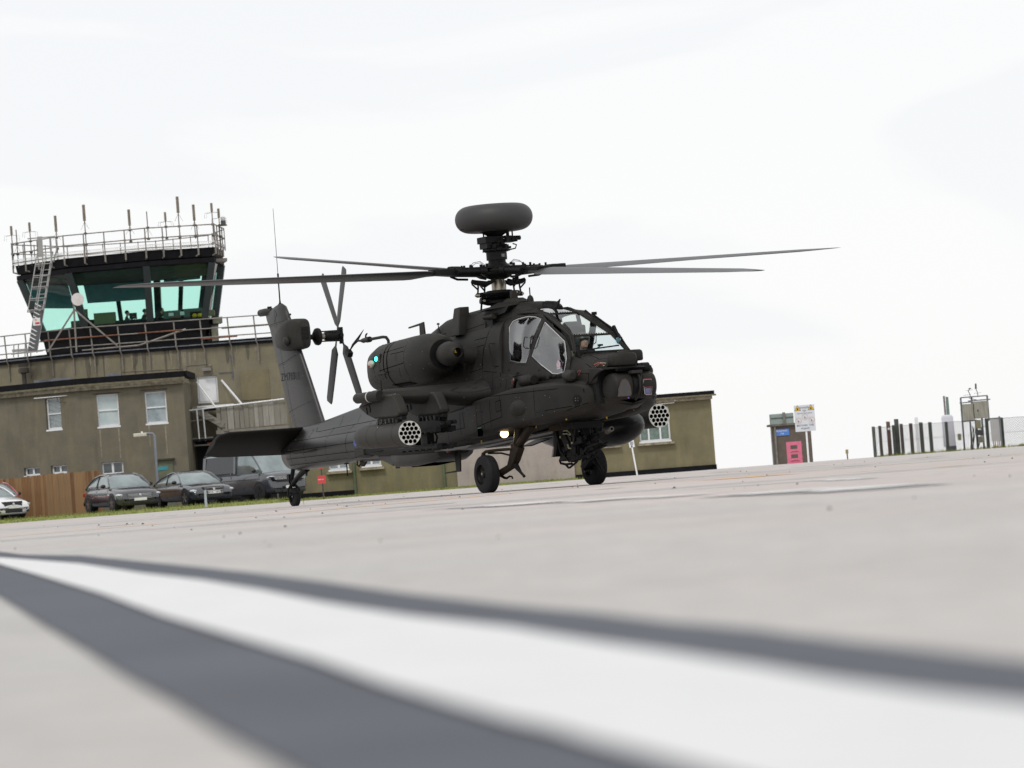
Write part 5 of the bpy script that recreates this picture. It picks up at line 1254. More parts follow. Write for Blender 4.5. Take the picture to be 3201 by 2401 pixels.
def wall_holes(b, p, q, z0, z1, holes, th=.25):
    """wall from p to q with rectangular openings (s0,s1,z0,z1), s measured from p"""
    p, q = Vector((*p, 0)), Vector((*q, 0)); L_ = (q-p).length; d = (q-p)/L_; n = Vector((-d.y, d.x, 0))
    if n.y < 0: n = -n
    ss = sorted({0, L_, *[h[0] for h in holes], *[h[1] for h in holes]}); zz = sorted({z0, z1, *[h[2] for h in holes], *[h[3] for h in holes]})
    for s0, s1 in zip(ss, ss[1:]):
        for a, c in zip(zz, zz[1:]):
            ms, mz = (s0+s1)/2, (a+c)/2
            if any(h[0] < ms < h[1] and h[2] < mz < h[3] for h in holes): continue
            A_, B_ = p+d*s0, p+d*s1
            b.add([(A_.x, A_.y, a), (B_.x, B_.y, a), (B_.x, B_.y, c), (A_.x, A_.y, c)], [(0, 1, 2, 3)])
    for h in holes:
        A_, B_ = p+d*h[0], p+d*h[1]; C_, D_ = B_+n*th, A_+n*th
        b.add([(v.x, v.y, z) for z in (h[2], h[3]) for v in (A_, B_, C_, D_)], [(0, 3, 2, 1), (4, 5, 6, 7), (1, 2, 6, 5), (3, 0, 4, 7)])
def window(parent, c, ax, w, h, kind='sash', blind=0, glass=None, dep=.12):
    """white window set in an opening: c = bottom-centre on the wall face, ax = along-wall unit vector"""
    d = Vector((ax[0], ax[1], 0)).normalized(); n = Vector((-d.y, d.x, 0))
    if n.y < 0: n = -n
    c = Vector(c)+n*dep
    def bar(b, s0, s1, z0, z1, t=.07, o=0):
        A_ = c+d*s0+n*o; B_ = c+d*s1+n*o
        b.add([(v.x, v.y, c.z+z) for z in (z0, z1) for v in (A_, B_, B_+n*t, A_+n*t)], [(0, 3, 2, 1), (4, 5, 6, 7), (0, 1, 5, 4), (1, 2, 6, 5), (2, 3, 7, 6), (3, 0, 4, 7)])
    b = MB(); f = .06
    bar(b, -w/2, -w/2+f, 0, h); bar(b, w/2-f, w/2, 0, h); bar(b, -w/2+f, w/2-f, h-f, h); bar(b, -w/2+f, w/2-f, 0, f)
    if kind == 'sash': bar(b, -w/2+f, w/2-f, h*.5-.03, h*.5+.03, .08, -.012)
    if kind == 'double': bar(b, -.045, .045, f, h-f)
    if kind == 'triple': bar(b, -w*.2-.035, -w*.2+.035, f, h-f); bar(b, w*.18-.035, w*.18+.035, f, h-f)
    wn = b.build('window', WHITEP, parent, smooth=False)
    b = MB(); bar(b, -w/2-.03, w/2+.03, -.07, 0, .16, -.13); b.build('window_sill', WHITEP, wn, smooth=False)
    b = MB(); bar(b, -w/2+f, w/2-f, f, h-f, .01, .04); b.build('pane', glass or GLB, wn, smooth=False)
    if blind:
        b = MB(); k = int((h-2*f)/.055)
        for i in range(k): bar(b, -w/2+f+.02, w/2-f-.02, f+.055*i, f+.055*i+.03, .004, .032)
        b.build('venetian_blind', BLIND, wn, smooth=False)
    return wn
YA = 170.0
# ---- main tower building
tow = thing('control_tower', 'weathered olive control tower building topped by a dark glazed cab bristling with aerials', 'control tower', (-16, 176, 0))
def TP(mb, name, m, **k):
    """build in world coordinates and hang under the tower"""
    o = mb.build(name, m, tow, **k); o.matrix_parent_inverse = Matrix.Translation((16, -176, 0)); return o
def attach(o, par):
    o.parent = par; o.matrix_parent_inverse = Matrix.Translation(-par.location) if par.parent is None else Matrix.Identity(4); return o
b = MB()
wall_holes(b, (-18.8, 174), (-9.85, 174), 0, 7.0, [(-13.74+18.8, -12.84+18.8, 4.56, 5.73)], .25)
wallseg(b, (-34, 184), (-18.8, 174), 0, 7.0)
b.add([(-9.85, 174, 0), (-9.85, 186, 0), (-9.85, 186, 7.0), (-9.85, 174, 7.0)], [(0, 1, 2, 3)])
b.add([(-34, 184, 6.9), (-18.8, 174, 6.9), (-9.85, 174, 6.9), (-9.85, 186, 6.9), (-34, 190, 6.9)], [(0, 1, 2, 3, 4)])
TP(b, 'wall', WALL, smooth=False)
b = MB()
def band(b, pts, z0, z1, th):
    for p, q in zip(pts, pts[1:]): wallseg(b, p, q, z0, z1, th)
band(b, [(-34.1, 183.9), (-18.85, 173.88), (-9.78, 173.88), (-9.7, 186)], 6.98, 7.24, .35); TP(b, 'parapet', TAR, smooth=False)
b = MB(); band(b, [(-34.1, 183.86), (-18.85, 173.84), (-9.76, 173.84)], 7.10, 7.15, .05); TP(b, 'parapet_flashing', TARL, smooth=False)
RUNM = mat('pale_run_stain', (.26, .235, .175), .9, scale=9, col2=(.17, .15, .11), stretch=(3, 1, .4)); DRK = mat('dark_run_stain', (.085, .08, .06), .9, scale=9, col2=(.14, .125, .09), stretch=(3, 1, .4))
rr = random.Random(14)
for k in range(26):
    x = rr.uniform(-18.6, -10.2); l = rr.uniform(.3, 1.3); w = rr.uniform(.03, .13)
    if -13.8 < x < -12.8: l = min(l, .6)
    yk = 173.996-.0012*k; b = MB(); b.add([(x-w, yk, 6.97), (x+w, yk, 6.97), (x+w*.7, yk, 6.97-l*.7), (x, yk, 6.97-l), (x-w*.5, yk, 6.97-l*.8)], [(0, 1, 2, 3, 4)]); TP(b, 'run_stain', rr.choice((RUNM, DRK)), smooth=False)
# lower roof railing with bent feet
def tube_run(mb, pts, r=.03, n=6): mb.tube(pts, r, n)
wall_path = [(-30, 181.2), (-18.8, 173.7), (-9.9, 173.7)]
def on_path(x):
    for (x0, y0), (x1, y1) in zip(wall_path, wall_path[1:]):
        if x <= x1: return y0+(y1-y0)*(x-x0)/(x1-x0)
    return wall_path[-1][1]
for i, x in enumerate([-26.5, -25.4, -24.3, -23.2, -22.2, -21.2, -20.1, -19.1, -18.15, -16.95, -15.75, -14.5, -13.35, -12.15, -11.0]):
    y = on_path(x); b = MB(); b.tube([(x-.04, y, 8.22), (x, y, 7.25), (x, y-.02, 7.1), (x+.05, y+.16, 6.9), (x+.05, y+.18, 6.25)], .034, 6); TP(b, 'rail_post', RAILM)
for k, z in enumerate((8.22, 7.80, 7.42)):
    b = MB(); b.tube([(-30, 181.2, z), (-18.8, 173.66, z+.02), (-14.6, 173.66, z+.0), (-9.95, 173.66, z-.02)], .028, 6); TP(b, 'rail', RAILM)
b = MB(); b.tube([(-9.95, 173.66, 8.2), (-9.95, 186, 8.2)], .028, 6); b.tube([(-9.95, 173.66, 7.8), (-9.95, 186, 7.8)], .028, 6); b.tube([(-13.2, 184, 8.2), (-9.95, 184, 8.2)], .028, 6)
for y in (176.5, 179.5, 182.5, 185): b.tube([(-9.95, y, 7.1), (-9.95, y, 8.2)], .03, 6)
TP(b, 'side_railing', RAILM)['kind'] = 'stuff'
for x0, x1, z in ((-20.2, -17.0, 7.80), (-16.1, -14.2, 7.81), (-13.4, -11.8, 7.35)):
    b = MB(); b.tube([(x0, 173.6, z), (x1, 173.6, z+.01)], .034, 6); TP(b, 'rusty_rail', RUST)
b = MB(); b.tube([(-18.7, 174.6, 7.28), (-16.2, 174.6, 7.32), (-15.8, 174.6, 7.42), (-14.1, 174.6, 7.88)], .05, 6); TP(b, 'loose_pole', RAILM)
# conduit, floodlight, hatch, stain panel
b = MB(); b.tube([(-17.0, 173.97, 6.9), (-17.0, 173.97, 6.2), (-14.2, 173.97, 6.14), (-14.2, 173.97, 6.25), (-13.2, 173.97, 6.27)], .012, 5); TP(b, 'cable', RAILM)
b = MB(); b.tube([(-12.2, 173.95, 6.6), (-12.15, 173.95, 5.85), (-12.75, 173.95, 5.85)], .02, 5); b.tube([(-12.15, 173.95, 5.9), (-12.15, 173.95, 5.5)], .02, 5); TP(b, 'conduit', TARL)
b = MB(); b.box((-13.25, 173.8, 6.02), (.40, .25, .13)); b.box((-13.1, 173.9, 6.2), (.1, .1, .1)); TP(b, 'floodlight', RAILM, smooth=False)
b = MB(); b.box((-13.29, 174.12, 5.145), (.90, .06, 1.17)); d_ = TP(b, 'hatch_door', WHITEP, smooth=False, bevel=.01)
b = MB(); 
for s in ((-13.67, 5.145, .03, 1.05), (-12.91, 5.145, .03, 1.05)): b.box((s[0], 174.085, s[1]), (s[2], .012, s[3]))
b.box((-13.29, 174.085, 5.66), (.76, .012, .025)); b.box((-13.29, 174.085, 4.63), (.76, .012, .025)); TP(b, 'door_trim', mat('pale_grey_trim', (.50, .51, .52), .5), smooth=False)
b = MB(); b.box((-13.29, 174.08, 5.27), (.17, .006, .24)); TP(b, 'door_notice', WHITEP, smooth=False)
b = MB(); b.box((-11.2, 173.985, 5.2), (1.25, .04, 1.3)); TP(b, 'patched_render', render_wall('ochre_patch', (.18, .158, .10), (.22, .19, .12)), smooth=False)
b = MB(); b.lathe((-21.4, 175.2, 6.75), (0, 0, -1), [(0, .20), (.05, .24), (.22, .24), (.25, .14), (.3, .10), (.8, .10), (.82, .12), (1.2, .1)], 10); b.box((-21.4, 175.2, 6.85), (.4, .3, .12)); TP(b, 'hopper_vent', mat('cast_grey', (.07, .06, .05), .8, var=.3))
b = MB(); b.beam((-20.9, 174.6, 6.05), (-17.0, 173.93, 6.07), .08, .17); TP(b, 'roof_flashing', TARL, smooth=False)
# ---- cab
TEAL = glassmat('cab_glass', (.72, .97, .90), .0, rough=.0)
top_pts = [(-21.75, 179.2), (-19.25, 176.6), (-15.72, 175.7), (-12.86, 176.4), (-12.68, 179.6), (-13.6, 182.6), (-16.0, 183.8), (-19.8, 183.0)]
bot_pts = [(-20.95, 179.6), (-18.78, 177.3), (-15.80, 176.6), (-13.42, 177.2), (-13.15, 179.6), (-14.0, 182.0), (-16.0, 183.1), (-19.3, 182.3)]
ZT, ZB = 10.86, 8.45
N8 = len(top_pts)
for i in range(N8):
    j = (i+1) % N8
    a, c = Vector((*bot_pts[i], ZB)), Vector((*bot_pts[j], ZB)); e, f_ = Vector((*top_pts[i], ZT)), Vector((*top_pts[j], ZT))
    b = MB(); b.add([a, c, f_, e], [(0, 1, 2, 3)]); TP(b, 'cab_pane', TEAL, smooth=False)
for i in range(N8):
    a, e = Vector((*bot_pts[i], ZB)), Vector((*top_pts[i], ZT))
    b = MB(); b.beam(a, e, .40 if i not in (2,) else .26, .3)
    TP(b, 'mullion', mat('cab_frame', (.025, .035, .037), .5), smooth=False)
MF = MATS['cab_frame']
b = MB()
for i, j, t in ((4, 5, .5), (5, 6, .5), (6, 7, .5)):
    a = Vector((*bot_pts[i], ZB)).lerp(Vector((*bot_pts[j], ZB)), t); e = Vector((*top_pts[i], ZT)).lerp(Vector((*top_pts[j], ZT)), t); b.beam(a, e, .16, .2)
TP(b, 'inner_post', MF, smooth=False)['kind'] = 'stuff'
# blinds hanging inside the far windows
BL = mat('roller_blind', (.16, .32, .37), .7)
def blind(i, j, t0, t1, drop):
    A0 = Vector((*top_pts[i], ZT)).lerp(Vector((*top_pts[j], ZT)), t0); A1 = Vector((*top_pts[i], ZT)).lerp(Vector((*top_pts[j], ZT)), t1)
    B0 = Vector((*bot_pts[i], ZB)).lerp(Vector((*bot_pts[j], ZB)), t0); B1 = Vector((*bot_pts[i], ZB)).lerp(Vector((*bot_pts[j], ZB)), t1)
    off = Vector((0, -.25, 0)); b = MB(); C0, C1 = A0.lerp(B0, drop), A1.lerp(B1, drop)
    b.add([A0+off, A1+off, C1+off, C0+off, A0+off*1.05, A1+off*1.05, C1+off*1.05, C0+off*1.05], [(0, 1, 2, 3), (7, 6, 5, 4), (0, 4, 5, 1), (1, 5, 6, 2), (2, 6, 7, 3), (3, 7, 4, 0)]); TP(b, 'roller_blind', BL, smooth=False)
blind(6, 5, .15, .9, .16); blind(7, 6, .12, .92, .46); blind(0, 7, .1, .9, .55); blind(5, 4, .05, .9, .12)
# cab base and roof slab
def ringwall(b, P0, z0, P1, z1):
    n = len(P0)
    b.loft([[(x, y, z0) for x, y in P0], [(x, y, z1) for x, y in P1]], (False, False))
def scale_pts(P, k, c=(-16.8, 179.8)): return [(c[0]+(x-c[0])*k, c[1]+(y-c[1])*k) for x, y in P]
b = MB(); ringwall(b, scale_pts(bot_pts, .95), 6.9, scale_pts(bot_pts, 1.0), 8.0); ringwall(b, scale_pts(bot_pts, 1.03), 8.0, scale_pts(bot_pts, 1.05), 8.42)
b.loft([[(x, y, 8.42) for x, y in scale_pts(bot_pts, 1.05)], [(x, y, 8.50) for x, y in scale_pts(bot_pts, .96)]], (False, True)); TP(b, 'cab_base', TAR, smooth=False)
b = MB(); b.box((-12.95, 177.8, 8.30), (.42, .9, .28), R(10)); b.box((-13.1, 177.8, 7.6), (.3, .8, .9), R(10)); TP(b, 'cab_corner_block', mat('mossy_concrete', (.16, .16, .12), .9, var=.3, scale=6), smooth=False)
b = MB(); b.loft([[(x, y, 10.84) for x, y in scale_pts(top_pts, 1.0)], [(x, y, 10.84) for x, y in scale_pts(top_pts, 1.03)], [(x, y, 11.04) for x, y in scale_pts(top_pts, 1.03)], [(x, y, 11.06) for x, y in scale_pts(top_pts, .99)], [(x, y, 11.10) for x, y in scale_pts(top_pts, 1.02)], [(x, y, 11.50) for x, y in scale_pts(top_pts, 1.035)]], (True, True)); TP(b, 'roof_slab', TAR, smooth=False)
b = MB(); b.box((-12.6, 177.6, 10.93), (.5, 1.6, .14), R(10)); TP(b, 'roof_corner_trim', RAILM, smooth=False)
# perforated kick plates along the roof edge
KP = mat('kick_plate', (.80, .80, .80), .5, var=.08)
ke = scale_pts(top_pts, 1.05); cnt = 0
for i in (0, 1, 2, 3):
    p, q = Vector((*ke[i], 0)), Vector((*ke[i+1], 0)); L_ = (q-p).length; k = int(L_/.10); d = (q-p).normalized(); b = MB()
    b.beam(p+V(0, 0, 11.55), q+V(0, 0, 11.55), .03, .03); b.beam(p+V(0, 0, 11.76), q+V(0, 0, 11.76), .03, .03)
    for s in range(k): b.beam(p+d*(s*.10)+V(0, 0, 11.55), p+d*(s*.10)+V(0, 0, 11.76), .085, .02)
    o = TP(b, 'kick_plate', KP, smooth=False)
# roof railing
rp = scale_pts(top_pts, 1.055)
def rail_ring(z, r, idx):
    b = MB(); pts = [(*rp[i], z) for i in idx]; b.tube(pts, r, 6); TP(b, 'roof_rail', RAILM)
for z in (12.50, 12.05, 11.62): rail_ring(z, .028, [0, 1, 2, 3, 4])
for z in (12.46, 12.05): rail_ring(z, .024, [4, 5, 6, 7, 0])
for i in range(N8):
    j = (i+1) % N8; p, q = Vector((*rp[i], 0)), Vector((*rp[j], 0)); k = max(2, round((q-p).length/.86))
    for s in range(k):
        c = p.lerp(q, s/k); b = MB()
        if i in (0, 1, 2, 3):
            nrm = (c-Vector((-16.8, 179.8, 0))).normalized()
            b.tube([c+V(0, 0, 12.52), c+V(0, 0, 11.2)], .03, 6); b.tube([c+V(0, 0, 11.5), c+V(0, 0, 11.2), c-nrm*.2+V(0, 0, 11.14)], .045, 6); b.box(c+V(0, 0, 12.05), (.09, .09, .09))
            TP(b, 'roof_rail_post', RAILM)
        else:
            b.tube([c+V(0, 0, 12.5), c+V(0, 0, 11.5)], .024, 6); TP(b, 'roof_rail_post', RAILM)
# aerials
AERM = mat('aerial_tan', (.20, .165, .12), .6, var=.25, scale=4); POLE = mat('aerial_pole', (.09, .08, .07), .6)
def aerial(x, y, ztop, zr, thick=.055, drad=False, plain=False):
    b = MB(); b.cyl((x, y, zr), (x, y, ztop), .024, n=6); b.box((x, y, 12.50), (.13, .1, .09)); b.box((x, y, 12.0), (.13, .1, .09))
    if drad:
        z = ztop-.42
        for a in (20, 140, 200, 320): b.tube([(x, y, z), (x+.33*math.cos(R(a)), y+.3*math.sin(R(a)), z-.02), (x+.36*math.cos(R(a)), y+.3*math.sin(R(a)), z-.25)], .006, 4)
    else:
        z = ztop-.75
        for a in (0, 180): b.tube([(x, y, z), (x+.18*math.cos(R(a)), y, z-.35)], .006, 4)
    o = TP(b, 'aerial', POLE)
    if not plain:
        b = MB(); b.cyl((x, y, ztop-(.40 if drad else .72)), (x, y, ztop), thick, n=8); TP(b, 'aerial_sleeve', AERM)
for x, y, zt, zr, th, dr, pl in [(-22.0, 179.3, 13.32, 11.4, .055, True, False), (-21.75, 179.0, 13.12, 11.4, .03, False, True), (-21.05, 178.3, 13.35, 11.4, .055, True, False), (-19.75, 177.2, 13.48, 11.4, .06, False, False), (-18.33, 176.0, 13.78, 11.4, .065, False, False), (-16.35, 176.0, 13.42, 12.0, .06, False, False),
                          (-15.5, 175.3, 13.22, 12.0, .024, False, True), (-14.72, 175.6, 13.15, 11.9, .05, True, False), (-14.16, 175.9, 13.82, 11.9, .065, False, False), (-13.48, 176.0, 13.42, 11.9, .06, False, False), (-12.7, 176.3, 13.45, 11.6, .055, True, False), (-12.47, 177.2, 13.25, 11.4, .055, True, False)]:
    aerial(x, y, zt, zr, th, dr, pl)
b = MB(); b.cyl((-12.32, 177.6, 12.5), (-12.32, 177.6, 12.72), .12, n=10); b.box((-12.32, 177.6, 12.52), (.3, .3, .06)); TP(b, 'beacon_base', POLE)
b = MB(); b.sphere((-12.32, 177.6, 12.80), .12, 12, 8, (1, 1, 1.2)); TP(b, 'beacon_lens', mat('pale_lens', (.7, .72, .75), .2))
# caged ladder, with chequered guard and sign
LDM = mat('ladder_grey', (.30, .30, .29), .55, var=.15)
LB, LT = Vector((-20.75, 173.4, 7.3)), Vector((-20.05, 175.6, 11.4))
d_ = (LT-LB).normalized(); 
b = MB()
for s in (-.20, .20): b.tube([LB+V(s, 0, 0), LT+V(s, 0, 0), LT+V(s, .1, 1.0)], .03, 6)
TP(b, 'ladder_stile', LDM)['kind'] = 'stuff'
for k in range(15):
    c = LB.lerp(LT, (k+.5)/15); b = MB(); b.cyl(c+V(-.2, 0, 0), c+V(.2, 0, 0), .02, n=6); TP(b, 'ladder_rung', LDM)
for k in range(6):
    c = LB.lerp(LT, .42+.125*k)+V(0, 0, .1); b = MB(); b.tube([c+V(-.2, 0, 0), c+V(-.45, -.25, .0), c+V(-.40, -.6, .05), c+V(0, -.72, .05), c+V(.3, -.6, .05), c+V(.2, 0, 0)], .025, 6); TP(b, 'ladder_hoop', LDM)
for s, e in ((-.45, -.25), (-.40, -.6), (0, -.72), (.25, -.6)):
    b = MB(); b.tube([LB.lerp(LT, .42)+V(s, e, .1), LB.lerp(LT, 1.045)+V(s, e, .1)], .022, 6); TP(b, 'cage_bar', LDM)
b = MB(); b.box((-20.25, 175.0, 12.0), (.22, .06, .9)); b.tube([(-20.8, 175.1, 12.4), (-19.6, 175.2, 12.42), (-19.55, 175.2, 11.9), (-19.75, 175.3, 11.3)], .03, 6); TP(b, 'ladder_gate', LDM)
GP = mat('guard_dark', (.04, .04, .045), .6)
b = MB(); g0, g1 = LB.lerp(LT, .02), LB.lerp(LT, .52); b.loft([[g0+V(-.2, -.05, 0), g0+V(.2, -.05, 0), g0+V(.2, -.03, 0), g0+V(-.2, -.03, 0)], [g1+V(-.2, -.05, 0), g1+V(.2, -.05, 0), g1+V(.2, -.03, 0), g1+V(-.2, -.03, 0)]]); gp = TP(b, 'ladder_guard', GP, smooth=False)
for k in range(11):
    t = .05+.045*k
    if .27 < t < .36: continue
    c = LB.lerp(LT, t)+V(0, -.055, 0); b = MB(); b.add([c+V(-.19, 0, .12), c+V(-.19, 0, .17), c+V(.19, 0, -.08), c+V(.19, 0, -.13)], [(0, 1, 2, 3)]); TP(b, 'guard_stripe', WHITEP, smooth=False)
c = LB.lerp(LT, .31)+V(0, -.08, 0)
b = MB(); b.box(c, (.32, .01, .52)); TP(b, 'ladder_sign', WHITEP, smooth=False)
b = MB(); b.box(c+V(.03, -.008, .03), (.2, .006, .09)); TP(b, 'sign_print', mat('sign_red', (.6, .04, .05), .5), smooth=False)
b = MB(); b.box(c+V(0, -.008, -.15), (.24, .006, .10)); TP(b, 'sign_print', mat('sign_blue', (.03, .1, .5), .5), smooth=False)
b = MB(); b.sphere(c+V(-.03, -.008, .18), .045, 8, 6, (1, .1, 1)); TP(b, 'sign_print', YELM, smooth=False)
b = MB(); b.tube([(-21.6, 180.9, 11.0), (-21.75, 180.9, 10.7), (-20.9, 180.7, 8.0)], .03, 6); TP(b, 'drain_pipe', POLE)
b = MB()
for x in (-21.7, -21.5, -21.2, -20.95): b.tube([(x, 174.4, 7.2), (x+.05, 174.4, 7.75)], .025, 5)
b.tube([(-21.8, 174.4, 7.75), (-20.8, 174.4, 7.8)], .025, 5); b.tube([(-21.8, 174.4, 7.35), (-20.4, 174.4, 7.4)], .03, 5); b.box((-21.3, 174.6, 7.5), (.9, .4, .1)); TP(b, 'step_frame', LDM)['kind'] = 'stuff'
# interior: ceiling, floor, consoles
b = MB(); b.loft([[(x, y, 10.6) for x, y in scale_pts(top_pts, .93)], [(x, y, 10.8) for x, y in scale_pts(top_pts, .97)]]); TP(b, 'cab_ceiling', mat('cab_ceiling_dark', (.03, .035, .03), .9), smooth=False)
DESK = mat('desk_dark', (.03, .04, .04), .6)
def inside(name, c, sz, m): b = MB(); b.box(c, sz); return TP(b, name, m, smooth=False)
inside('console_desk', (-16.2, 179.6, 8.55), (3.6, .9, .30), DESK); inside('console_desk', (-19.0, 179.5, 8.6), (1.2, .8, .45), DESK)
GRN = mat('cabinet_green', (.07, .11, .09), .6)
for x, w, h in ((-14.9, .9, .42), (-14.0, 1.1, .45), (-13.9, .5, .3)): inside('equipment_cabinet', (x, 178.6, 8.5+h/2), (w, .6, h), GRN)
inside('filing_cabinet', (-18.0, 178.6, 8.75), (.95, .5, .62), mat('cabinet_olive', (.14, .15, .07), .6)); inside('filing_cabinet', (-18.95, 178.9, 8.85), (.3, .3, .9), MATS['cabinet_olive'])
inside('label_card', (-15.0, 178.27, 8.75), (.22, .01, .14), WHITEP); inside('label_card', (-14.5, 178.27, 8.76), (.2, .01, .16), WHITEP); inside('red_folder', (-14.8, 178.2, 8.6), (.4, .1, .07), REDM)
b = MB(); b.sphere((-13.95, 178.2, 8.6), .12, 10, 8); b.sphere((-13.72, 178.2, 8.6), .12, 10, 8); TP(b, 'hard_hat', YELM)['kind'] = 'stuff'
inside('box_file', (-13.35, 178.3, 8.68), (.6, .2, .26), MATS['cabinet_olive'])
for x in (-16.8, -16.1, -15.6): inside('monitor', (x, 179.3, 8.86), (.34, .05, .28), DESK)
# ---- radio dish on tripod
dish = thing('dish_antenna', 'round white dish antenna on a braced pole on the roof before the tower cab', 'antenna', (-18.8, 173.6, 7.2))
def DP(mb, name, m, **k): o = mb.build(name, m, dish, **k); o.matrix_parent_inverse = Matrix.Translation((18.8, -173.6, -7.2)); return o
b = MB(); b.lathe((-18.62, 173.5, 9.48), (.25, -1, .05), [(-.03, .10), (0, .27), (.03, .28), (.04, .20), (.045, .01)], 28); DP(b, 'dish', mat('dish_white', (.66, .62, .60), .5))
b = MB(); b.cyl((-18.84, 173.6, 7.2), (-18.82, 173.6, 9.5), .04, n=8); b.tube([(-18.82, 173.6, 9.4), (-18.7, 173.55, 9.4)], .03, 6); DP(b, 'pole', RAILM)
b = MB(); b.beam((-18.8, 173.6, 9.05), (-20.1, 173.6, 7.3), .07, .07); DP(b, 'brace', RAILM, smooth=False)
b = MB(); b.beam((-18.8, 173.62, 9.05), (-17.05, 173.62, 7.35), .07, .07); DP(b, 'brace', RAILM, smooth=False)

# ---- annex block
anx = thing('annex_building', 'two storey olive rendered annex with white sash windows in front of the tower', 'building', (-18, 171, 0))
def XP(mb, name, m, **k): o = mb.build(name, m, anx, **k); o.matrix_parent_inverse = Matrix.Translation((18, -171, 0)); return o
def hang(o, par): 
    o.parent = par; o.matrix_parent_inverse = Matrix.Translation(-par.location)
b = MB()
Lp, Cp, Rp = (-27.0, 175.6), (-18.60, 170), (-14.02, 170)
Ll = math.hypot(Cp[0]-Lp[0], Cp[1]-Lp[1]); dl = ((Cp[0]-Lp[0])/Ll, (Cp[1]-Lp[1])/Ll)
def sL(X):  # distance along the left facet for a world x as seen at depth 171
    return (X*1.006-Lp[0])/dl[0]
w1a, w1b = sL(-19.95), sL(-19.25)
lw = [(sL(-21.15), sL(-20.42)), (sL(-19.9), sL(-19.17))]
wall_holes(b, Lp, Cp, 0, 5.45, [(w1a, w1b, 3.85, 5.18)]+[(a, c, 1.95, 2.30) for a, c in lw], .25)
wall_holes(b, Cp, Rp, 0, 5.45, [(-17.76+18.6, -16.83+18.6, 3.79, 5.16), (-15.70+18.6, -14.78+18.6, 3.77, 5.12), (-17.73+18.6, -16.82+18.6, 1.74, 2.26)], .25)
b.add([(-14.02, 170, 0), (-14.02, 174.1, 0), (-14.02, 174.1, 5.45), (-14.02, 170, 5.45)], [(0, 1, 2, 3)])
b.add([(*Lp, 5.44), (*Cp, 5.44), (*Rp, 5.44), (-14.02, 174.5, 5.44), (-27, 182, 5.44)], [(0, 1, 2, 3, 4)])
XP(b, 'wall', WALLA, smooth=False)
def off(pts, o): return [(x+(.3*o if i == len(pts)-1 else 0), y-o) for i, (x, y) in enumerate(pts)]
P3 = [Lp, Cp, Rp]
b = MB(); band(b, off(P3, .30), 5.66, 5.90, .5); b.box((-13.95, 172.1, 5.78), (.3, 4.4, .24)); XP(b, 'flat_roof', TAR, smooth=False)
b = MB(); band(b, off(P3, .42), 5.56, 5.64, .10); XP(b, 'gutter', GUT, smooth=False)
b = MB(); band(b, off(P3, .22), 5.38, 5.66, .20); XP(b, 'fascia', SOF, smooth=False)
ax = dl
def onL(s, z): return (Lp[0]+dl[0]*s, Lp[1]+dl[1]*s, z)
def addwin(*a, **k): w = window(anx, *a, **k); w.matrix_parent_inverse = Matrix.Translation((18, -171, 0)); return w
addwin(onL((w1a+w1b)/2, 3.85), ax, w1b-w1a, 1.33, 'sash', 1, GLD)
addwin((-17.295, 170, 3.79), (1, 0), .93, 1.37, 'sash', 0, mat('blind_window', (.42, .50, .51), .15, scale=2, col2=(.55, .62, .62)))
addwin((-15.24, 170, 3.77), (1, 0), .92, 1.35, 'sash', 0, mat('grey_window', (.22, .27, .29), .12, scale=2, col2=(.42, .48, .50)))
for a, c in lw: addwin(onL((a+c)/2, 1.95), ax, c-a, .35, 'double', 0, GLD)
addwin((-17.275, 170, 1.74), (1, 0), .91, .52, 'double', 0, GLD)
for x in (-17.295, -15.24): b = MB(); b.box((x-.02, 169.985, 5.20), (1.15, .05, .035)); XP(b, 'lintel', mat('lintel_dark', (.06, .05, .04), .9), smooth=False)
STREAK = mat('lime_streak', (.30, .27, .20), .9, scale=6, col2=(.16, .14, .10))
for x, l in ((-17.7, 1.2), (-16.9, 1.3), (-15.6, .9), (-14.9, 1.3)):
    b = MB(); b.add([(x-.035, 169.996, 3.68), (x+.035, 169.996, 3.68), (x+.02, 169.996, 3.68-l), (x-.015, 169.996, 3.68-l)], [(0, 1, 2, 3)]); XP(b, 'run_stain', STREAK, smooth=False)
b = MB(); b.box((-15.0, 169.97, 1.15), (.62, .06, 2.05)); XP(b, 'green_door', mat('door_sage', (.13, .14, .085), .7, var=.2, scale=4), smooth=False)
b = MB(); b.box((-15.12, 169.93, 1.82), (.42, .02, .16)); XP(b, 'door_sign', mat('sign_teal', (.04, .28, .33), .5), smooth=False)
b = MB(); b.box((-15.0, 169.9, 2.2), (.8, .2, .06)); XP(b, 'door_canopy', mat('canopy_brown', (.06, .05, .035), .8), smooth=False)
# television style aerial beside the left window
yg = thing('yagi_aerial', 'thin white yagi aerial fixed above the leftmost sash window of the annex', 'aerial', (-19.4, 170.5, 5.1))
b = MB(); b.beam((-20.45, 170.3, 5.22), (-18.95, 170.3, 5.24), .03, .03)
for k in range(12): b.beam((-20.4+.125*k, 170.3, 5.23), (-20.4+.125*k, 170.7, 5.23), .012, .012)
b.tube([(-19.0, 170.3, 5.36), (-18.93, 170.3, 5.23), (-19.0, 170.3, 5.10)], .01, 5); o = b.build('boom', WHITEP, yg); o.matrix_parent_inverse = Matrix.Translation((19.4, -170.5, -5.1))
b = MB(); b.tube([(-19.45, 170.3, 5.22), (-19.45, 170.3, 5.02), (-19.35, 170.3, 4.97), (-18.95, 170.35, 4.97), (-18.9, 170.6, 4.97)], .016, 5); b.tube([(-18.88, 170.2, 5.0), (-18.78, 170.15, 3.4)], .012, 4); o = b.build('bracket', POLE, yg); o.matrix_parent_inverse = Matrix.Translation((19.4, -170.5, -5.1))
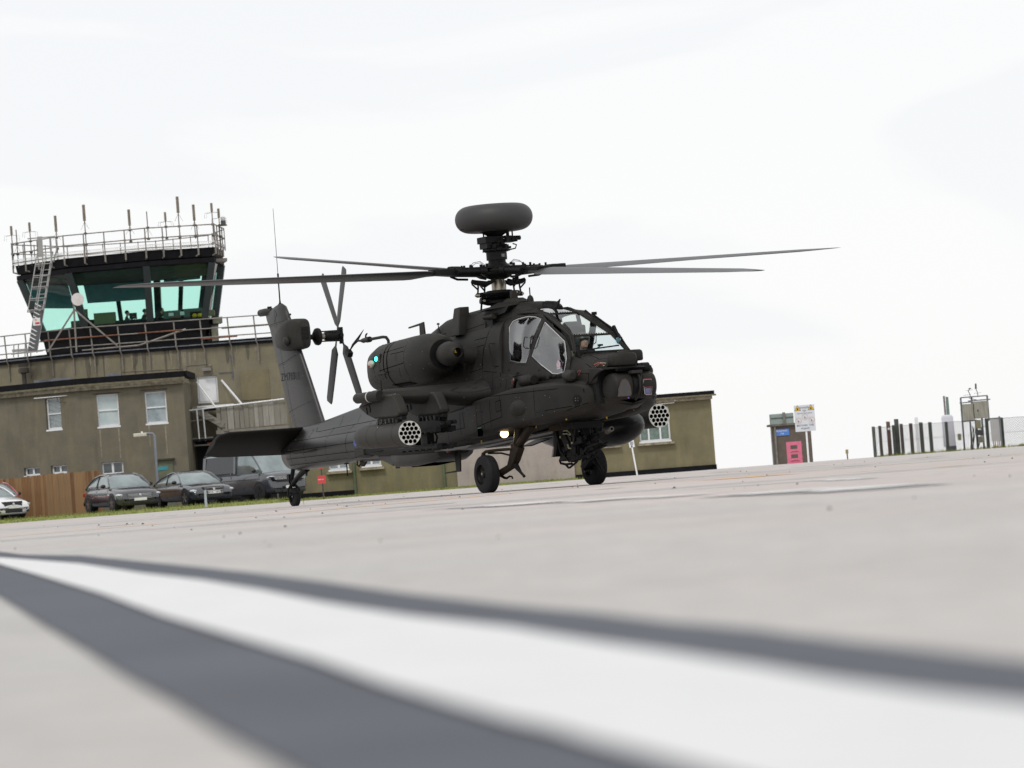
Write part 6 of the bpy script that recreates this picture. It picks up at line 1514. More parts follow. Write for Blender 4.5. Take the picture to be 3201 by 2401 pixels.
# lean-to opening & external stair right of annex
st = thing('external_stair', 'steel external stair and landing with white handrails below the white roof hatch', 'stairs', (-12, 173, 0))
def SP(mb, name, m, **k): o = mb.build(name, m, st, **k); o.matrix_parent_inverse = Matrix.Translation((12, -173, 0)); return o
GSTEEL = mat('weathered_sheet', (.24, .225, .19), .6, scale=2.5, col2=(.18, .165, .13), stretch=(4, 1, .5))
b = MB(); b.box((-12.9, 173.2, 4.38), (1.6, 1.1, .07)); SP(b, 'landing', WHITEP, smooth=False)
b = MB(); b.box((-12.9, 173.25, 4.27), (1.5, 1.0, .12)); SP(b, 'landing_frame', TAR, smooth=False)
b = MB(); b.beam((-13.9, 172.6, 4.35), (-12.6, 172.6, 3.5), .06, .26); SP(b, 'stringer', GSTEEL, smooth=False)
for k in range(9):
    b = MB(); b.box((-13.35+.17*k, 172.9, 4.12-.17*k), (.22, .7, .035)); SP(b, 'step', GSTEEL, smooth=False)
b = MB(); b.tube([(-14.25, 172.5, 4.25), (-12.4, 172.5, 4.33), (-9.9, 172.5, 4.45)], .035, 6); SP(b, 'handrail', WHITEP)
b = MB(); b.tube([(-14.2, 172.5, 3.78), (-13.0, 172.5, 3.84)], .03, 6); SP(b, 'handrail', RAILM)
for x in (-13.72, -13.45): b = MB(); b.tube([(x, 172.5, 4.28), (x+.03, 172.5, 2.9)], .035, 6); SP(b, 'baluster', WHITEP)
b = MB(); b.beam((-13.73, 173.85, 5.5), (-12.9, 172.55, 4.33), .05, .05); SP(b, 'tie_bar', WHITEP, smooth=False)
b = MB(); b.beam((-12.64, 173.85, 5.5), (-11.75, 172.55, 4.36), .06, .06); SP(b, 'tie_bar', WHITEP, smooth=False)
rr = random.Random(8)
x = -12.9
while x < -9.9:
    w = rr.uniform(.18, .30); b = MB(); b.box((x+w/2, 172.62+rr.uniform(0, .05), 3.80+.06*(x+12.9)*.4), (w-.025, .03, 1.0)); SP(b, 'side_panel', GSTEEL if rr.random() < .6 else mat('pale_sheet', (.30, .285, .25), .6, var=.15, scale=3, stretch=(3, 1, .6)), smooth=False); x += w
b = MB(); b.box((-11.4, 173.2, 3.22), (3.1, 1.2, .16)); SP(b, 'deck', GSTEEL, smooth=False)
b = MB(); b.box((-12.0, 173.88, 1.5), (3.9, .22, 3.0)); b.box((-12.0, 173.2, 2.95), (3.9, 1.5, .08)); SP(b, 'bay_shade_panel', mat('painted_opening_shade', (.006, .006, .007), .9), smooth=False)  # solid panels, no hollow: the opening's shade is put into their black colour
b = MB(); b.box((-13.55, 172.7, 3.02), (.9, .1, .07)); b.box((-13.5, 172.7, 2.72), (.9, .1, .06)); SP(b, 'shelf_edge', GSTEEL, smooth=False)
b = MB(); b.box((-13.2, 172.8, 2.75), (.35, .2, .14)); SP(b, 'orange_crate', mat('dull_orange', (.30, .09, .05), .7), smooth=False)

# ---- low buildings
def lowb(name, label, x0, x1, zt, m, y=172, holes=(), roofm=TAR, rooft=.15):
    t = thing(name, label, 'building', ((x0+x1)/2, y, 0)); inv = Matrix.Translation((-(x0+x1)/2, -y, 0))
    def q(mb, nm, mm, **k): o = mb.build(nm, mm, t, **k); o.matrix_parent_inverse = inv; return o
    b = MB(); wall_holes(b, (x0, y), (x1, y), 0, zt, [(h[0]-x0, h[1]-x0, h[2], h[3]) for h in holes], .25)
    b.add([(x0, y, 0), (x0, y+6, 0), (x0, y+6, zt), (x0, y, zt), (x1, y, 0), (x1, y+6, 0), (x1, y+6, zt), (x1, y, zt)], [(0, 1, 2, 3), (4, 5, 6, 7), (3, 2, 6, 7)]); q(b, 'wall', m, smooth=False)
    if roofm:
        b = MB(); b.box(((x0+x1)/2, y+2.9, zt+rooft/2+.03), (x1-x0+.3, 6.6, rooft)); q(b, 'roof', roofm, smooth=False)
        b = MB(); b.box(((x0+x1)/2+.05, y-.35, zt-.01), (x1-x0+.34, .12, .07)); q(b, 'gutter', GUT, smooth=False)
        b = MB(); b.box(((x0+x1)/2, y-.2, zt-.10), (x1-x0+.1, .10, .16)); q(b, 'fascia', SOF, smooth=False)
    return t, q
hl = [(-8.3, -6.75, 1.25, 2.45), (-7.75+1.85, -5.0, 1.30, 2.5)]
lb, q = lowb('low_building', 'low olive rendered building seen under the helicopter tail boom', -9.7, -2.66, 2.9, WALL2, holes=[(-8.16, -7.30, 1.22, 2.42), (-6.72, -5.90, 1.28, 2.48)])
for c, w in (((-7.73, 172, 1.22), .86), ((-6.31, 172, 1.28), .82)):
    o = window(lb, c, (1, 0), w, 1.2, 'double', 0, GLB); o.matrix_parent_inverse = Matrix.Translation((6.18, -172, 0))
    b = MB(); b.box((c[0], 171.9, c[2]-.13), (w+.25, .24, .1)); q(b, 'sill_ledge', SOF, smooth=False)
for x in (-7.08, -3.22): b = MB(); b.cyl((x-.1*(x < -5)*0, 171.9, 0), (x, 171.9, 2.85), .055, n=8); q(b, 'drain_pipe', mat('pipe_green', (.09, .12, .07), .7))
b = MB(); b.box((-8.4, 171.93, .14), (2.6, .1, .30)); q(b, 'plinth', TAR, smooth=False)
pk, q = lowb('pink_wall', 'plain greyish pink rendered wall section behind the main wheels', -2.655, 2.42, 2.95, PINK, y=171.9, roofm=TAR)
b = MB(); b.lathe((-1.35, 171.9, 1.16), (0, -1, 0), [(0, .22), (.05, .21), (.08, .13), (.09, .01)], 16); q(b, 'round_vent', mat('vent_grey', (.26, .27, .27), .6))
rb, q = lowb('flat_roofed_building', 'olive flat roofed building with white triple window, right of the helicopter nose', 2.425, 8.52, 3.22, WALL2, holes=[(5.33, 6.66, 1.42, 2.86), (3.1, 4.35, 1.44, 2.7)])
inv = Matrix.Translation((-(2.425+8.52)/2, -172, 0))
for c, w, h, kd in (((5.995, 172, 1.42), 1.33, 1.44, 'triple'), ((3.72, 172, 1.44), 1.25, 1.26, 'double')):
    o = window(rb, c, (1, 0), w, h, kd, 0, mat('green_glass', (.05, .09, .07), .08, spec=.9, scale=4, col2=(.18, .26, .22))); o.matrix_parent_inverse = inv
    b = MB(); b.box((c[0], 171.9, c[2]-.13), (w+.3, .24, .09)); q(b, 'sill_ledge', SOF, smooth=False)
b = MB(); b.box((5.5, 171.93, .10), (6.1, .1, .22)); q(b, 'plinth', TAR, smooth=False)
b = MB(); b.tube([(5.9, 171.8, 2.98), (6.9, 171.8, 3.0), (6.95, 171.8, 3.08)], .02, 6); b.sphere((6.95, 171.8, 3.1), .06, 8, 6); q(b, 'lamp_bracket', WHITEP)

# ================================================================== STREET FURNITURE
lp = thing('lamp_post', 'grey lamp post with a pale box lantern in front of the annex windows', 'lamp post', (-14.95, 165, 0))
b = MB(); b.tube([(0, 0, 0), (-.0, 0, 3.15), (-.06, 0, 3.24), (-.35, 0, 3.27)], [.06, .055, .05, .045], 10); b.build('pole', mat('lamp_pole_grey', (.19, .21, .24), .5), lp)
b = MB(); b.box((-.58, 0, 3.22), (.55, .2, .15)); b.build('lantern', mat('lantern_cream', (.55, .52, .42), .5), lp, smooth=False, bevel=.03)
b = MB(); b.cyl((-.5, 0, 3.3), (-.5, 0, 3.36), .04, n=8); b.build('sensor', WHITEP, lp)
bo = thing('marker_post', 'short grey steel post on the grass verge in front of the grey coupe', 'post', (-12.03, 152.5, .06))
b = MB(); b.loft([[(-.05, -.03, 0), (.05, -.03, 0), (.05, .03, 0), (-.05, .03, 0)], [(-.04, -.03, .62), (.04, -.03, .66), (.04, .03, .66), (-.04, .03, .62)]]); b.build('post', mat('post_zinc', (.34, .38, .38), .5), bo, smooth=False)
rs = thing('red_sign', 'red sign boards on a thin dark post under the helicopter tail', 'sign', (-7.42, 150.6, 0))
REDS = mat('sign_board_red', (.50, .05, .05), .5, var=.1)
b = MB(); b.beam((.0, 0, 0), (-.02, 0, 1.5), .06, .05); b.build('pole', mat('dark_pole', (.05, .045, .045), .6), rs, smooth=False)
b = MB(); b.box((-.03, -.04, .755), (.30, .02, .31)); b.build('board', REDS, rs, smooth=False)
b = MB(); b.prism([(-.18, 1.50), (.10, 1.50), (.02, 1.16), (-.10, 1.16)], 'y', -.05, -.03); b.build('board', REDS, rs, smooth=False)
for x, w in ((-.12, .06), (-.05, .05), (.03, .04)): b = MB(); b.box((x-.01, -.053, .76), (w, .004, .035)); b.build('lettering', mat('sign_letter', (.65, .4, .4), .5), rs, smooth=False)
bs = thing('blue_sign', 'bright blue notice board behind the van, half hidden by the tailplane', 'sign', (-9.95, 168, 0))
b = MB(); b.box((0, 0, 2.0), (.72, .04, .85)); b.build('board', mat('sign_azure', (.02, .26, .62), .5, var=.1), bs, smooth=False)
b = MB(); b.box((-.25, .03, 1.0), (.06, .05, 2.0)); b.box((.25, .03, 1.0), (.06, .05, 2.0)); b.build('legs', RAILM, bs, smooth=False)
b = MB(); b.box((.05, -.025, 1.98), (.4, .006, .05)); b.box((.0, -.025, 1.88), (.45, .006, .04)); b.build('lettering', mat('pale_letter', (.5, .65, .75), .5), bs, smooth=False)
ws = thing('white_sign_post', 'leaning white post with small plates before the olive flat roofed building', 'sign post', (4.92, 166, 0))
b = MB(); b.beam((0, 0, 0), (-.14, 0, 1.25), .10, .06); b.build('pole', WHITEP, ws, smooth=False)
b = MB(); b.box((-.16, -.03, 1.55), (.22, .04, .75), Matrix.Rotation(R(6), 3, 'Y').inverted()); b.build('plate', WHITEP, ws, smooth=False)
b = MB(); b.box((-.14, -.06, 1.35), (.12, .01, .14)); b.build('notice', mat('notice_grey', (.3, .32, .36), .5), ws, smooth=False)

# ---- timber fence
fn = thing('timber_fence', 'brown closeboard timber fence of upright planks beside the car park', 'fence', (-18, 166, 0))
WOODS = [mat('fence_wood_'+k, c, .85, scale=3, col2=c2, stretch=(6, 1, .5), bump=.3, bscale=20) for k, c, c2 in (('a', (.17, .085, .035), (.26, .14, .06)), ('b', (.24, .14, .062), (.30, .18, .085)), ('c', (.12, .06, .028), (.20, .105, .05)), ('d', (.27, .17, .075), (.22, .13, .07)))]
pm = {}
rr = random.Random(2)
fx0, fx1 = -21.1, -17.45
x = fx1
while x > -30:
    w = .135; yy = 166 if x > -21.3 else 166+(-21.3-x)*.8; mm = rr.choice(WOODS); hh = 1.90 if x > -20.4 else 1.84
    if (mm.name, hh) not in pm:
        b = MB(); b.loft([[(-.068, -.012, .02), (.068, -.02, .02), (.068, .0, .02), (-.068, .008, .02)], [(-.068, -.012, hh), (.068, -.02, hh), (.068, .0, hh), (-.068, .008, hh)]]); o = b.build('plank', mm, fn, smooth=False); pm[(mm.name, hh)] = o
    else:
        o = pm[(mm.name, hh)].copy(); COL.objects.link(o)
    o.location = (x+18, yy-166+rr.uniform(-.012, .012), rr.uniform(-.025, .02)); o.rotation_euler = (0, rr.uniform(-.008, .008), 0); x -= .128
for z in (.35, 1.0, 1.6): b = MB(); b.beam((-3.3, .05, z), (.55, .05, z), .08, .07); b.build('rail', WOODS[0], fn, smooth=False)

# ================================================================== CARS
CT = mat('car_tyre', (.018, .018, .018), .8); CBLK = mat('car_trim_black', (.012, .012, .013), .4); CGL = mat('car_glass', (.30, .35, .35), .12, metal=.55, spec=1, var=.25, scale=1)
CHR = mat('chrome', (.6, .6, .6), .15, metal=1); HL = mat('headlamp', (.5, .52, .55), .08, spec=1, var=.3, scale=15); ALLOY = mat('alloy_grey', (.28, .27, .25), .35, metal=.7); PLATE = mat('number_plate', (.75, .75, .72), .4)
def car(label, cat, X, Y, th, L, Wd, H, paint, cab, belt, hood, group=None, plate=None, rim=None, grille='wide', name='parked_car', lamp=HL, badge=True, chrome=True, nose=None):
    t = thing(name, label, cat, (X, Y, .122), -R(th), group)
    w = Wd/2; xb, xf = -L/2, L/2
    secs = []
    prof = nose or [(xb, .55, .90, .80, .32), (xb+.08, .38, .95, .90, .26), (xb+.45, belt-.04, .99, .97, .2), (cab[0]+.3, belt, 1, 1, .2), (0, belt, 1, 1, .2), (cab[1]-.1, belt, 1, 1, .2), (lerp(cab[1], xf, .4), lerp(belt, hood, .35), .99, 1, .2), (xf-.42, hood+.03, .97, .98, .2), (xf-.14, hood-.04, .93, .93, .2), (xf-.03, hood-.16, .84, .86, .24), (xf, .46, .72, .78, .30)]
    for x, z, kw, kb, zb in prof:
        ww = w*kw
        secs.append((x, [(0, zb), (ww*kb*.93, zb), (ww, zb+.18), (ww, (z+zb)/2+.08), (ww*.97, z-.10), (ww*.86, z-.01), (0, z+.035)]))
    b = MB(); b.loft([ring_from_half(x, h) for x, h in dens(secs, .25)]); body = b.build('body', paint, t, angle=45)
    hi = H > 1.8
    wt = w*(.84 if hi else .70); wb = w*.93
    zr = [(cab[0], belt), (lerp(cab[0], cab[2], .5), lerp(belt, H, .60 if not hi else .7)), (cab[2], H-.07), (lerp(cab[2], cab[3], .35), H-.01), (lerp(cab[2], cab[3], .7), H), (cab[3], H-.055), (lerp(cab[3], cab[1], .35), lerp(H, belt, .30)), (lerp(cab[3], cab[1], .7), lerp(H, belt, .66)), (cab[1], belt)]
    def corner(x, z):
        k = (z-belt)/(H-belt); return lerp(wb, wt, k**1.15 if k > 0 else 0)
    rings = []; edge = []
    for x, z in zr:
        y = corner(x, z); edge.append((x, y, z-.012)); crown = .035 if z > belt+.02 else .0
        ring = [(0, belt-.1), (wb*.96, belt-.1), (wb, belt-.02), (lerp(wb, y, .5)+.012, lerp(belt, z, .5)), (y, z-.015), (y*.6, z+crown*.8), (0, z+crown)]
        full = [(-a, c) for a, c in ring]+[(a, c) for a, c in ring[-2:0:-1]]
        rings.append([(x, a, c) for a, c in full])
    b = MB(); b.loft(rings); b.build('window_glass', CGL, t, angle=60)
    b = MB(); rf = [(x, z) for x, z in zr if z > H-.1]; rf = [(rf[0][0]-.06, rf[0][1]-.03)]+rf+[(rf[-1][0]+.06, rf[-1][1]-.03)]
    b.loft([[(x, -corner(x, z)-.012, z-.035), (x, -corner(x, z)*.8, z+.022), (x, 0, z+.045), (x, corner(x, z)*.8, z+.022), (x, corner(x, z)+.012, z-.035)] for x, z in rf], (False, False), closed=False); b.build('roof', paint, t, angle=60, solid=.01)
    for s in (-1, 1):
        b = MB(); b.tube([(x, s*(y+.004), z) for x, y, z in edge], [.05]+[.036]*(len(edge)-2)+[.04], 6); b.build('roof_pillar', paint, t)
        b = MB(); xm = (cab[0]+cab[1])/2-.1; b.beam((xm, s*(wb+.006), belt-.02), (xm-.06, s*(wt+.02), H-.07), .02, .085); b.build('door_pillar', CBLK if not hi else paint, t, smooth=False)
    for s in (-1, 1):
        b = MB(); b.sphere((cab[1]-.35, s*(w+.08), belt+.06), .1, 10, 8, (.7, 1.1, .75)); b.build('wing_mirror', CBLK, t)
        for xw in (xb+.85, xf-.88):
            R_ = .335 if H < 1.8 else .36
            b = MB(); b.cyl((xw, s*(w-.3), R_+.02), (xw, s*(w+.004), R_+.02), R_+.055, n=28); b.build('wheel_arch', CBLK, t)
            b = MB(); b.lathe((xw, s*(w-.2), R_), (0, s, 0), [(0, R_), (.19, R_), (.21, R_*.93), (.212, R_*.70), (.17, R_*.66)], 28); wh = b.build('wheel', CT, t)
            b = MB(); b.lathe((xw, s*(w-.02), R_), (0, s, 0), [(-.02, R_*.66), (.02, R_*.68), (.02, R_*.62), (-.01, R_*.58), (-.01, .01)], 24, cap=False); b.build('rim', CBLK, wh)
            for k in range(5):
                a = k*1.2566+.3; b = MB(); b.beam((xw, s*(w+.005), R_), (xw+R_*.62*math.cos(a), s*(w+.008), R_+R_*.62*math.sin(a)), .02, .055); b.build('spoke', rim or ALLOY, wh, smooth=False)
        b = MB(); b.beam((cab[0]+.1, s*(w+.003), belt-.28), (cab[1]-.1, s*(w+.003), belt-.28), .012, .02); b.build('door_crease', CBLK, t, smooth=False)
        b = MB()
        for xd in ((cab[1]+cab[0])/2-.05, cab[1]-.15): b.beam((xd, s*(w+.002), .35), (xd, s*(w*.97+.004), belt-.08), .008, .014)
        b.build('door_gap', CBLK, t, smooth=False)['kind'] = 'stuff'
    # front: grille, lamps, intakes, plate
    xg = xf-.02
    gw, gh, gz_ = {'wide': (.62, .20, hood-.24), 'tall': (.50, .40, .52), 'slim': (1.0, .13, hood-.20)}[grille]
    b = MB(); b.loft([[(xg-.14, -gw, gz_+gh/2), (xg-.14, gw, gz_+gh/2), (xg-.02, gw*.8, gz_-gh/2), (xg-.02, -gw*.8, gz_-gh/2)], [(xg-.02, -gw*.9, gz_+gh/2), (xg-.02, gw*.9, gz_+gh/2), (xg+.035, gw*.72, gz_-gh/2), (xg+.035, -gw*.72, gz_-gh/2)]]); gr = b.build('grille', CBLK, t, smooth=False)
    if chrome:
        for k in range(4):
            z = gz_-gh*.4+gh*.8*k/3; b = MB(); b.beam((xg+.035-.05*(z-gz_+gh/2)/gh, -gw*.78, z), (xg+.035-.05*(z-gz_+gh/2)/gh, gw*.78, z), .014, .014); b.build('grille_bar', CHR, gr, smooth=False)
    for s in (-1, 1):
        b = MB(); b.sphere((xf-.25, s*w*.80, hood-.17), .1, 14, 8, (1.9, 2.1, .75)); b.build('headlight', lamp, t)
        b = MB(); b.box((xf-.07, s*w*.62, .33), (.10, .34, .10)); b.build('air_intake', CBLK, t, smooth=False, bevel=.02)
        b = MB(); b.box((xb+.05, s*w*.72, belt-.22), (.12, .36, .14)); b.build('tail_light', mat('tail_lamp_red', (.4, .02, .02), .2), t, smooth=False, bevel=.02)
    b = MB(); b.box((xf-.02, 0, .34), (.08, w*.9, .12)); b.build('lower_intake', CBLK, t, smooth=False, bevel=.02)
    pz = .50 if grille != 'wide' else .44
    b = MB(); b.box((xg+.055, 0, pz), (.012, .52, .112)); p_ = b.build('number_plate', PLATE, t, smooth=False)
    if plate: text_part(plate, 'plate_text', .115, (xg+.063, 0, pz), Matrix(((0, 0, 1), (1, 0, 0), (0, 1, 0))), CBLK, t, .001)
    if badge:
        b = MB(); b.lathe((xg+.03, 0, gz_+gh*.25), (1, 0, 0), [(0, .055), (.015, .05), (.016, .001)], 16); b.build('badge', CHR, t)
    return t
def paintm(n, c, r=.2): return mat(n, c, r, spec=.8, var=.04, coat=1, scale=1)
car('dark grey metallic saloon car, leftmost dark car beside the timber fence', 'car', -15.95, 159.5, 66, 4.75, 1.82, 1.50, paintm('paint_charcoal', (.028, .028, .034)), (-1.85, 1.15, -1.0, .35), .98, .80, 'cars parked beside the apron', rim=mat('rim_brown', (.14, .10, .08), .5))
car('slate grey coupe with a big chrome barred grille and number plate, behind the marker post', 'car', -13.28, 161.5, 63, 4.67, 1.85, 1.40, paintm('paint_slate', (.030, .034, .042)), (-1.9, 1.0, -.75, .2), .93, .76, 'cars parked beside the apron', plate='KV6   YPU', grille='tall')
vn = car('dark grey panel van parked nearest the helicopter tail wheel', 'van', -10.95, 165, 51, 5.1, 1.95, 2.08, paintm('paint_van_grey', (.034, .037, .046)), (-2.36, 1.85, -2.25, .95), 1.18, 1.08, 'cars parked beside the apron', grille='slim', name='parked_van', rim=CBLK,
   nose=[(-2.45, 1.15, .95, .9, .32), (-2.40, 1.17, .98, .95, .26), (-1.9, 1.18, 1, 1, .24), (0, 1.18, 1, 1, .24), (1.6, 1.18, 1, 1, .24), (1.95, 1.14, 1, 1, .24), (2.25, 1.06, .97, .98, .24), (2.38, .92, .93, .93, .26), (2.44, .75, .86, .88, .28), (2.45, .5, .80, .85, .3)])
b = MB(); b.box((2.40, 0, .76), (.10, 1.3, .12)); b.build('lower_grille', CBLK, vn, smooth=False, bevel=.02)
b = MB(); b.beam((2.43, -.85, .86), (2.43, .85, .86), .03, .025); b.build('grille_trim', CHR, vn, smooth=False)
for s in (-1, 1):
    b = MB(); b.loft([[(-2.25, s*.965, 1.22), (-.0, s*.965, 1.22), (-.0, s*.95, 1.22), (-2.25, s*.95, 1.22)], [(-2.18, s*.872, 1.92), (-.0, s*.872, 1.92), (-.0, s*.85, 1.92), (-2.18, s*.85, 1.92)]]); b.build('privacy_window', mat('privacy_glass', (.012, .013, .016), .1, spec=.8), vn, smooth=False)
    b = MB(); b.beam((-.0, s*.955, 1.18), (.0, s*.885, 1.92), .06, .14); b.beam((-2.25, s*.94, 1.18), (-2.18, s*.87, 1.92), .06, .2); b.build('door_pillar', MATS['paint_van_grey'], vn, smooth=False)
car('white hatchback cut off by the left edge of the photo', 'car', -21.45, 159.5, 50, 4.3, 1.78, 1.42, paintm('paint_white', (.75, .75, .76)), (-1.9, 1.0, -1.5, .2), .93, .76, 'cars parked beside the apron', grille='tall', chrome=False)
car('dark and red hatchback tucked behind the white car at the left edge', 'car', -21.75, 164.5, 66, 4.0, 1.76, 1.56, paintm('paint_dark_red', (.30, .015, .02)), (-1.9, .9, -1.6, .1), 1.0, .85, 'cars parked beside the apron', grille='slim', chrome=False)

# ================================================================== RIGHT EDGE: hut, sign, barrier, fence, rack
hut = thing('block_hut', 'small brown block hut with a thin concrete roof and blue number sign', 'hut', (11.8, 171, 0))
HB = mat('hut_render', (.10, .083, .068), .9, scale=3, col2=(.135, .11, .09), bump=.3)
b = MB(); b.box((0, 0, .82), (1.58, 1.6, 1.64)); b.build('wall', HB, hut, smooth=False)
b = MB(); b.box((-.02, 0, 1.685), (1.9, 1.9, .09)); b.build('roof', mat('hut_roof', (.14, .13, .11), .9, var=.3, scale=5), hut, smooth=False)
b = MB(); b.cyl((-.74, -.85, 0), (-.74, -.85, 1.62), .045, n=8); b.build('drain_pipe', RAILM, hut)
b = MB(); b.box((-.45, -.83, 1.36), (.63, .02, .29)); sg = b.build('number_board', mat('board_blue', (.07, .19, .52), .5), hut, smooth=False, bevel=.03)
RX = Matrix(((1, 0, 0), (0, 0, -1), (0, 1, 0)))
text_part('BUILDING', 'board_text', .105, (-.45, -.845, 1.42), RX, WHITEP, hut, .002); text_part('194', 'board_text', .10, (-.45, -.845, 1.30), RX, WHITEP, hut, .002)
tk = thing('green_tank', 'pale green metal tank with a centre rib standing behind the block hut', 'tank', (11.6, 173.5, 0))
b = MB(); b.box((0, 0, 1.1), (1.0, .8, 2.2)); b.build('body', mat('tank_green', (.27, .33, .31), .6, var=.08), tk, smooth=False, bevel=.02)
b = MB(); b.box((.08, -.43, 1.12), (.12, .06, 2.25)); b.build('rib', RAILM, tk, smooth=False)
b = MB(); b.box((0, -.42, 2.02), (1.0, .03, .03)); b.build('band', POLE, tk, smooth=False)
ds = thing('danger_sign', 'white danger sign board with yellow warning triangles on a white post by the hut', 'sign', (11.65, 160, 0))
b = MB(); b.box((0, 0, .7), (.07, .05, 1.4)); b.build('post', WHITEP, ds, smooth=False)
SG = mat('sign_white', (.62, .64, .68), .5, var=.02)
b = MB(); b.box((-.02, -.04, 1.79), (.82, .02, 1.06)); b.build('board', SG, ds, smooth=False)
def dtext(s, size, x, z, sx=1.0): text_part(s, 'sign_text', size, (x, -.053, z), RX, CBLK, ds, .001, sx=sx)
dtext('DANGER', .095, -.02, 2.21); dtext('AREA', .055, -.02, 2.10, 1.2); dtext('OF', .055, -.02, 2.045, 1.2); dtext('FIRE AND EXPLOSION', .052, -.02, 1.985, 1.15); dtext('BEYOND THIS', .105, -.02, 1.50, 1.05); dtext('POINT!', .105, -.02, 1.37, 1.05)
for x in (-.29, .25):
    z = 2.10
    b = MB(); b.prism([(x-.13, z), (x+.13, z), (x, z+.23)], 'y', -.055, -.051); tr = b.build('warning_triangle', CBLK, ds, smooth=False)
    b = MB(); b.prism([(x-.105, z+.015), (x+.105, z+.015), (x, z+.2)], 'y', -.058, -.055); b.build('triangle_face', mat('triangle_yellow', (.75, .48, .03), .5), ds, smooth=False)
    b = MB(); b.sphere((x, -.06, z+.07), .035, 8, 6, (1, .1, 1.2)); b.build('pictogram', CBLK, ds)
for x, z in ((-.28, 1.70), (-.01, 1.84), (.25, 1.71)):
    b = MB(); b.tube([(x+.115*math.cos(a), -.054, z+.115*math.sin(a)) for a in [2*math.pi*k/24 for k in range(25)]], .007, 4); b.beam((x-.08, -.054, z+.08), (x+.08, -.054, z-.08), .006, .012); b.build('prohibition_ring', mat('ring_faded', (.55, .38, .28), .6), ds)
    b = MB(); b.box((x-.01, -.054, z-.03), (.04, .004, .07)); b.build('pictogram', mat('pictogram_grey', (.12, .14, .18), .6), ds, smooth=False)
br = thing('pink_barrier', 'faded pink plastic road barrier standing on end against the hut', 'barrier', (11.53, 166, 0))
PKM = mat('barrier_pink', (.62, .15, .24), .5, var=.12, scale=4)
b = MB(); wall_holes(b, (-.31, 0), (.31, 0), 0, .91, [(-.15+.31, .14+.31, .60, .76), (-.15+.31, .14+.31, .22, .38)], .22)
b.add([(-.31, 0, 0), (-.31, .22, 0), (-.31, .22, .91), (-.31, 0, .91), (.31, 0, 0), (.31, .22, 0), (.31, .22, .91), (.31, 0, .91)], [(0, 1, 2, 3), (7, 6, 5, 4), (3, 2, 6, 7)])
b.build('barrier_shell', PKM, br, smooth=False)
for z in (.50, .12): b = MB(); b.tube([(-.18, -.01, z-.02), (-.1, -.03, z+.03), (.1, -.03, z+.03), (.18, -.01, z-.02)], .02, 6); b.build('moulded_rib', PKM, br)
for z in (.78, .74, .28, .24): b = MB(); b.box((.33, .1, z), (.05, .05, .02)); b.build('lug', PKM, br, smooth=False)
mp_ = thing('short_marker', 'tiny weathered marker stake alone on the skyline between hut and mesh fence', 'post', (14.05, 170, 0))
b = MB(); b.beam((0, 0, 0), (-.01, 0, .42), .05, .05); b.build('stake', WOODS[2], mp_, smooth=False); b = MB(); b.box((-.01, -.03, .33), (.12, .03, .18)); b.build('marker_plate', mat('marker_ochre', (.3, .24, .12), .7), mp_, smooth=False)

mf = thing('chain_link_fence', 'black chain link fence strung on green and brown timber posts along the skyline', 'fence', (18, 172, 0))
PG = mat('post_green', (.085, .10, .085), .85, var=.3, scale=5); PB = mat('post_brown', (.11, .09, .08), .85, var=.3, scale=5); PR = mat('post_redbrown', (.15, .085, .07), .85, var=.3, scale=5)
for x, w, h, mm, dx in ((15.42, .20, 1.33, PG, 0), (15.70, .19, 1.34, PB, 0), (16.08, .24, 1.50, PR, .1), (16.28, .16, 1.33, PG, 0), (16.45, .28, 1.58, PG, .2), (16.63, .20, 1.36, PB, 0), (17.04, .22, 1.35, PB, 0), (17.48, .24, 1.36, PG, 0), (17.87, .22, 1.34, PG, 0), (18.57, .18, 1.30, PG, 0), (20.32, .2, 1.32, PG, 0), (20.98, .16, 1.30, PG, 0), (23.4, .2, 1.3, PG, 0)):
    b = MB(); b.loft([[(x-18-w*.32, dx-.08, 0), (x-18+w*.32, dx-.08, 0), (x-18+w*.32, dx+.08, 0), (x-18-w*.32, dx+.08, 0)], [(x-18-w*.32, dx-.08, h), (x-18+w*.32, dx-.08, h-.01), (x-18+w*.32, dx+.08, h-.01), (x-18-w*.32, dx+.08, h)]]); b.build('fence_post', mm, mf, smooth=False)
b = MB(); b.box((16.1-18, -.0, 1.18), (.13, .02, .1)); b.build('tag', WHITEP, mf, smooth=False)
NET = mat('chain_link_black', (.03, .035, .03), .7)
b = MB(); x0, x1, zt = -2.55, 6.6, 1.27; p_ = .105
k = int((x1-x0)/p_)
for i in range(-12, k):
    for sg in (1, -1):
        xa = x0+i*p_; za, zb_ = 0, zt
        xs0 = xa if sg > 0 else xa+zt; xs1 = xa+zt if sg > 0 else xa
        # clip to the run
        (A0, A1), (B0, B1) = (xs0, za), (xs1, zb_)
        if max(A0, B0) < x0 or min(A0, B0) > x1: continue
        def cl_(x, z, X_, Z_):
            if x < x0: t_ = (x0-x)/(X_-x); return x0, z+(Z_-z)*t_
            if x > x1: t_ = (x1-x)/(X_-x); return x1, z+(Z_-z)*t_
            return x, z
        a_ = cl_(A0, A1, B0, B1); c_ = cl_(B0, B1, A0, A1)
        b.beam((a_[0], -.12, a_[1]), (c_[0], -.12, c_[1]), .008, .010)
for z in (.02, .65, 1.27): b.beam((x0, -.12, z), (x1, -.12, z), .01, .012)
b.build('mesh', NET, mf, smooth=False)['kind'] = 'stuff'
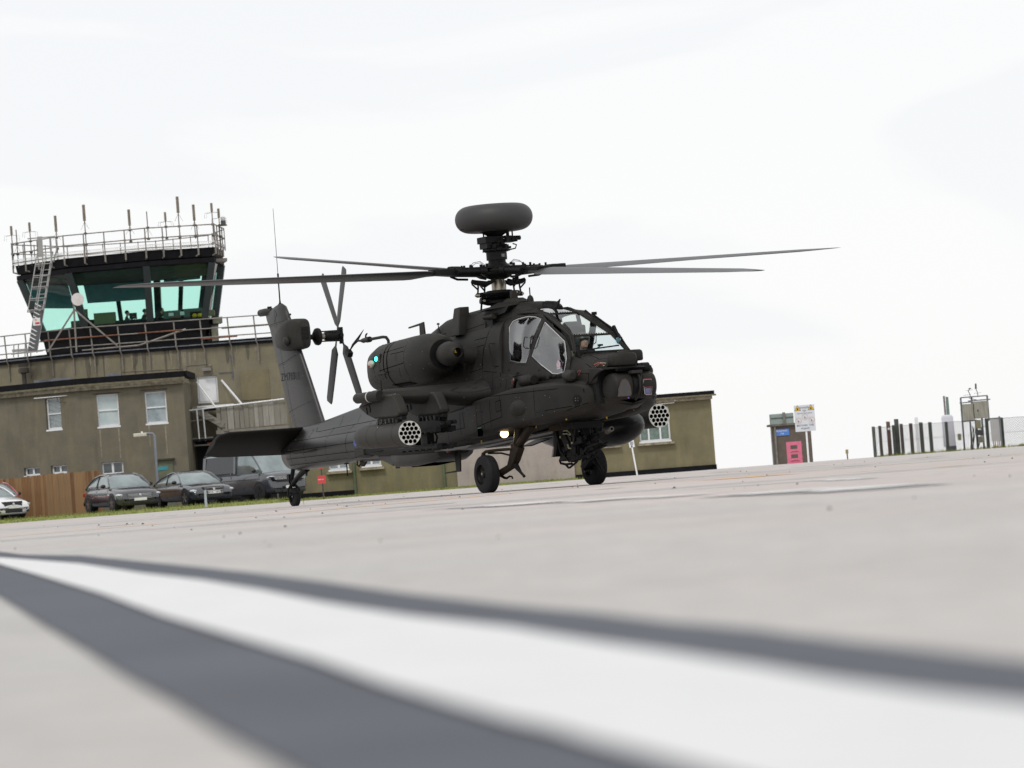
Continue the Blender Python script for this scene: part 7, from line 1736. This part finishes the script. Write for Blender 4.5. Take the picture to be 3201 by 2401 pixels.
# white bollard cabinet
pl = thing('white_pillar', 'white tapered pillar cabinet with a domed cap behind the mesh fence', 'cabinet', (18.78, 173.2, 0))
WPL = mat('pillar_white', (.60, .60, .66), .5, var=.04)
b = MB(); b.loft([[(-.24, -.2, .22), (.27, -.2, .22), (.27, .2, .22), (-.24, .2, .22)], [(-.25, -.2, 1.5), (.22, -.2, 1.5), (.22, .2, 1.5), (-.25, .2, 1.5)], [(-.18, -.15, 1.60), (.15, -.15, 1.60), (.15, .15, 1.60), (-.18, .15, 1.60)]]); b.build('body', WPL, pl, bevel=.03)
b = MB(); b.box((.06, 0, .11), (.42, .4, .24)); b.build('plinth', mat('plinth_blue', (.06, .08, .10), .7), pl, smooth=False)
bd = thing('green_board', 'tall narrow green board leaning on a grey post beside the white pillar', 'board', (19.2, 177, 0))
b = MB(); b.loft([[(-.05, 0, 0), (.12, 0, 0), (.12, .05, 0), (-.05, .05, 0)], [(-.02, 0, 2.44), (.10, 0, 2.42), (.10, .05, 2.42), (-.02, .05, 2.44)]]); b.build('board', mat('board_sage', (.16, .24, .21), .7, var=.1), bd, smooth=False)
b = MB(); b.beam((-.08, -.05, 0), (-.10, -.05, 2.48), .08, .08); b.build('post', mat('post_mauve', (.2, .17, .18), .7), bd, smooth=False)
wb = thing('white_stub', 'small white stub post rising behind the middle fence posts', 'post', (17.55, 174.5, 0))
b = MB(); b.box((0, 0, .8), (.14, .1, 1.6)); b.build('stub', WHITEP, wb, smooth=False)
rk = thing('equipment_frame', 'weather station frame of grey tubes carrying two weathered concrete grey cabinets and sensors', 'equipment rack', (19.9, 172.6, 0))
FR = mat('frame_grey', (.13, .14, .16), .6, var=.15)
for x, z0, z1 in ((-.55, 0, 2.28), (.60, 1.2, 2.28), (-.22, 0, 1.33), (.02, 0, 1.3), (.30, 0, 1.4), (-.08, 1.3, 2.3)):
    b = MB(); b.cyl((x, 0, z0), (x, 0, z1), .04, n=8); b.build('upright', FR, rk)
for x0, x1, z in ((-.57, .62, 2.29), (-.62, -.05, 2.06), (-.25, .72, 2.12), (-.6, .0, 1.77), (-.6, .1, 1.25)):
    b = MB(); b.beam((x0, -.05, z), (x1, -.05, z+.01), .05, .05); b.build('crossbar', FR, rk, smooth=False)
CB = mat('cabinet_stained', (.34, .33, .28), .8, scale=3, col2=(.20, .19, .15), stretch=(5, 1, .6))
for x, w, z0, z1 in ((-.27, .52, 1.27, 2.0), (.27, .66, 1.33, 2.08)):
    b = MB(); b.box((x, .05, (z0+z1)/2), (w, .3, z1-z0)); b.build('cabinet', CB, rk, smooth=False, bevel=.01)
b = MB(); b.box((.14, -.105, 1.68), (.05, .02, .08)); b.build('cabinet_lock', CBLK, rk, smooth=False)
b = MB(); b.box((.12, 0, 1.08), (.22, .2, .36)); b.build('junction_box', mat('box_khaki', (.27, .26, .16), .7), rk, smooth=False)
b = MB(); b.box((.16, 0, .72), (.24, .2, .22), Matrix.Rotation(.15, 3, 'Y')); b.build('meter_box', mat('box_dark', (.06, .06, .06), .6), rk, smooth=False)
b = MB(); b.box((.20, 0, .42), (.26, .2, .26)); b.build('lower_box', CB, rk, smooth=False)
b = MB(); b.box((-.72, .1, .60), (.14, .15, .28)); b.build('side_box', MATS['box_khaki'], rk, smooth=False)
rr = random.Random(9)
b = MB()
for k in range(9): 
    x = rr.uniform(-.2, .3); b.tube([(x, -.05, rr.uniform(.9, 1.3)), (x+rr.uniform(-.1, .1), -.08, rr.uniform(.6, .8)), (x+rr.uniform(-.2, .2), -.05, rr.uniform(.0, .4))], .018, 5)
b.tube([(-.2, -.05, 2.25), (.1, -.05, 2.15), (.2, -.05, 2.12)], .015, 5); b.tube([(.3, -.1, 1.0), (.45, -.1, .95), (.5, -.1, 1.1)], .015, 5); b.build('cable_run', CBLK, rk)['kind'] = 'stuff'
b = MB(); b.tube([(-.12, 0, 2.3), (-.15, 0, 2.45), (-.2, 0, 2.55), (-.12, 0, 2.66)], .02, 6); b.beam((-.42, 0, 2.38), (-.1, 0, 2.40), .012, .012); b.beam((-.3, 0, 2.58), (.0, 0, 2.60), .012, .012); b.cyl((-.12, 0, 2.64), (-.12, 0, 2.68), .06, n=10); b.build('wind_sensor', POLE, rk)
b = MB(); b.tube([(.20, 0, 2.3), (.20, 0, 2.45), (.14, 0, 2.62)], .018, 6); b.beam((.05, 0, 2.43), (.36, 0, 2.45), .012, .012); b.tube([(.14, 0, 2.62), (.15, 0, 2.84)], .04, 8); b.build('rain_sensor', POLE, rk)
b = MB(); b.sphere((.15, 0, 2.86), .04, 8, 6); b.build('sensor_cap', WHITEP, rk)
pn = thing('panel_board', 'grey meshed panel on rusty legs at the right of the weather frame', 'panel', (20.62, 171.5, 0))
b = MB(); b.box((0, 0, .78), (.40, .04, .96)); b.build('panel', mat('panel_grey', (.34, .34, .33), .6, var=.06), pn, smooth=False)
for x, m_ in ((-.14, RUST), (-.06, RUST), (.06, RUST), (.14, RUST)): b = MB(); b.tube([(x, 0, .3), (x*.8, 0, .0)], .02, 5); b.build('leg', m_, pn)
b = MB(); b.beam((-.3, -.02, 1.29), (.3, -.02, 1.29), .04, .04); b.beam((.22, -.02, 0), (.2, -.02, 1.36), .07, .06); b.build('frame', FR, pn, smooth=False)

# ================================================================== PEOPLE
def skin_body(name, joints, edges, rad, m, parent, sub=1):
    names = list(joints); me = bpy.data.meshes.new(name)
    me.from_pydata([joints[k] for k in names], [(names.index(a), names.index(c)) for a, c in edges], []); me.materials.append(m)
    o = bpy.data.objects.new(name, me); COL.objects.link(o); o.parent = parent
    sk = o.modifiers.new('skin', 'SKIN'); sk.use_smooth_shade = True
    for i, k in enumerate(names): me.skin_vertices[0].data[i].radius = (rad[k], rad[k])
    me.skin_vertices[0].data[0].use_root = True
    sb = o.modifiers.new('sub', 'SUBSURF'); sb.levels = sub; sb.render_levels = sub
    return o
def person(label, loc, rz, cloth, skinm, hat=None, headset=False, lean=0.0, arms='lap', group=None):
    t = thing('person', label, 'person', loc, rz, group)
    J = {'pelvis': (0, 0, .12), 'belly': (.02, 0, .30), 'chest': (.04+lean*.4, 0, .48), 'neck': (.05+lean*.6, 0, .60),
         'shl': (.03+lean*.5, .19, .55), 'shr': (.03+lean*.5, -.19, .55), 'hipl': (.03, .10, .10), 'hipr': (.03, -.10, .10), 'kneel': (.45, .13, .14), 'kneer': (.45, -.13, .14), 'footl': (.50, .13, -.28), 'footr': (.50, -.13, -.28), 'toel': (.64, .13, -.30), 'toer': (.64, -.13, -.30)}
    if arms == 'lap': J.update(ell=(.12, .27, .32), elr=(.12, -.27, .32), hal=(.36, .16, .28), har=(.36, -.16, .28))
    if arms == 'raise': J.update(ell=(.2, .30, .36), elr=(.12, -.27, .32), hal=(.34, .30, .58), har=(.36, -.16, .30))
    rad = dict(pelvis=.14, belly=.13, chest=.145, neck=.055, shl=.065, shr=.065, hipl=.09, hipr=.09, kneel=.065, kneer=.065, footl=.045, footr=.045, toel=.035, toer=.035, ell=.045, elr=.045, hal=.03, har=.03)
    E_ = [('pelvis', 'belly'), ('belly', 'chest'), ('chest', 'neck'), ('chest', 'shl'), ('chest', 'shr'), ('shl', 'ell'), ('shr', 'elr'), ('ell', 'hal'), ('elr', 'har'), ('pelvis', 'hipl'), ('pelvis', 'hipr'), ('hipl', 'kneel'), ('hipr', 'kneer'), ('kneel', 'footl'), ('kneer', 'footr'), ('footl', 'toel'), ('footr', 'toer')]
    skin_body('body', J, E_, rad, cloth, t)
    hx, hz = J['neck'][0]+.03, .745
    rings = []
    for z, rx, ry, ox in [(-.13, .045, .045, .0), (-.105, .06, .055, .03), (-.07, .078, .066, .02), (-.02, .088, .075, .01), (.03, .096, .078, 0), (.07, .09, .072, -.005), (.10, .065, .052, -.005), (.118, .02, .02, 0)]:
        rings.append([(hx+ox+rx*math.cos(a), ry*math.sin(a), hz+z) for a in [2*math.pi*k/16 for k in range(16)]])
    b = MB(); b.loft(rings); b.cyl((hx-.02, 0, .60), (hx-.01, 0, .66), .05, n=12); hd = b.build('head', skinm, t)
    b = MB(); b.loft([[(hx+.085, -.012, hz-.01), (hx+.085, .012, hz-.01), (hx+.09, 0, hz+.01)], [(hx+.115, -.012, hz-.035), (hx+.115, .012, hz-.035), (hx+.112, 0, hz-.02)]]); b.build('nose', skinm, hd)
    for s in (-1, 1):
        b = MB(); b.sphere((hx+.082, s*.03, hz+.012), .011, 8, 6); b.build('eye', CBLK, hd)
        b = MB(); b.sphere((hx, s*.08, hz-.01), .025, 8, 6, (.8, .4, 1.2)); b.build('ear', skinm, hd)
        hand = J['hal'] if s > 0 else J['har']
        b = MB(); b.sphere(hand, .038, 10, 8, (1.2, .8, .5))
        for k in range(4): b.tube([(hand[0]+.03, hand[1]-.025+.017*k, hand[2]), (hand[0]+.07+.008*(k in (1, 2)), hand[1]-.027+.018*k, hand[2]-.01), (hand[0]+.085, hand[1]-.027+.018*k, hand[2]-.035)], [.010, .009, .007], 6)
        b.tube([(hand[0], hand[1]-s*.03, hand[2]), (hand[0]+.04, hand[1]-s*.045, hand[2]-.01)], [.011, .008], 6); b.build('hand', skinm, t)
    b = MB(); b.box((hx+.092, 0, hz-.06), (.01, .035, .008)); b.build('mouth', mat('lips', (.25, .09, .07), .6), hd, smooth=False)
    if hat:
        rings = []
        for z, r in [(-.06, .118), (-.02, .13), (.04, .132), (.09, .115), (.13, .07), (.145, .01)]:
            rings.append([(hx-.015+r*(1.05 if math.cos(a) < .3 or z > .02 else .62)*math.cos(a), r*.92*math.sin(a), hz+z) for a in [2*math.pi*k/20 for k in range(20)]])
        b = MB(); b.loft(rings); b.build('helmet', hat, t)
    else:
        b = MB(); b.sphere((hx-.015, 0, hz+.035), .1, 14, 9, (1.02, .86, .9)); b.build('hair', CBLK, t)
    if headset:
        b = MB(); b.tube([(hx-.01, .085, hz), (hx-.01, .07, hz+.1), (hx-.01, 0, hz+.135), (hx-.01, -.07, hz+.1), (hx-.01, -.085, hz)], .012, 6); b.cyl((hx, -.08, hz), (hx, -.105, hz), .035, n=10); b.cyl((hx, .08, hz), (hx, .105, hz), .035, n=10); b.build('headset', CBLK, t)
    return t
CAMO = mat('camouflage_cloth', (.24, .21, .15), .9, scale=18, col2=(.12, .125, .075), cpos=(.45, .55)); SKN = mat('skin_tone', (.50, .30, .22), .55, var=.05); HELM = mat('helmet_green', (.05, .055, .045), .4)
def hw(x, y, z): return (HX+x*SA+y*CA, HY-x*CA+y*SA, z)
rzh = math.atan2(-CA, SA)
person('helmeted pilot in tan camouflage in the rear cockpit seat', hw(1.62, -.02, 1.92), rzh, CAMO, SKN, HELM)
person('crew member in the front cockpit seat looking ahead behind the windscreen', hw(2.86, 0, 1.63), rzh, CAMO, SKN, HELM)
DKC = mat('dark_uniform', (.03, .04, .045), .8)
person('controller with raised hand at the left of the seated trio in the tower cab', (-17.05, 178.4, 8.22), R(5), DKC, SKN, None, True, arms='raise')
person('controller with headset seated in the middle of the tower cab', (-16.35, 178.8, 8.25), R(10), DKC, SKN, None, True, lean=.1)
person('controller leaning forward by the central mullion of the tower cab', (-15.75, 178.9, 8.25), R(-5), DKC, SKN, None, True, lean=.35)
person('controller standing behind the dish antenna at the left of the tower cab', (-18.95, 178.6, 8.30), R(-60), DKC, SKN, None)
